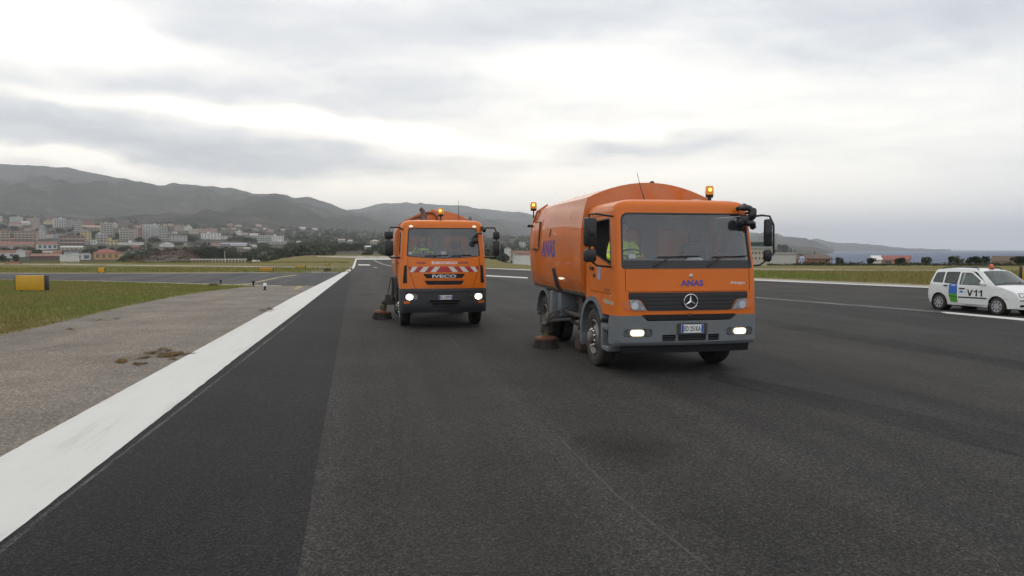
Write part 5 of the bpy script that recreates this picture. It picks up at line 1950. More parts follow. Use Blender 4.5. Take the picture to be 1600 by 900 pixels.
    glyphs = [[(1.70, .80), (1.655, .80), (1.60, .655), (1.545, .80), (1.50, .80), (1.575, .58), (1.625, .58)]]
    for g0 in (1.475, 1.31):
        glyphs.append([(g0, .745), (g0 - .035, .755), (g0 - .075, .80), (g0 - .115, .80), (g0 - .115, .58), (g0 - .068, .58), (g0 - .068, .735), (g0, .705)])
    bm = bmesh.new()
    for gl_ in glyphs:
        panel(bm, gl_, dmap, .004, cu=cus, cv=cvs, t0=-.008)
    obj('lettering', bm, INK, d)
    bm = bmesh.new()
    panel(bm, [(1.84, .685), (1.95, .685), (1.95, .745), (1.84, .745)], dmap, .002, t0=-.003)
    panel(bm, [(1.70, .70), (1.82, .70), (1.82, .71), (1.70, .71)], dmap, .002, t0=-.003)
    obj('small_logo', bm, CBLUE, d)
    bm = bmesh.new()
    p = dmap(1.16, 1.03, -.10)
    ball(bm, p, (.10, .06, .075), seg=14)
    tube(bm, [dmap(1.14, .97, 0), p], .025, 8)
    obj('wing_mirror', bm, CARWHITE, d)
    bm = bmesh.new()
    pf = side(1)(1.16, 1.02, -.10)
    ball(bm, pf, (.09, .06, .075), seg=14)
    obj('wing_mirror', bm, CARWHITE, root)
    # livery band on the rear door
    bm = bmesh.new()
    q = [(2.14, .62), (2.58, .62), (2.58, .93), (2.50, .965), (2.14, .965)]
    panel(bm, rpoly(q, [0, 0, .1, .05, 0]), side(-1), .002, cv=cvs, t0=-.003)
    obj('blue_band', bm, CBLUE, body)
    bm = bmesh.new()
    panel(bm, [(2.14, .32), (2.50, .32), (2.57, .50), (2.58, .62), (2.14, .62)], side(-1), .002, cv=cvs, t0=-.0035)
    obj('green_band', bm, CGREEN, body)
    bm = bmesh.new()
    panel(bm, rrect(2.64, 2.80, .865, .91, .015), side(-1), .03, t0=-.02)
    obj('handle', bm, BLACK, body)
    # front details
    def fmap(u, v, t):
        y = float(np.interp(v, [.22, .34, .44, .58, .70, .755, .80], [.06, .03, 0, .03, .09, .13, .2]))
        w = hwid(y, v)
        qn = u / w
        return Vector((u, y - .05 * (1 - qn * qn) + .012 * abs(qn) ** 8 + t, v)) * S
    cf = [x * .1 for x in range(-7, 8)]
    for sg in (-1, 1):
        f = (lambda p: p) if sg > 0 else mirr
        hlp = rpoly([(.34, .60), (.57, .60), (.585, .755), (.34, .755)], .035)
        bm = bmesh.new()
        panel(bm, f(hlp), fmap, .02, cu=cf, cv=[.65, .7], t0=-.012)
        h = obj('headlight', bm, LENS, root)
        bm = bmesh.new()
        for q in (.41, .51):
            panel(bm, f([(q + .04 * math.cos(a), .675 + .05 * math.sin(a)) for a in np.linspace(0, 2 * PI, 12, endpoint=False)]), fmap, .006, t0=-.022)
        obj('projector', bm, CHROME, h)
        bm = bmesh.new()
        panel(bm, f(rrect(.40, .56, .30, .37, .02)), fmap, .01, cu=cf, t0=-.006)
        obj('fog_light', bm, BLACK, root)
    bm = bmesh.new()
    panel(bm, rrect(-.28, .28, .655, .70, .02), fmap, .01, cu=cf, t0=-.008)
    panel(bm, rrect(-.33, .33, .285, .40, .03), fmap, .01, cu=cf, t0=-.006)
    panel(bm, rrect(.30, .60, .49, .525, .012), fmap, .015, cu=cf, t0=-.014)
    panel(bm, rrect(-.60, -.30, .49, .525, .012), fmap, .015, cu=cf, t0=-.014)
    obj('grille', bm, BLACK, root)
    plate_number(root, 0, .42, .52, .34, lambda u, v, t: fmap(u, v, t), 'EF 305KV') if False else None
    bm = bmesh.new()
    panel(bm, rrect(-.18, .18, .425, .525, .008), fmap, .008, cu=cf, t0=-.018)
    pl = obj('number_plate', bm, WHITEP, root)
    bm = bmesh.new()
    panel(bm, rrect(-.176, -.14, .43, .52, .004), fmap, .001, t0=-.0195)
    panel(bm, rrect(.14, .176, .43, .52, .004), fmap, .001, t0=-.0195)
    obj('blue_band', bm, PLBLUE, pl)
    # wheels
    for sg in (-1, 1):
        for y in (fy, ry):
            m = Matrix.Translation(Vector((sg * (.775 if y < 2 else .785), y, fz)) * S) @ Matrix.Rotation(sg * PI / 2, 4, 'Y')
            r = wr * S
            bm = bmesh.new()
            lathe(bm, [(r * .66, -.015), (r * .70, -.004), (r * .88, -.002), (r * .97, -.02), (r, -.05), (r, -.13), (r * .95, -.16), (r * .6, -.17), (0, -.17)], 36, m)
            w = obj('wheel', bm, RUBBER, root)
            bm = bmesh.new()
            lathe(bm, [(r * .68, -.012), (r * .65, -.006), (r * .58, -.014), (r * .30, -.002), (r * .15, .0), (0, .0)], 30, m)
            obj('wheel_trim', bm, ALLOY, w)
            bm = bmesh.new()
            for k in range(8):
                a = 2 * PI * k / 8
                mm = m @ Matrix.Rotation(a, 4, 'Z') @ Matrix.Translation((r * .47, 0, -.006))
                box(bm, -.035, .035, -.018, .018, 0, .004, mat=mm)
            obj('trim_slots', bm, BLACKM, w)
            bm = bmesh.new()
            mm = Matrix.Translation(Vector((sg * .76, y, fz)) * S) @ Matrix.Rotation(sg * PI / 2, 4, 'Y')
            lathe(bm, [(.335 * S, 0), (.335 * S, -.24), (0, -.24)], 28, mm)
            obj('wheel_arch', bm, BLACKM, body)
    bm = bmesh.new()
    box(bm, -.66 * S, .66 * S, .35 * S, 3.3 * S, .17, .26)
    obj('underbody', bm, BLACKM, body)
    # roof rails and beacon
    bm = bmesh.new()
    for sg in (-1, 1):
        x = sg * .50
        tube(bm, [Vector((x, 1.62, 1.46)) * S, Vector((x, 1.72, 1.535)) * S, Vector((x, 2.3, 1.56)) * S, Vector((x, 3.0, 1.54)) * S, Vector((x, 3.14, 1.465)) * S], .016, 8)
    tube(bm, [Vector((-.50, 2.15, 1.555)) * S, Vector((.50, 2.15, 1.555)) * S], .014, 6)
    obj('roof_rail', bm, BLACK, root)
    bm = bmesh.new()
    lathe(bm, [(0, 0), (.075, 0), (.075, .03), (0, .03)], 18, Matrix.Translation((.10, 1.70 * S, 1.485 * S)))
    b = obj('beacon', bm, BLACK, root)
    bm = bmesh.new()
    lathe(bm, [(.06, .03), (.062, .085), (.052, .145), (.03, .16), (0, .162)], 18, Matrix.Translation((.10, 1.70 * S, 1.485 * S)))
    obj('lens', bm, REDLENS, b)
    return root


car = build_car()
# survey: the car's near rear and front wheels stand at these two points
rw, fw = Vector(G(1473, 484.6)), Vector(G(1552, 491.0))
hd_ = Vector((.27, -.96)).normalized()
car_rz = math.atan2(hd_.x, -hd_.y)
cc_, ss_ = math.cos(car_rz), math.sin(car_rz)
S_ = .925
lx, ly = -.72 * S_, (.70 + 3.0) / 2 * S_
mid = (rw + fw) / 2
car.rotation_euler = (0, 0, car_rz)
car.location = (mid.x - (lx * cc_ - ly * ss_), mid.y - (lx * ss_ + ly * cc_), 0)


# ================================================================== airfield furniture
YELLOW = pmat('yellow_sign_paint', (.52, .29, .012), .45, var=.08, vs=3)
YELLOWD = pmat('dull_orange_sign_paint', (.42, .22, .02), .55, var=.1, vs=3)


def sign(px, py, w, h, dp, label, rz=0.0, m=YELLOW):
    x, y = G(px, py)
    root = thing('airfield_sign', label, 'airfield sign', (x, y, 0), rz, 'yellow airfield signs')
    bm = bmesh.new()
    box(bm, -w / 2, w / 2, 0, dp, .06, h, .012)
    b = obj('sign_box', bm, m, root)
    bm = bmesh.new()
    for s in (-1, 1):
        box(bm, s * (w / 2 + .005) - .012, s * (w / 2 + .005) + .012, -.012, dp + .012, .05, h + .012, .004)
    obj('end_cap', bm, BLACK, root)
    for s in (-.35, .35):
        bm = bmesh.new()
        box(bm, s * w - .04, s * w + .04, dp * .3, dp * .7, -.02, .07)
        obj('leg', bm, BLACK, root)
    return root


sign(47, 455.5, 1.40, .76, .32, 'largest yellow airfield sign on the near grass at the left edge')
sign(158, 426.8, .5, .46, .30, 'small yellow airfield sign beyond the taxiway above the near sign', .6)
sign(415.5, 424.6, 1.25, .36, .3, 'low orange airfield sign on the grass strip beyond the taxiway', 0, YELLOWD)
sign(470, 419.6, .95, .30, .3, 'small orange airfield sign beside the thin service road', 0, YELLOWD)
sign(511, 414.8, .5, .26, .3, 'tiny dull yellow airfield sign near the far runway end', 0, YELLOWD)
sign(20, 412.6, 2.2, .26, .3, 'low rust orange marker board by the far service road', 0, pmat('rust_orange_board', (.30, .11, .05), .6))
sign(1603, 440.5, .5, .95, .25, 'yellow marker at the right edge behind the white car', 0, YELLOW)


def edge_light(px, py, label, top, s=1.0):
    x, y = G(px, py)
    root = thing('edge_light', label, 'airfield light', (x, y, 0), 0, 'small airfield edge lights')
    bm = bmesh.new()
    lathe(bm, [(0, 0), (.10 * s, 0), (.10 * s, .03), (.045 * s, .05), (.045 * s, .16 * s), (.07 * s, .18 * s), (0, .18 * s)], 14)
    obj('base', bm, BLACK, root)
    bm = bmesh.new()
    lathe(bm, [(.075 * s, .18 * s), (.085 * s, .25 * s), (.06 * s, .31 * s), (0, .32 * s)], 14)
    obj('lens', bm, top, root)


edge_light(414, 453.6, 'white topped runway edge light standing on the paved shoulder', WHITEP, 1.15)
edge_light(396, 447.2, 'black taxiway light at the corner of the taxiway and shoulder', BLACK, 1.0)
edge_light(345, 444.4, 'black taxiway light on the near taxiway edge by the dry tuft', BLACK, .9)


# ------------------------------------------------------------------ grass and litter
def blades(name, pts, hs, ws, mats, label, cat, lean=.5, kind='stuff', per=3, seed=1, spread=.05, midx=None):
    r = random.Random(seed)
    vs, fs, mi = [], [], []
    for i, (x, y, z) in enumerate(pts):
        for _ in range(per):
            a = r.random() * 2 * PI
            bx, by = x + r.uniform(-spread, spread), y + r.uniform(-spread, spread)
            h = r.uniform(*hs); w = r.uniform(*ws)
            l = r.uniform(0, lean) * h
            b = r.random() * 2 * PI
            k = len(vs)
            vs += [(bx - w * math.cos(a), by - w * math.sin(a), z - .01), (bx + w * math.cos(a), by + w * math.sin(a), z - .01), (bx + l * math.cos(b), by + l * math.sin(b), z + h)]
            fs.append((k, k + 1, k + 2))
            mi.append(0 if midx is None else midx(r, x, y))
    o = raw(name, vs, fs, mats, mi=mi)
    tag(o, label, cat, kind=kind)
    return o


CURVE_X = [-420, -80, 0, 60, 120, 150, 190, 225, 260, 295, 330, 372, 405]
CURVE_Y = [625, 543, 524, 511.5, 497.5, 490, 480, 473, 466, 460, 455, 450, 447.4]


def project(x, y, z):
    c, s = math.cos(PITCH), math.sin(PITCH)
    Z = z - CAMZ
    d = y * c - Z * s
    return 800 + FPX * x / d, 450 - FPX * (y * s + Z * c) / d


def scatter_left():
    r = random.Random(5)
    out = []
    while len(out) < 44000:
        y = 12 + 42 * r.random() ** 1.25
        x = -r.uniform(5, 72)
        px, py = project(x, y, 0)
        if -420 < px < 405 and py > np.interp(px, [-90, 60, 200, 300, 420], [437, 438.3, 441.4, 444.8, 448]) and py < np.interp(px, CURVE_X, CURVE_Y) - .4 + noise.noise((x * 1.3, y * 1.3, 0)) * 1.5:
            if noise.noise((x * .5, y * .5, 2)) > -.35 or r.random() < .4:
                out.append((x, y, 0))
    return out


gl = scatter_left()
blades('grass', gl, (.04, .13), (.006, .014), [BLADE, BLADE_G], 'short tufty grass on the near left field', 'grass', per=3, seed=3, spread=.12,
       midx=lambda r, x, y: 1 if noise.noise((x * .18, y * .25, 7)) + r.uniform(-.25, .25) > 0 else 0)


def scatter_right():
    r = random.Random(6)
    out = []
    while len(out) < 9000:
        y = 36 + 60 * r.random()
        x = r.uniform(-2, 62)
        px, py = project(x, y, 0)
        if 780 < px < 1640 and 424.6 < py < np.interp(px, [826, 1180, 1456, 1640], [419.5, 433.6, 444.8, 452]):
            out.append((x, y, 0))
    return out


blades('grass', scatter_right(), (.08, .30), (.012, .03), [BLADE, BLADE_G], 'dry knee high grass on the verge right of the runway', 'grass', per=3, seed=4, spread=.25,
       midx=lambda r, x, y: 1 if noise.noise((x * .08, y * .12, 7)) + r.uniform(-.3, .3) > .15 else 0)


def scatter_far():
    r = random.Random(8)
    out = []
    while len(out) < 7000:
        y = 56 + 70 * r.random()
        x = -r.uniform(10, 95)
        px, py = project(x, y, 0)
        if -60 < px < 545 and (405 < py < 411 or 418.5 < py < 425.5) and py > 409.5 - 0 * px:
            out.append((x, y, 0))
    return out


blades('grass', scatter_far(), (.08, .24), (.015, .04), [BLADE, BLADE_G], 'grass strip beyond the taxiway on the left', 'grass', per=3, seed=9, spread=.3,
       midx=lambda r, x, y: 1 if r.random() < .45 else 0)


def litter(pxs, label, n, seed):
    r = random.Random(seed)
    pts = []
    for (px, py, rx, ry, wgt) in pxs:
        for _ in range(int(n * wgt)):
            a, q = r.random() * 2 * PI, r.random() ** .75 * 1.35
            x, y = G(px + rx * q * math.cos(a), py + ry * q * math.sin(a))
            if noise.noise((x * 5.5, y * 2.6, seed)) < -.25 + .5 * q: continue
            pts.append((x, y, .012))
    cx = sum(p[0] for p in pts) / len(pts); cyy = sum(p[1] for p in pts) / len(pts)
    vs, fs = [], []
    for x, y, z in pts:
        a = r.random() * 2 * PI
        l, w = r.uniform(.03, .09), r.uniform(.003, .007)
        h = r.uniform(.0, .028)
        k = len(vs)
        dx, dy = math.cos(a), math.sin(a)
        X, Y = x - cx, y - cyy
        vs += [(X - dx * l, Y - dy * l, z + h * .2), (X + dy * w, Y - dx * w, z + h), (X + dx * l, Y + dy * l, z + h * .4), (X - dy * w, Y + dx * w, z + h * .9)]
        fs.append((k, k + 1, k + 2, k + 3))
    o = raw('dry_grass_clump', vs, fs, DRY)
    o.location = (cx, cyy, 0)
    tag(o, label, 'dry grass', group='dry grass clumps on the shoulder')


litter([(272, 555, 28, 7, 1), (240, 552, 22, 6, .35), (228, 560, 14, 5, .2), (262, 547, 16, 3, .15)], 'brown clump of dry grass spilling against the white edge line', 1500, 1)
litter([(192, 566, 12, 4, 1), (212, 569, 14, 3, .6)], 'thin brown clump of dry grass farther from the white line', 420, 2)
litter([(414, 485.0, 12, 2.5, 1), (420, 484, 5, 3, .8)], 'small dark dry tuft beside the white line farther along', 420, 3)
litter([(155, 501, 16, 4, 1), (182, 499, 7, 2, .3)], 'scattered dry grass at the edge of the left field', 300, 4)
litter([(112, 515, 7, 1.6, 1)], 'small dark clod of grass nearest the left frame edge', 160, 5)


def tuft(px, py, w, h, label, mat):
    x, y = G(px, py)
    r = random.Random(int(px))
    vs, fs = [], []
    for _ in range(260):
        a, b = r.random() * 2 * PI, r.random()
        rr = w * .5 * r.random()
        X, Y = rr * math.cos(a), rr * math.sin(a)
        hh = h * r.uniform(.5, 1) * (1 - (rr / w) ** 2)
        l = r.uniform(.1, .5) * w
        k = len(vs)
        vs += [(X - .01, Y, 0), (X + .01, Y, 0), (X + l * math.cos(a), Y + l * math.sin(a), hh)]
        fs.append((k, k + 1, k + 2))
    o = raw('dry_tuft', vs, fs, mat)
    o.location = (x, y, 0)
    tag(o, label, 'weed tuft', group='weed tufts beside the paving')


tuft(511.5, 424.6, .5, .45, 'dark bushy weed tuft on the pale paving beyond the taxiway', TWIG)
tuft(334, 446.6, .45, .18, 'low brown weed tuft on the near taxiway edge', DRY)


# ================================================================== trees
def clump_mesh(name, blobs, n, size, mat, seed):
    """crown: leaf faces spread through several overlapping uneven masses"""
    r = random.Random(seed)
    vs, fs = [], []
    tot = sum(b[3] ** 2 for b in blobs)
    for (x, y, z, rad, sq) in blobs:
        for _ in range(int(n * rad * rad / tot)):
            while True:
                v = Vector((r.uniform(-1, 1), r.uniform(-1, 1), r.uniform(-1, 1)))
                if .35 < v.length < 1: break
            v = v.normalized() * (v.length ** .45)
            k_ = 1 + .28 * noise.noise(v * 2.2 + Vector((x, y, z + seed)))
            p = Vector((x, y, z)) + Vector((v.x * rad * k_, v.y * rad * k_, v.z * rad * sq * k_))
            a = Vector((r.gauss(0, 1), r.gauss(0, 1), r.gauss(0, 1))).normalized()
            b = a.orthogonal().normalized()
            c = a.cross(b)
            s1, s2 = size * r.uniform(.6, 1.3), size * r.uniform(.4, .9)
            k = len(vs)
            vs += [p - b * s1, p - c * s2, p + b * s1, p + c * s2]
            fs.append((k, k + 1, k + 2, k + 3))
    me = bpy.data.meshes.new(name)
    me.from_pydata([tuple(v) for v in vs], [], fs)
    me.materials.append(mat)
    return me


def blob_set(kind, seed):
    r = random.Random(seed)
    out = []
    if kind == 'round':
        out.append((0, 0, 1.0, .78, .85))
        for i in range(9):
            a = r.random() * 2 * PI
            out.append((.55 * math.cos(a), .55 * math.sin(a), r.uniform(.6, 1.55), r.uniform(.28, .46), .85))
    elif kind == 'wide':
        for i in range(11):
            a = r.random() * 2 * PI
            q = r.uniform(.15, .72)
            out.append((q * math.cos(a), q * math.sin(a), r.uniform(.7, 1.45) - .35 * q, r.uniform(.30, .48), .75))
    elif kind == 'tall':
        for i in range(10):
            t = i / 9
            out.append((r.uniform(-.22, .22), r.uniform(-.22, .22), .35 + 1.5 * t, .50 * (1 - .62 * t), 1.0))
    return out


CROWN = {}
for kk, mt, nn in (('round', LEAF, 1500), ('wide', LEAF, 1600), ('tall', LEAF_P, 1100), ('olive', LEAF_O, 1400)):
    CROWN[kk] = [clump_mesh('crown', blob_set('round' if kk == 'olive' else kk, 20 + s), nn, .085, mt, s * 7 + len(kk)) for s in range(3)]
TRUNK = None


def trunk_mesh():
    bm = bmesh.new()
    tube(bm, [(0, 0, -.12), (.01, 0, .25), (-.01, .01, .6), (.02, 0, 1.05)], [.075, .055, .045, .02], 8)
    r = random.Random(2)
    for i in range(6):
        a = i * 1.1
        tube(bm, [(0, 0, .38 + .06 * i), (.22 * math.cos(a), .22 * math.sin(a), .66 + .06 * i), (.46 * math.cos(a), .46 * math.sin(a), .92 + .08 * i)], [.026, .018, .006], 6)
    me = bpy.data.meshes.new('trunk')
    bm.to_mesh(me); bm.free()
    me.materials.append(BARK)
    return me


TRUNK = trunk_mesh()
tcount = [0]


def find_d(px, py, d0=330.0, d1=2600.0):
    dd = ray(px, py)
    Y = d0
    while Y < d1:
        z = CAMZ + dd.z / dd.y * Y
        if terrain(dd.x / dd.y * Y, Y) >= z - .02: return Y
        Y *= 1.012
    return d1


def tree(label, px, yb, yt, wpx, kind, group, d=None, name='tree'):
    d = d or find_d(px, yb)
    x = (px - 800) / FPX * d
    zg = terrain(x, d)
    zt = at(px, yt, d).z
    w = wpx / FPX * d * .5
    h = max(1.5, zt - zg)
    root = thing(name, label, 'tree', (x, d, zg), tcount[0] * 1.7, group)
    k = tcount[0] % 3
    tcount[0] += 1
    c = link_mesh('crown', CROWN[kind][k], root)
    c.scale = (w, w, h / 1.85)
    t = link_mesh('trunk', TRUNK, root)
    t.scale = (w * 1.0, w * 1.0, h / 1.85)
    return root


# ================================================================== town on the slope
WALLS = {}


def wallmat(key):
    cols = dict(cream=(.46, .41, .31), white=(.60, .60, .58), grey=(.30, .30, .30), pale=(.44, .44, .42), pink=(.42, .29, .24), ochre=(.40, .26, .12), yellow=(.50, .40, .18), salmon=(.45, .25, .17),
                terracotta=(.32, .13, .085), brown=(.13, .08, .06), lilac=(.36, .33, .42), orange=(.52, .28, .09), red=(.30, .09, .07), tile=(.24, .105, .07), slate=(.15, .15, .16), steel=(.34, .38, .44), glass=(.11, .115, .125), shutter=(.10, .09, .08), teal=(.035, .09, .085))
    if key not in WALLS:
        WALLS[key] = pmat(key + '_render', tuple(x * .78 + .16 * (.33 * sum(cols[key])) + .012 for x in cols[key]), .9, var=.12, vs=.3, spec=.2)
    return WALLS[key]


def cube_mesh(name, m):
    bm = bmesh.new()
    box(bm, -.5, .5, -.5, .5, 0, 1)
    me = bpy.data.meshes.new(name)
    bmesh.ops.recalc_face_normals(bm, faces=bm.faces[:])
    bm.to_mesh(me); bm.free()
    me.materials.append(m)
    return me


WINM = cube_mesh('window', wallmat('glass'))
BALM = {}
footprints = []
houses = []


def house(short, where, px0, px1, yt, yb, wall, roof='flat', roofcol='tile', style='win', d=None, cat='house', yaw=None, dp=None, group='houses and blocks of the hillside town', name=None):
    pc = (px0 + px1) / 2
    d = d or find_d(pc, yb)
    w = (px1 - px0) / FPX * d
    zt, zg = at(pc, yt, d).z, min(at(pc, yb, d).z, terrain((pc - 800) / FPX * d, d) + 1.0)
    h = max(2.6, zt - zg)
    az = math.atan((pc - 800) / FPX)
    r = random.Random(int(px0 * 31 + yb * 7))
    rz = -az + (r.uniform(-.16, .16) if yaw is None else yaw)
    nm = name or ('apartment_block' if h > 9 and cat == 'house' else cat.replace(' ', '_'))
    root = thing(nm, (short + ' ' + where).strip(), 'apartment block' if nm == 'apartment_block' else cat, ((pc - 800) / FPX * d, d, zg), rz, group)
    dp = dp or max(7, min(14, w * .7))
    rh = 0
    if roof in ('gable', 'hip', 'shed'): rh = min(h * .38, max(1.2, min(w, dp) * .22))
    if roof == 'side': rh = min(h * .4, w * .22)
    hw_ = h - rh
    bm = bmesh.new()
    box(bm, -w / 2, w / 2, 0, dp, -3.0, hw_)
    obj('wall', bm, wallmat(wall), root, smooth=None)
    bm = bmesh.new()
    o_ = .35
    if roof == 'flat':
        box(bm, -w / 2 - .2, w / 2 + .2, -.2, dp + .2, hw_, hw_ + .35)
        rm = wallmat(roofcol if roofcol != 'tile' else wall)
        if w > 9 and r.random() < .7:
            qx = r.uniform(-.25, .25) * w
            box(bm, qx - 1.6, qx + 1.6, dp * .4, dp * .4 + 3, hw_ + .35, hw_ + 2.4)
    elif roof == 'shed':
        a = [(-w / 2 - o_, -o_, hw_), (w / 2 + o_, -o_, hw_), (w / 2 + o_, dp + o_, hw_ + rh), (-w / 2 - o_, dp + o_, hw_ + rh)]
        v = [bm.verts.new(p) for p in a] + [bm.verts.new((p[0], p[1], p[2] + .25)) for p in a]
        for f in ((0, 1, 2, 3), (7, 6, 5, 4), (0, 4, 5, 1), (1, 5, 6, 2), (2, 6, 7, 3), (3, 7, 4, 0)): bm.faces.new([v[i] for i in f])
        rm = wallmat(roofcol)
    else:
        rm = wallmat(roofcol)
        if roof == 'side':          # gable end towards the viewer
            a = [(-w / 2 - o_, -o_, hw_ - .1), (0, -o_, hw_ + rh), (w / 2 + o_, -o_, hw_ - .1)]
            b = [(x, dp + o_, z) for x, y, z in a]
        else:
            k = min(dp, w) * .5 if roof == 'hip' else 0
            a = [(-w / 2 - o_, -o_, hw_ - .05), (-w / 2 - o_ + k, dp / 2, hw_ + rh), (-w / 2 - o_, dp + o_, hw_ - .05)]
            b = [(w / 2 + o_, -o_, hw_ - .05), (w / 2 + o_ - k, dp / 2, hw_ + rh), (w / 2 + o_, dp + o_, hw_ - .05)]
        va, vb = [bm.verts.new(p) for p in a], [bm.verts.new(p) for p in b]
        bm.faces.new(va); bm.faces.new(vb[::-1])
        for i in range(3):
            j = (i + 1) % 3
            bm.faces.new((va[i], vb[i], vb[j], va[j]))
    obj('roof', bm, rm, root, smooth=None)
    fl = max(1, int(round(hw_ / 3.1)))
    fh = hw_ / fl
    cols = max(2, min(6, int(round(w / 3.6))))
    if style != 'blank':
        for f in range(min(fl, 6)):
            if style == 'balc' and f > 0:
                bmn = 'balc_' + wall
                if bmn not in BALM: BALM[bmn] = cube_mesh('balcony', wallmat('pale' if wall in ('grey', 'white', 'cream') else 'cream'))
                bo = link_mesh('balcony', BALM[bmn], root)
                bo.location = (0, -.55, f * fh)
                bo.scale = (w * .9, 1.1, .95)
            for c in range(cols):
                wo = link_mesh('window', WINM, root)
                ww = w / cols * (.42 if style == 'win' else .62)
                wo.location = (-w / 2 + (c + .5) * w / cols, .0, f * fh + fh * (.30 if style == 'win' else .22))
                wo.scale = (min(ww, 2.6), .12, fh * (.46 if style == 'win' else .6))
    footprints.append((px0 - 1, px1 + 1, yt - 1, yb + .5, d))
    houses.append((pc, (yt + yb) / 2, short, d))
    return root


H = house
# lowest row, along the airfield fence
H('white two-storey villa with dark windows', 'in the lowest row at the left frame edge', 1, 23, 391, 403.5, 'white', 'gable', 'tile')
H('white house with its gable end forward', 'beside the white villa', 24, 38.5, 388.8, 402, 'white', 'side', 'pale', 'blank')
H('small pink house with terracotta roof', 'right of the white gabled house', 38.5, 50, 391, 400.5, 'pink', 'gable')
H('long low dark brown shed', 'on the airfield fence line', 50, 88, 397, 406.5, 'brown', 'shed', 'tile', 'blank', cat='shed')
H('long beige row house', 'behind the dark brown shed', 66, 87, 392, 398, 'cream', 'gable', 'pink')
H('small orange house', 'between the beige row and the white modern villa', 87, 96.5, 391, 399, 'orange', 'gable')
H('white flat roofed modern villa', 'right of the dark brown shed', 118, 140.5, 397.2, 406, 'white', 'flat', 'white', 'balc')
H('blue grey flat block', 'joined to the white modern villa', 102, 120, 394.6, 405.5, 'steel', 'flat', 'steel')
H('long white container hut', 'in front of the modern villa', 96, 121, 405.2, 409.2, 'white', 'flat', 'white', 'blank', d=300, cat='hut')
H('bright orange house with red tiled roof', 'in the lowest row before the ploughed bank', 150.5, 185, 389.5, 406, 'orange', 'hip', 'red')
H('small cream annex', 'at the right end of the bright orange house', 180, 192, 394, 401, 'cream', 'side', 'tile', 'blank')
# second row
H('ochre block with dark openings', 'at the left edge of the middle row', -2, 15, 361, 378, 'ochre', 'flat', 'ochre', 'balc')
H('long low hall with brick red roof', 'below the ochre block', 0, 50, 377.8, 385, 'pink', 'gable', 'red', 'blank', cat='hall')
H('salmon terrace with stepped balconies', 'above the long red roofed hall', 26, 56, 362, 377, 'salmon', 'flat', 'salmon', 'balc')
H('white house with dark loggias', 'left of the red striped block', 62, 88.5, 377.6, 389.5, 'white', 'gable', 'tile', 'balc')
H('grey white block', 'behind the white house with dark loggias', 61, 73, 361.5, 373, 'pale', 'flat', 'pale')
H('low white house', 'right of the grey white block', 73, 84, 365.6, 372, 'white', 'gable')
H('blue grey house', 'left above the red striped block', 86, 98, 365.5, 373, 'steel', 'gable', 'slate')
H('red striped three-storey block with cream balconies', 'in the middle of the town', 97, 131, 368.5, 385, 'terracotta', 'flat', 'red', 'balc')
H('low cream hall', 'under the red striped block', 98, 128, 384.5, 390.5, 'cream', 'shed', 'pale')
H('yellow house with grey roof', 'right of the red striped block', 128, 143, 359.5, 376, 'yellow', 'hip', 'slate')
H('small grey blue hut', 'below the yellow house with grey roof', 132, 141, 377, 382, 'lilac', 'gable', 'slate', 'blank')
H('narrow white house', 'right below the yellow house', 143, 151, 375.5, 382, 'white', 'flat', 'white')
H('grey three-storey house with stepped front', 'left of the golden house', 152, 168, 366.5, 379, 'pale', 'flat', 'pale', 'balc')
H('golden house with flat roof', 'above the trees behind the bright orange house', 168, 184.5, 375, 385, 'yellow', 'flat', 'yellow')
H('long white walled depot', 'right of the golden house', 184, 224, 379.2, 383.6, 'white', 'flat', 'white', 'blank', cat='depot')
H('small red house', 'below the long white depot', 207, 217, 383.5, 391, 'red', 'gable')
H('small white house', 'left of the small red house', 199, 206.5, 387.5, 392, 'white', 'gable')
H('white shed with wide gable', 'above the ploughed bank', 251, 270, 378.5, 386, 'white', 'side', 'white', 'blank', cat='shed')
H('tiny white house', 'at the right end of the ploughed bank', 291, 297.5, 389.2, 393, 'white', 'gable', 'pale', 'blank')
H('low cream depot', 'behind the dark tree group', 325, 344.5, 379.8, 384.2, 'cream', 'gable', 'tile', 'blank', cat='depot')
H('lilac roofed house', 'right of the low cream depot', 345, 358, 379.4, 384, 'lilac', 'gable', 'lilac')
H('long lilac shed', 'right of the lilac roofed house', 361.5, 386, 379.2, 384.5, 'white', 'gable', 'lilac', 'blank', cat='shed')
H('low white shed', 'right of the long lilac shed', 391, 402, 382.5, 386.5, 'white', 'gable', 'pale', 'blank', cat='shed')
# upper rows
H('narrow cream tower', 'at the left frame edge of the top row', .5, 6, 338, 347.5, 'cream', 'flat', 'cream')
H('pale grey block', 'second from the left in the top row', 21, 37, 339, 348, 'pale', 'flat')
H('cream house with terracotta roof', 'below the pale grey block', 18, 34, 347.6, 354.5, 'cream', 'gable')
H('small cream house', 'above the salmon terrace', 40, 50, 355.6, 362, 'cream', 'hip')
H('white house with broad eaves', 'between the pale grey and the beige block', 36, 48, 345.5, 350.5, 'white', 'gable', 'pale')
H('pinkish beige block', 'above the pink tower house', 48, 63.5, 341, 349.5, 'pink', 'flat', 'pink', 'balc')
H('pink tower house', 'in the upper row', 52.5, 62, 350.2, 361, 'pink', 'flat', 'pink')
H('grey banded block', 'right of the pink tower house', 62.5, 72, 354, 362.5, 'grey', 'flat', 'pale', 'balc')
H('long yellow house with red roof end', 'in the top row', 72, 89, 342.5, 349, 'yellow', 'hip', 'tile')
H('tall white block with many balconies', 'in the top row', 88, 104, 341.5, 357.5, 'white', 'flat', 'white', 'balc')
H('slim grey block', 'right of the tall white block', 107, 117, 343, 357, 'grey', 'flat', 'grey')
H('banded grey beige block', 'right of the slim grey block', 118, 130, 345, 360, 'cream', 'flat', 'grey', 'balc')
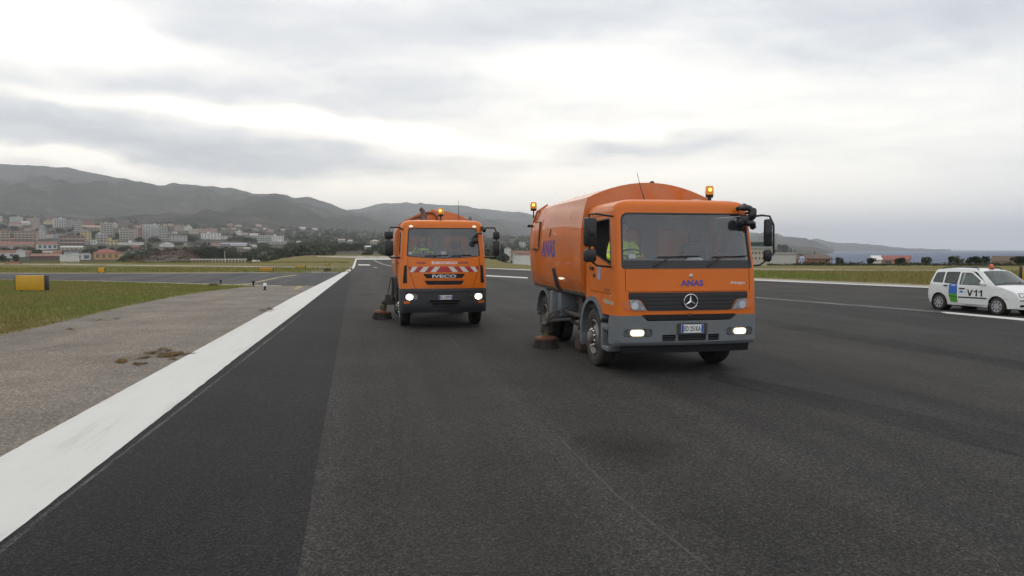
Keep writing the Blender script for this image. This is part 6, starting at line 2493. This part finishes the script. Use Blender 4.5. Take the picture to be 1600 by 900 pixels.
H('brick block with white pilasters', 'behind the long salmon roof', 133, 148, 344.5, 352.5, 'terracotta', 'flat', 'tile')
H('long house with salmon roof', 'below the brick block', 134, 161, 352, 358, 'cream', 'gable', 'salmon')
H('cream six-storey block', 'above the grey stepped house', 160.5, 176.5, 349.5, 368, 'cream', 'flat', 'cream', 'balc')
H('white topped house', 'right behind the cream six-storey block', 177, 186, 350, 357, 'pale', 'flat', 'white')
H('wide beige block with bluish balconies', 'in the centre of the town', 190, 210, 357.5, 377, 'cream', 'flat', 'pink', 'balc')
H('narrow beige pink block', 'touching the wide beige block', 209, 216, 357.8, 374, 'pink', 'flat')
H('brown brick block', 'right of the narrow beige pink block', 216, 225.5, 360, 370.5, 'terracotta', 'flat', 'brown')
H('white terraced block', 'left of the blank grey wall', 225, 236, 358, 376, 'white', 'flat', 'white', 'balc')
H('pale block with a blank grey side wall', 'in the centre right of the town', 238, 250, 358, 369, 'grey', 'flat', 'pale', 'blank')
H('tall cream block with columned balconies', 'at the right end of the dense centre', 250.5, 262, 352.5, 377, 'cream', 'flat', 'cream', 'balc')
H('long white penthouse row', 'behind the blank grey wall', 226, 250, 351, 357, 'white', 'flat', 'white', 'balc')
H('long grey three-storey school', 'right of the tall cream block', 266, 296, 368.2, 377, 'pale', 'flat', 'grey', 'win', cat='school')
H('pink block', 'above the long grey school', 274.5, 288, 353.5, 361, 'pink', 'flat')
H('white roofed block', 'right of the pink block', 289, 299.5, 354, 359.5, 'white', 'flat', 'white')
H('cream house', 'below the white roofed block', 297, 311, 358, 366, 'cream', 'flat')
H('long pinkish row', 'above the white apartment block', 311, 340, 357, 362.5, 'pink', 'gable', 'tile')
H('big white apartment block with dark strips', 'standing alone right of the town centre', 316, 344, 364.5, 376.5, 'white', 'flat', 'white')
H('white block with dark gable', 'joined to the big white apartment block', 344.5, 357, 365.5, 376.5, 'white', 'side', 'slate')
H('small white block', 'above the dark wood', 368, 378, 361.6, 367, 'white', 'flat', 'white')
H('low white house with flat eaves', 'left of the red striped tower', 391.5, 404, 364.6, 370.5, 'white', 'gable', 'pale')
H('white block with red window stripes', 'at the right end of the town', 403, 426, 367.5, 378, 'white', 'flat', 'red', 'balc')
H('small white block with two roof huts', 'right of the block with red window stripes', 426.5, 444, 369, 378, 'white', 'flat', 'white')
H('long low white terraces', 'below the block with red window stripes', 420, 448, 377.6, 385, 'pale', 'flat', 'white', 'balc')
# thinly built slope beyond
H('white farmhouse', 'highest on the dark slope, left one', 469, 478, 354.5, 358, 'white', 'gable', 'white')
H('white barn', 'highest on the dark slope, right one', 489, 496.5, 356.3, 359.6, 'white', 'gable', 'pale', 'blank', cat='barn')
H('small pale house', 'among scrub below the white farmhouse', 464, 470, 376.5, 380, 'white', 'gable', 'pale')
H('small grey house', 'among scrub left of the runway end', 475, 483, 386.3, 390, 'pale', 'gable', 'pale')
H('small salmon house', 'above the round tree by the runway end', 519, 527, 380.5, 384, 'salmon', 'gable', 'white', 'blank')
H('cream house with pink side', 'on the slope above the runway end', 529, 540, 373, 378, 'cream', 'gable', 'pink')
H('pale cottage', 'right of the cream house with pink side', 544, 551, 374.5, 378.5, 'white', 'gable', 'pale')
H('long shed with bright roof', 'just left of the farther truck', 568, 581, 384, 388.6, 'grey', 'gable', 'white', 'blank', cat='shed')
H('broad cream house', 'on the slope just left of the farther truck', 579, 592, 374.5, 382, 'cream', 'hip', 'cream')
# between the trucks
H('white house with steep gable', 'right of the farther truck', 788, 798, 386.5, 399, 'white', 'side', 'pale', 'blank', d=430)
H('cream house with dark windows', 'right of the steep white gable', 797, 809, 391.5, 402, 'cream', 'gable', 'tile', d=430)
H('salmon row with tiled roofs', 'left of the nearer truck', 808, 830, 392, 401, 'salmon', 'gable', 'tile', d=430)
H('long low white hut', 'below the salmon row', 803, 832, 403.5, 408.5, 'white', 'flat', 'white', 'blank', d=330, cat='hut')
H('pale block', 'half hidden above the cream house between the trucks', 811, 821, 378.5, 385, 'pale', 'flat')
H('small white block', 'in the slope behind the farther truck mirror', 771, 778, 385, 390, 'white', 'flat', 'white')


# ploughed bank, arcade, flagpole, parked vans
def bank():
    pts = [(205, 409, 407), (222, 408, 403.4), (236, 408, 398.6), (246, 408, 396.2), (256, 408, 392.9), (266, 408, 391.6), (278, 408, 390.4), (288, 408, 391.3), (297, 408, 393.4), (306, 408, 398), (318, 409, 404)]
    d0, d1 = 300, 345
    vs, fs = [], []
    n = 6
    for i, (px, yb, yt) in enumerate(pts):
        for k in range(n + 1):
            t = k / n
            d = d0 + (d1 - d0) * t
            y = yb + (yt - yb) * t
            p = at(px, y, d)
            vs.append((p.x, p.y, p.z + noise.noise((p.x * .1, p.y * .1, 0)) * .5))
        p = at(px, yt, d1)
        vs.append((p.x, p.y + 30, p.z - 9))
    m = n + 2
    for i in range(len(pts) - 1):
        for k in range(m - 1):
            a = i * m + k
            fs.append((a, a + m, a + m + 1, a + 1))
    o = raw('ploughed_bank', vs, fs, SOIL, smooth=True)
    tag(o, 'reddish brown ploughed bank below the town', 'bank', kind='structure')


bank()


def bank_scrub():
    r = random.Random(12)
    vs, fs = [], []
    for _ in range(420):
        px = r.uniform(200, 312)
        top = float(np.interp(px, [205, 222, 236, 246, 256, 266, 278, 288, 297, 306, 318], [407, 403.4, 398.6, 396.2, 392.9, 391.6, 390.4, 391.3, 393.4, 398, 404]))
        t = 1 - r.random() ** 2 * .9
        d = 300 + 45 * t
        p = at(px, 408.3 + (top - 408.3) * t, d)
        size = r.uniform(.5, 1.5)
        for _k in range(9):
            q = p + Vector((r.gauss(0, .7), r.gauss(0, .7), abs(r.gauss(0, .35)))) * size
            a = Vector((r.gauss(0, 1), r.gauss(0, 1), r.gauss(0, 1))).normalized()
            b = a.orthogonal().normalized(); c = a.cross(b)
            w = size * r.uniform(.12, .3)
            k = len(vs)
            vs += [q - b * w, q - c * w, q + b * w, q + c * w]
            fs.append((k, k + 1, k + 2, k + 3))
    tag(raw('bank_scrub', vs, fs, leaf_mat('brown_weeds', (.045, .03, .022), (.12, .075, .05))), 'brown weeds scattered over the ploughed bank', 'weeds', kind='stuff')


bank_scrub()


def arcade():
    d = 265.0
    p0, p1 = at(318, 412.5, d), at(383, 412.5, d)
    w = (383 - 302) / FPX * d
    h = 8.0 / FPX * d
    c = at(342, 412.5, d)
    zg = terrain(c.x, c.y)
    h = at(342, 404.8, d).z - zg
    root = thing('arcade_building', 'long low pinkish brick building with white pillars beside the flagpole', 'building', (c.x, d, zg), -math.atan((342 - 800) / FPX))
    bm = bmesh.new()
    box(bm, -w / 2, w / 2, .6, 7, -2, h - .3)
    obj('wall', bm, wallmat('red'), root, smooth=None)
    bm = bmesh.new()
    box(bm, -w / 2 - .2, w / 2 + .2, -.1, 7.2, h - .3, h)
    obj('roof', bm, wallmat('pale'), root, smooth=None)
    pm = cube_mesh('pillar', wallmat('pink'))
    pw = cube_mesh('pillar', wallmat('white'))
    for i in range(17):
        o = link_mesh('pillar', pw if i > 5 else pm, root)
        o.location = (-w / 2 + (i + .5) * w / 17, .2, -1)
        o.scale = (.42, .4, h + .7)


arcade()


def pole(label, px, yb, yt, r, m, d, name='pole', cat='pole', group=None):
    p = at(px, yb, d)
    zg = terrain(p.x, p.y)
    zt = at(px, yt, d).z
    root = thing(name, label, cat, (p.x, p.y, zg), 0, group)
    bm = bmesh.new()
    tube(bm, [(0, 0, -.4), (0, 0, (zt - zg) * .5), (0, 0, zt - zg)], [r, r * .85, r * .6], 8)
    obj('pole_shaft', bm, m, root)
    bm = bmesh.new()
    if name == 'flagpole':
        ball(bm, (0, 0, zt - zg), .14)
        obj('finial', bm, m, root)
    else:
        box(bm, -.9, .9, -.05, .05, zt - zg - .7, zt - zg - .58)
        obj('crossarm', bm, m, root)


pole('slim white flagpole in front of the dark tree group', 351.5, 411, 393.2, .09, WHITEP, 262, 'flagpole', 'flagpole')


def van(px0, px1, yt, yb, label, d, wall='white', low=.6):
    pc = (px0 + px1) / 2
    p = at(pc, yb, d)
    zg = terrain(p.x, p.y)
    L = (px1 - px0) / FPX * d
    h = at(pc, yt, d).z - zg
    root = thing('parked_van', label, 'van', (p.x, p.y, zg), .2, 'white vans parked beyond the left field')
    bm = bmesh.new()
    prof = [(-L / 2, .3), (L / 2, .3), (L / 2, h * .55), (L * .36, h * .62), (L * .24, h), (-L / 2, h)]
    panel(bm, rpoly(prof, .12), lambda u, v, t: Vector((u, t, v)), 1.8)
    obj('body', bm, CARWHITE, root)
    bm = bmesh.new()
    panel(bm, [(L * .05, h * .62), (L * .33, h * .62), (L * .22, h * .92), (L * .05, h * .92)], lambda u, v, t: Vector((u, t - .02, v)), .01)
    obj('window', bm, wallmat('glass'), root)
    for q in (-.3, .3):
        bm = bmesh.new()
        lathe(bm, [(0, 0), (.34, 0), (.36, .05), (.36, .2), (0, .2)], 16, Matrix.Translation((q * L, .14, .33)) @ Matrix.Rotation(PI / 2, 4, 'X'))
        obj('wheel', bm, RUBBER, root)


van(394, 406.5, 406.4, 411, 'longer white van parked right of the pillared building', 255)
van(386.5, 391.5, 408.8, 411, 'smaller white car shape parked beside the longer van', 255)

# trees of the town and the field beyond
TT = [(312, 405, 384.5, 24, 'wide'), (331, 406, 382.5, 26, 'round'), (349, 406, 385, 22, 'wide'), (364, 406, 389, 22, 'olive'), (304, 404, 388, 14, 'round'), (226, 405, 397.5, 11, 'olive'), (242, 405, 394.5, 9, 'wide'), (264, 405, 388.6, 12, 'olive'), (291, 405, 388.5, 12, 'wide'), (209, 406, 399, 14, 'wide'),
      (415, 395, 383, 20, 'round'), (407, 396, 387, 12, 'olive'), (147, 400, 388, 14, 'round'), (135, 396, 389, 12, 'wide'), (160, 391, 384, 16, 'round'), (190, 395, 385, 14, 'wide'), (176, 392, 386, 10, 'olive'),
      (26, 404, 397, 11, 'round'), (5, 406, 399, 10, 'round'), (60, 366, 357, 9, 'tall'), (79, 358, 351, 9, 'round'), (116, 360, 352.5, 5, 'tall'), (95, 366, 356, 16, 'wide'), (109, 364, 357, 12, 'round'),
      (8, 360, 349, 16, 'wide'), (24, 362, 352, 16, 'round'), (38, 376, 370.5, 14, 'wide'), (150, 372, 360, 12, 'olive'), (186, 376, 362, 9, 'olive'), (218, 379, 371, 12, 'round'), (239, 382, 370, 16, 'olive'),
      (300, 382, 366, 14, 'round'), (280, 384, 378, 18, 'wide'), (306, 378, 369, 14, 'olive'), (375, 378, 368, 20, 'round'), (388, 380, 369.5, 20, 'wide'), (398, 381, 372, 12, 'round'), (361, 378, 370, 12, 'olive'),
      (517, 393, 385, 10, 'round'), (527, 394, 382.5, 14, 'round'), (541, 393, 380, 18, 'wide'), (556, 392, 380, 16, 'round'), (566, 391, 379, 12, 'olive'), (586, 393, 382, 14, 'wide'), (597, 392, 378, 12, 'round'),
      (586, 366, 357.5, 3.4, 'tall'), (542, 361, 354.5, 4, 'tall'), (520, 361, 355, 5, 'tall'), (422, 357, 350.5, 4.5, 'tall'), (383, 355, 349, 4, 'tall'),
      (785, 409, 383.5, 12, 'tall'), (791, 411, 395, 12, 'olive'), (777, 409, 400, 14, 'wide'), (815, 410, 404, 16, 'wide'), (825, 398, 390, 8, 'round'), (767, 408, 398, 12, 'wide')]
used = set()
KW = {'round': 'dark rounded tree', 'wide': 'broad dark tree', 'tall': 'slim tall tree', 'olive': 'dull olive green tree'}


def near_label(px, py, kind):
    best = sorted(houses, key=lambda h: (h[0] - px) ** 2 + (h[1] - py) ** 2 * 2)
    for h in best[:14]:
        dx, dy = px - h[0], py - h[1]
        side = ('left of' if dx < 0 else 'right of') if abs(dx) > abs(dy) * 1.1 else ('above' if dy < 0 else 'below')
        l = f"{KW[kind]} {side} the {h[2]}"
        if l not in used and len(l.split()) <= 16:
            used.add(l)
            return l
    return None


special = {(312, 'wide'): 'broad dark tree at the left of the group behind the pillared building', (331, 'round'): 'tallest dark tree in the group behind the pillared building',
           (349, 'wide'): 'broad dark tree directly behind the flagpole', (364, 'olive'): 'olive tree at the right end of the group by the flagpole', (304, 'round'): 'small round tree at the left end of the pillared building'}
for (px, yb, yt, w, kind) in TT:
    lab = special.get((px, kind)) or near_label(px, (yb + yt) / 2, kind)
    tree(lab, px, yb, yt, w, kind, 'trees among the town houses', d=(330 + (px % 7) * 3) if yb >= 404 else None)
    footprints.append((px - w * .4, px + w * .4, yt, yb, 330 if yb >= 404 else find_d(px, yb)))


def fillers():
    r = random.Random(41)
    adj = [('small cream', 'cream'), ('small pale', 'pale'), ('low white', 'white'), ('little pink', 'pink'), ('low grey', 'grey'), ('small ochre', 'ochre'), ('plain terracotta', 'terracotta'), ('low salmon', 'salmon')]
    n, tries = 0, 0
    base = list(houses)
    while n < 34 and tries < 4000:
        tries += 1
        px = r.uniform(2, 300) if r.random() < .8 else r.uniform(300, 450)
        yb = r.uniform(348, 394)
        w, h = r.uniform(4, 10), r.uniform(2.6, 5)
        if any(a - w * .35 < px < b + w * .35 and yt - 1 < yb and yb - h < ybb + .5 for a, b, yt, ybb, dd in footprints): continue
        nm, col = r.choice(adj)
        best = sorted(base, key=lambda q: (q[0] - px) ** 2 + (q[1] - yb + h / 2) ** 2 * 2)
        lab = None
        for q in best[:8]:
            dx, dy = px - q[0], yb - h / 2 - q[1]
            side = ('left of' if dx < 0 else 'right of') if abs(dx) > abs(dy) * 1.1 else ('above' if dy < 0 else 'below')
            l = f"{nm} house {side} the {q[2]}"
            if l not in used and len(l.split()) <= 16:
                lab = l; break
        if not lab: continue
        used.add(lab)
        house(lab, '', px - w / 2, px + w / 2, yb - h, yb, col, r.choice(['gable', 'hip', 'flat', 'gable']), r.choice(['tile', 'tile', 'pale', 'salmon', 'red']), r.choice(['win', 'win', 'blank']))
        n += 1


fillers()


# scrub and woodland of the slope: one uncountable mass
def woodland():
    r = random.Random(21)
    vs, fs, mi = [], [], []
    n = 0
    while n < 5200:
        px = r.uniform(-160, 1195)
        d = 360 * (1950 / 360) ** r.random()
        x = (px - 800) / FPX * d
        z = terrain(x, d)
        size = r.uniform(2.0, 4.6) * (1 + d / 2200)
        ppx, ppy = project(x, d, z + size * .8)
        dens = noise.noise((x * .006, d * .006, 3)) * .5 + .5
        lim = .52 if px < 280 else (.40 if px < 460 else .25)
        if dens < lim * r.uniform(.6, 1.3): continue
        bad = False
        for (a, b, yt, yb, dd) in footprints:
            if a - 1 < ppx < b + 1 and d < dd + 25 and yt - 1 < ppy < yb + 1:
                bad = True; break
        if bad: continue
        n += 1
        kind = 0 if r.random() < .62 else 1
        q = int(16 * (1 if d > 900 else 1.6))
        for _ in range(q):
            while True:
                v = Vector((r.uniform(-1, 1), r.uniform(-1, 1), r.uniform(-.6, 1)))
                if v.length < 1: break
            p = Vector((x, d, z)) + Vector((v.x * size * .9, v.y * size * .9, (v.z + .5) * size * .55))
            a = Vector((r.gauss(0, 1), r.gauss(0, 1), r.gauss(0, 1))).normalized()
            b = a.orthogonal().normalized(); c = a.cross(b)
            s = size * r.uniform(.16, .34)
            k = len(vs)
            vs += [p - b * s, p - c * s, p + b * s, p + c * s]
            fs.append((k, k + 1, k + 2, k + 3)); mi.append(kind)
    o = raw('woodland', vs, fs, [LEAF, LEAF_O], mi=mi)
    tag(o, 'dark scrub and woodland covering the slope between the houses', 'woodland', kind='stuff')


woodland()

# ------------------------------------------------------------------ right side: coast
def ctower():
    d = 205.0
    c = at(1185, 408, d)
    zg = terrain(c.x, c.y)
    root = thing('control_tower', 'cream tower block with a dark green glazed top and antennas behind the truck mirror', 'control tower', (c.x, d, zg), -math.atan((1185 - 800) / FPX) - .2)
    k = d / FPX
    zt = lambda y: at(1185, y, d).z - zg
    bm = bmesh.new()
    box(bm, -13 * k, 15 * k, 0, 6, -1, zt(388.5))
    obj('wall', bm, wallmat('cream'), root, smooth=None)
    bm = bmesh.new()
    box(bm, -14.5 * k, 16.5 * k, -.3, 6.3, zt(388.5), zt(385))
    box(bm, -15 * k, 17 * k, -.4, 6.4, zt(378.6), zt(376.4))
    obj('roof', bm, wallmat('grey'), root, smooth=None)
    bm = bmesh.new()
    box(bm, -13.5 * k, 15.5 * k, -.1, 6.1, zt(385), zt(378.6))
    obj('glazed_cabin', bm, wallmat('teal'), root, smooth=None)
    for fy in (395.0, 403.0):
        for fx in (-9, -4, 1.5, 6.5, 11.5):
            wo = link_mesh('window', WINM, root)
            wo.location = (fx * k, 0, zt(fy + 2))
            wo.scale = (.42, .12, .62)
    for fx in (-3, 1.5, 5):
        bm = bmesh.new()
        tube(bm, [(fx * k, 3, zt(376.5)), (fx * k, 3, zt(366 + abs(fx)))], .035, 6)
        obj('antenna', bm, BLACK, root)
    bm = bmesh.new()
    box(bm, -17 * k, 14 * k, -6, -5.6, -1, zt(411.5))
    obj('low_wall', bm, wallmat('pale'), root, smooth=None)


ctower()
CO = 'buildings along the coast'
H('dark house with brick red front', 'right of the truck mirror', 1214, 1246, 405.5, 415, 'red', 'gable', 'brown', 'win', d=185, group=CO)
H('low pale wall house', 'in front of the dark brick red house', 1206, 1242, 411.6, 415.5, 'pale', 'flat', 'grey', 'blank', d=165, cat='hut', group=CO)
H('red building with dark pitched roof', 'left of the white tents', 1263, 1296, 402, 415, 'terracotta', 'shed', 'brown', 'blank', d=190, cat='building', group=CO)
H('small white hut', 'on the shore left of the coral building', 1366, 1376, 412.5, 416, 'white', 'gable', 'white', 'blank', d=180, cat='hut', group=CO)
H('coral building with red roof', 'under the two dark poles', 1379, 1416, 408.6, 415.5, 'salmon', 'gable', 'red', 'win', d=185, cat='building', group=CO)
H('weathered brick house with dark roof', 'behind the white car, at the right edge', 1552.5, 1584, 403.5, 420, 'pink', 'gable', 'brown', 'win', d=150, group=CO)
H('reddish brick house', 'cut by the right frame edge', 1580, 1640, 404, 420, 'salmon', 'gable', 'tile', 'win', d=158, group=CO)


def tent(px0, px1, yt, yb, d, label):
    pc = (px0 + px1) / 2
    p = at(pc, yb, d)
    zg = terrain(p.x, p.y)
    w = (px1 - px0) / FPX * d
    h = at(pc, yt, d).z - zg
    root = thing('white_tent', label, 'tent', (p.x, p.y, zg), 0, 'white tents on the shore')
    bm = bmesh.new()
    a = [bm.verts.new((x, y, h * .45)) for x, y in ((-w / 2, 0), (w / 2, 0), (w / 2, w), (-w / 2, w))]
    t = bm.verts.new((0, w / 2, h))
    for i in range(4): bm.faces.new((a[i], a[(i + 1) % 4], t))
    obj('canopy', bm, wallmat('white'), root, smooth=None)
    for x, y in ((-w / 2, 0), (w / 2, 0), (w / 2, w), (-w / 2, w)):
        bm = bmesh.new()
        tube(bm, [(x * .96, y if y else .05, -.2), (x * .96, y if y else .05, h * .5)], .05, 6)
        obj('post', bm, WHITEP, root)


tent(1274, 1286, 409.5, 415.5, 165, 'larger white tent in front of the red coast building')
tent(1286, 1295, 410.5, 415.5, 167, 'smaller white tent right beside the larger one')

TR = [(1223, 399.6, 381.5, 21, 'round', 'tallest grey green tree on the shore right of the truck mirror', 1000), (1235, 400, 388, 9, 'tall', 'slim tree right of the tallest shore tree', 980), (1241.5, 400, 390.5, 6, 'tall', 'thin dark tree second right of the tallest shore tree', 985),
      (1272, 400, 392.5, 4, 'tall', 'small pointed tree standing above the far beach', 1060), (1252, 400, 395.5, 14, 'wide', 'low broad bush on the far beach', 1010), (1263, 400, 396, 12, 'wide', 'flat bush left of the small pointed beach tree', 1040), (1283, 400.5, 396.5, 12, 'wide', 'last low bush at the end of the far beach', 1080), (1209, 401, 388, 12, 'wide', 'hazy broad tree just behind the truck mirror', 1000),
      (1312, 417, 409.5, 14, 'round', 'round dark bush left on the coast edge', 130), (1361, 417, 412.5, 10, 'wide', 'small bush beside the white shore hut', 131), (1406, 417.5, 412.5, 14, 'wide', 'dark bush in front of the coral building', 129),
      (1447, 418, 406.4, 18, 'round', 'rounded dense tree alone on the coast edge', 128), (1490, 419, 412, 18, 'olive', 'low olive bush behind the white car roof', 127),
      (1527, 420, 399, 18, 'round', 'tall dark tree rising behind the white car beacon', 126), (1516, 420, 406, 14, 'round', 'lower dark tree left of the tall tree behind the car', 127), (1540, 420, 406, 12, 'round', 'lower dark tree right of the tall tree behind the car', 127), (1593, 421, 413, 18, 'wide', 'bush in front of the right frame edge houses', 120)]
for (px, yb, yt, w, kind, lab, d) in TR:
    if d < 200 and kind == 'wide': yt, w = yt + 2.4, w * 1.5
    if d < 200: d -= 22
    tree(lab, px, yb, yt, w, kind, 'trees and bushes along the coast', d=d)


def bare_tree(px, yb, yt, wpx, d, label):
    p = at(px, yb, d)
    zg = terrain(p.x, p.y)
    h = at(px, yt, d).z - zg
    w = wpx / FPX * d / 2
    r = random.Random(4)
    root = thing('bare_tree', label, 'tree', (p.x, p.y, zg), 0, 'trees and bushes along the coast')
    bm = bmesh.new()
    tube(bm, [(0, 0, -.3), (.05, 0, h * .35), (0, 0, h * .7)], [.12, .09, .05], 6)
    obj('trunk', bm, TWIG, root)
    bm = bmesh.new()
    for i in range(60):
        a = r.random() * 2 * PI
        z0 = h * r.uniform(.25, .65)
        q = w * r.uniform(.5, 1)
        z1 = z0 + h * r.uniform(.12, .4)
        mid = Vector((q * .5 * math.cos(a), q * .5 * math.sin(a), (z0 + z1) / 2 - .05))
        end = Vector((q * math.cos(a), q * math.sin(a), min(z1, h)))
        tube(bm, [(0, 0, z0), mid, end], [.035, .025, .01], 4)
        for _ in range(4):
            tube(bm, [mid.lerp(end, r.random()), end + Vector((r.uniform(-.5, .5), r.uniform(-.5, .5), r.uniform(-.1, .4)))], [.018, .008], 3)
    obj('branches', bm, TWIG, root, smooth=None)


bare_tree(1498, 419, 403.5, 15, 125, 'leafless pinkish brown tree behind the rear of the white car')
PG = 'dark poles along the coast'
pole('taller dark pole standing above the coral building', 1402.5, 414, 400.0, .085, BLACK, 190, group=PG)
pole('dark pole left of the taller pole at the coral building', 1391, 414, 400.4, .075, BLACK, 192, group=PG)
pole('slim dark pole against the sea right of the tents', 1299.5, 416, 400.5, .07, BLACK, 170, group=PG)
pole('short pale pole on the shore left of the white hut', 1372, 415, 409, .05, GREYPL, 175, group=PG)
pole('dark pole left of the house at the right edge', 1552, 418, 400.5, .06, BLACK, 160, group=PG)


def coast_scrub():
    r = random.Random(31)
    vs, fs = [], []
    for _ in range(1300):
        px = r.uniform(1200, 1640)
        d = r.uniform(91, 112)
        x = (px - 800) / FPX * d
        z = terrain(x, d)
        size = r.uniform(.12, .42) * (1.1 + .9 * noise.noise((px * .02, 0, 4)))
        for _k in range(14):
            v = Vector((r.gauss(0, .5), r.gauss(0, .5), abs(r.gauss(0, .45))))
            p = Vector((x, d, z)) + v * size
            a = Vector((r.gauss(0, 1), r.gauss(0, 1), r.gauss(0, 1))).normalized()
            b = a.orthogonal().normalized(); c = a.cross(b)
            s = size * r.uniform(.12, .3)
            k = len(vs)
            vs += [p - b * s, p - c * s, p + b * s, p + c * s]
            fs.append((k, k + 1, k + 2, k + 3))
    tag(raw('coast_scrub', vs, fs, LEAF_O), 'low dark scrub lining the edge of the coast behind the verge', 'scrub', kind='stuff')


coast_scrub()


# white dots of houses on the distant headland
def far_town():
    r = random.Random(17)
    hm = [cube_mesh('far_house', wallmat(k)) for k in ('white', 'cream', 'pale')]
    spots = [(1219, 389), (1228, 387), (1236, 390), (1251, 382), (1256, 381.5), (1263, 379.5), (1247, 388), (1266, 387), (1272, 389), (1279, 388), (1284, 390), (1301, 389), (1310, 388.4), (1322, 389.2), (1383, 390)]
    words_ = ['lowest left', 'second', 'third', 'upper', 'upper right', 'topmost', 'middle', 'wide', 'pale', 'tall', 'shore', 'white', 'grey', 'cream', 'last']
    for i, (px, py) in enumerate(spots):
        d = 4600 + 40 * i
        p = at(px, py, d)
        o = link_mesh('far_house', hm[i % 3])
        o.location = (p.x, p.y - 60, p.z - 10)
        o.scale = (r.uniform(12, 26), 14, r.uniform(14, 20))
        nb = 'far to the left' if i < 3 else ''
        tag(o, 'tiny pale house dot on the hazy headland across the bay', 'house', 'far houses on the headland')


far_town()

# ================================================================== haze
def haze():
    bm = bmesh.new()
    box(bm, -26000, 26000, -26000, 26000, -26, 640)
    m = bpy.data.materials.new('haze')
    m.use_nodes = True
    t = m.node_tree
    t.nodes.clear()
    v = nd(t, 'ShaderNodeVolumePrincipled', {'Color': (.87, .90, .955, 1), 'Density': 1.35e-4, 'Anisotropy': 0.0})
    o = t.nodes.new('ShaderNodeOutputMaterial')
    t.links.new(v.outputs[0], o.inputs['Volume'])
    h = obj('haze', bm, m, smooth=None)
    tag(h, 'thin grey haze over hills and sea', 'haze', kind='stuff')


haze()
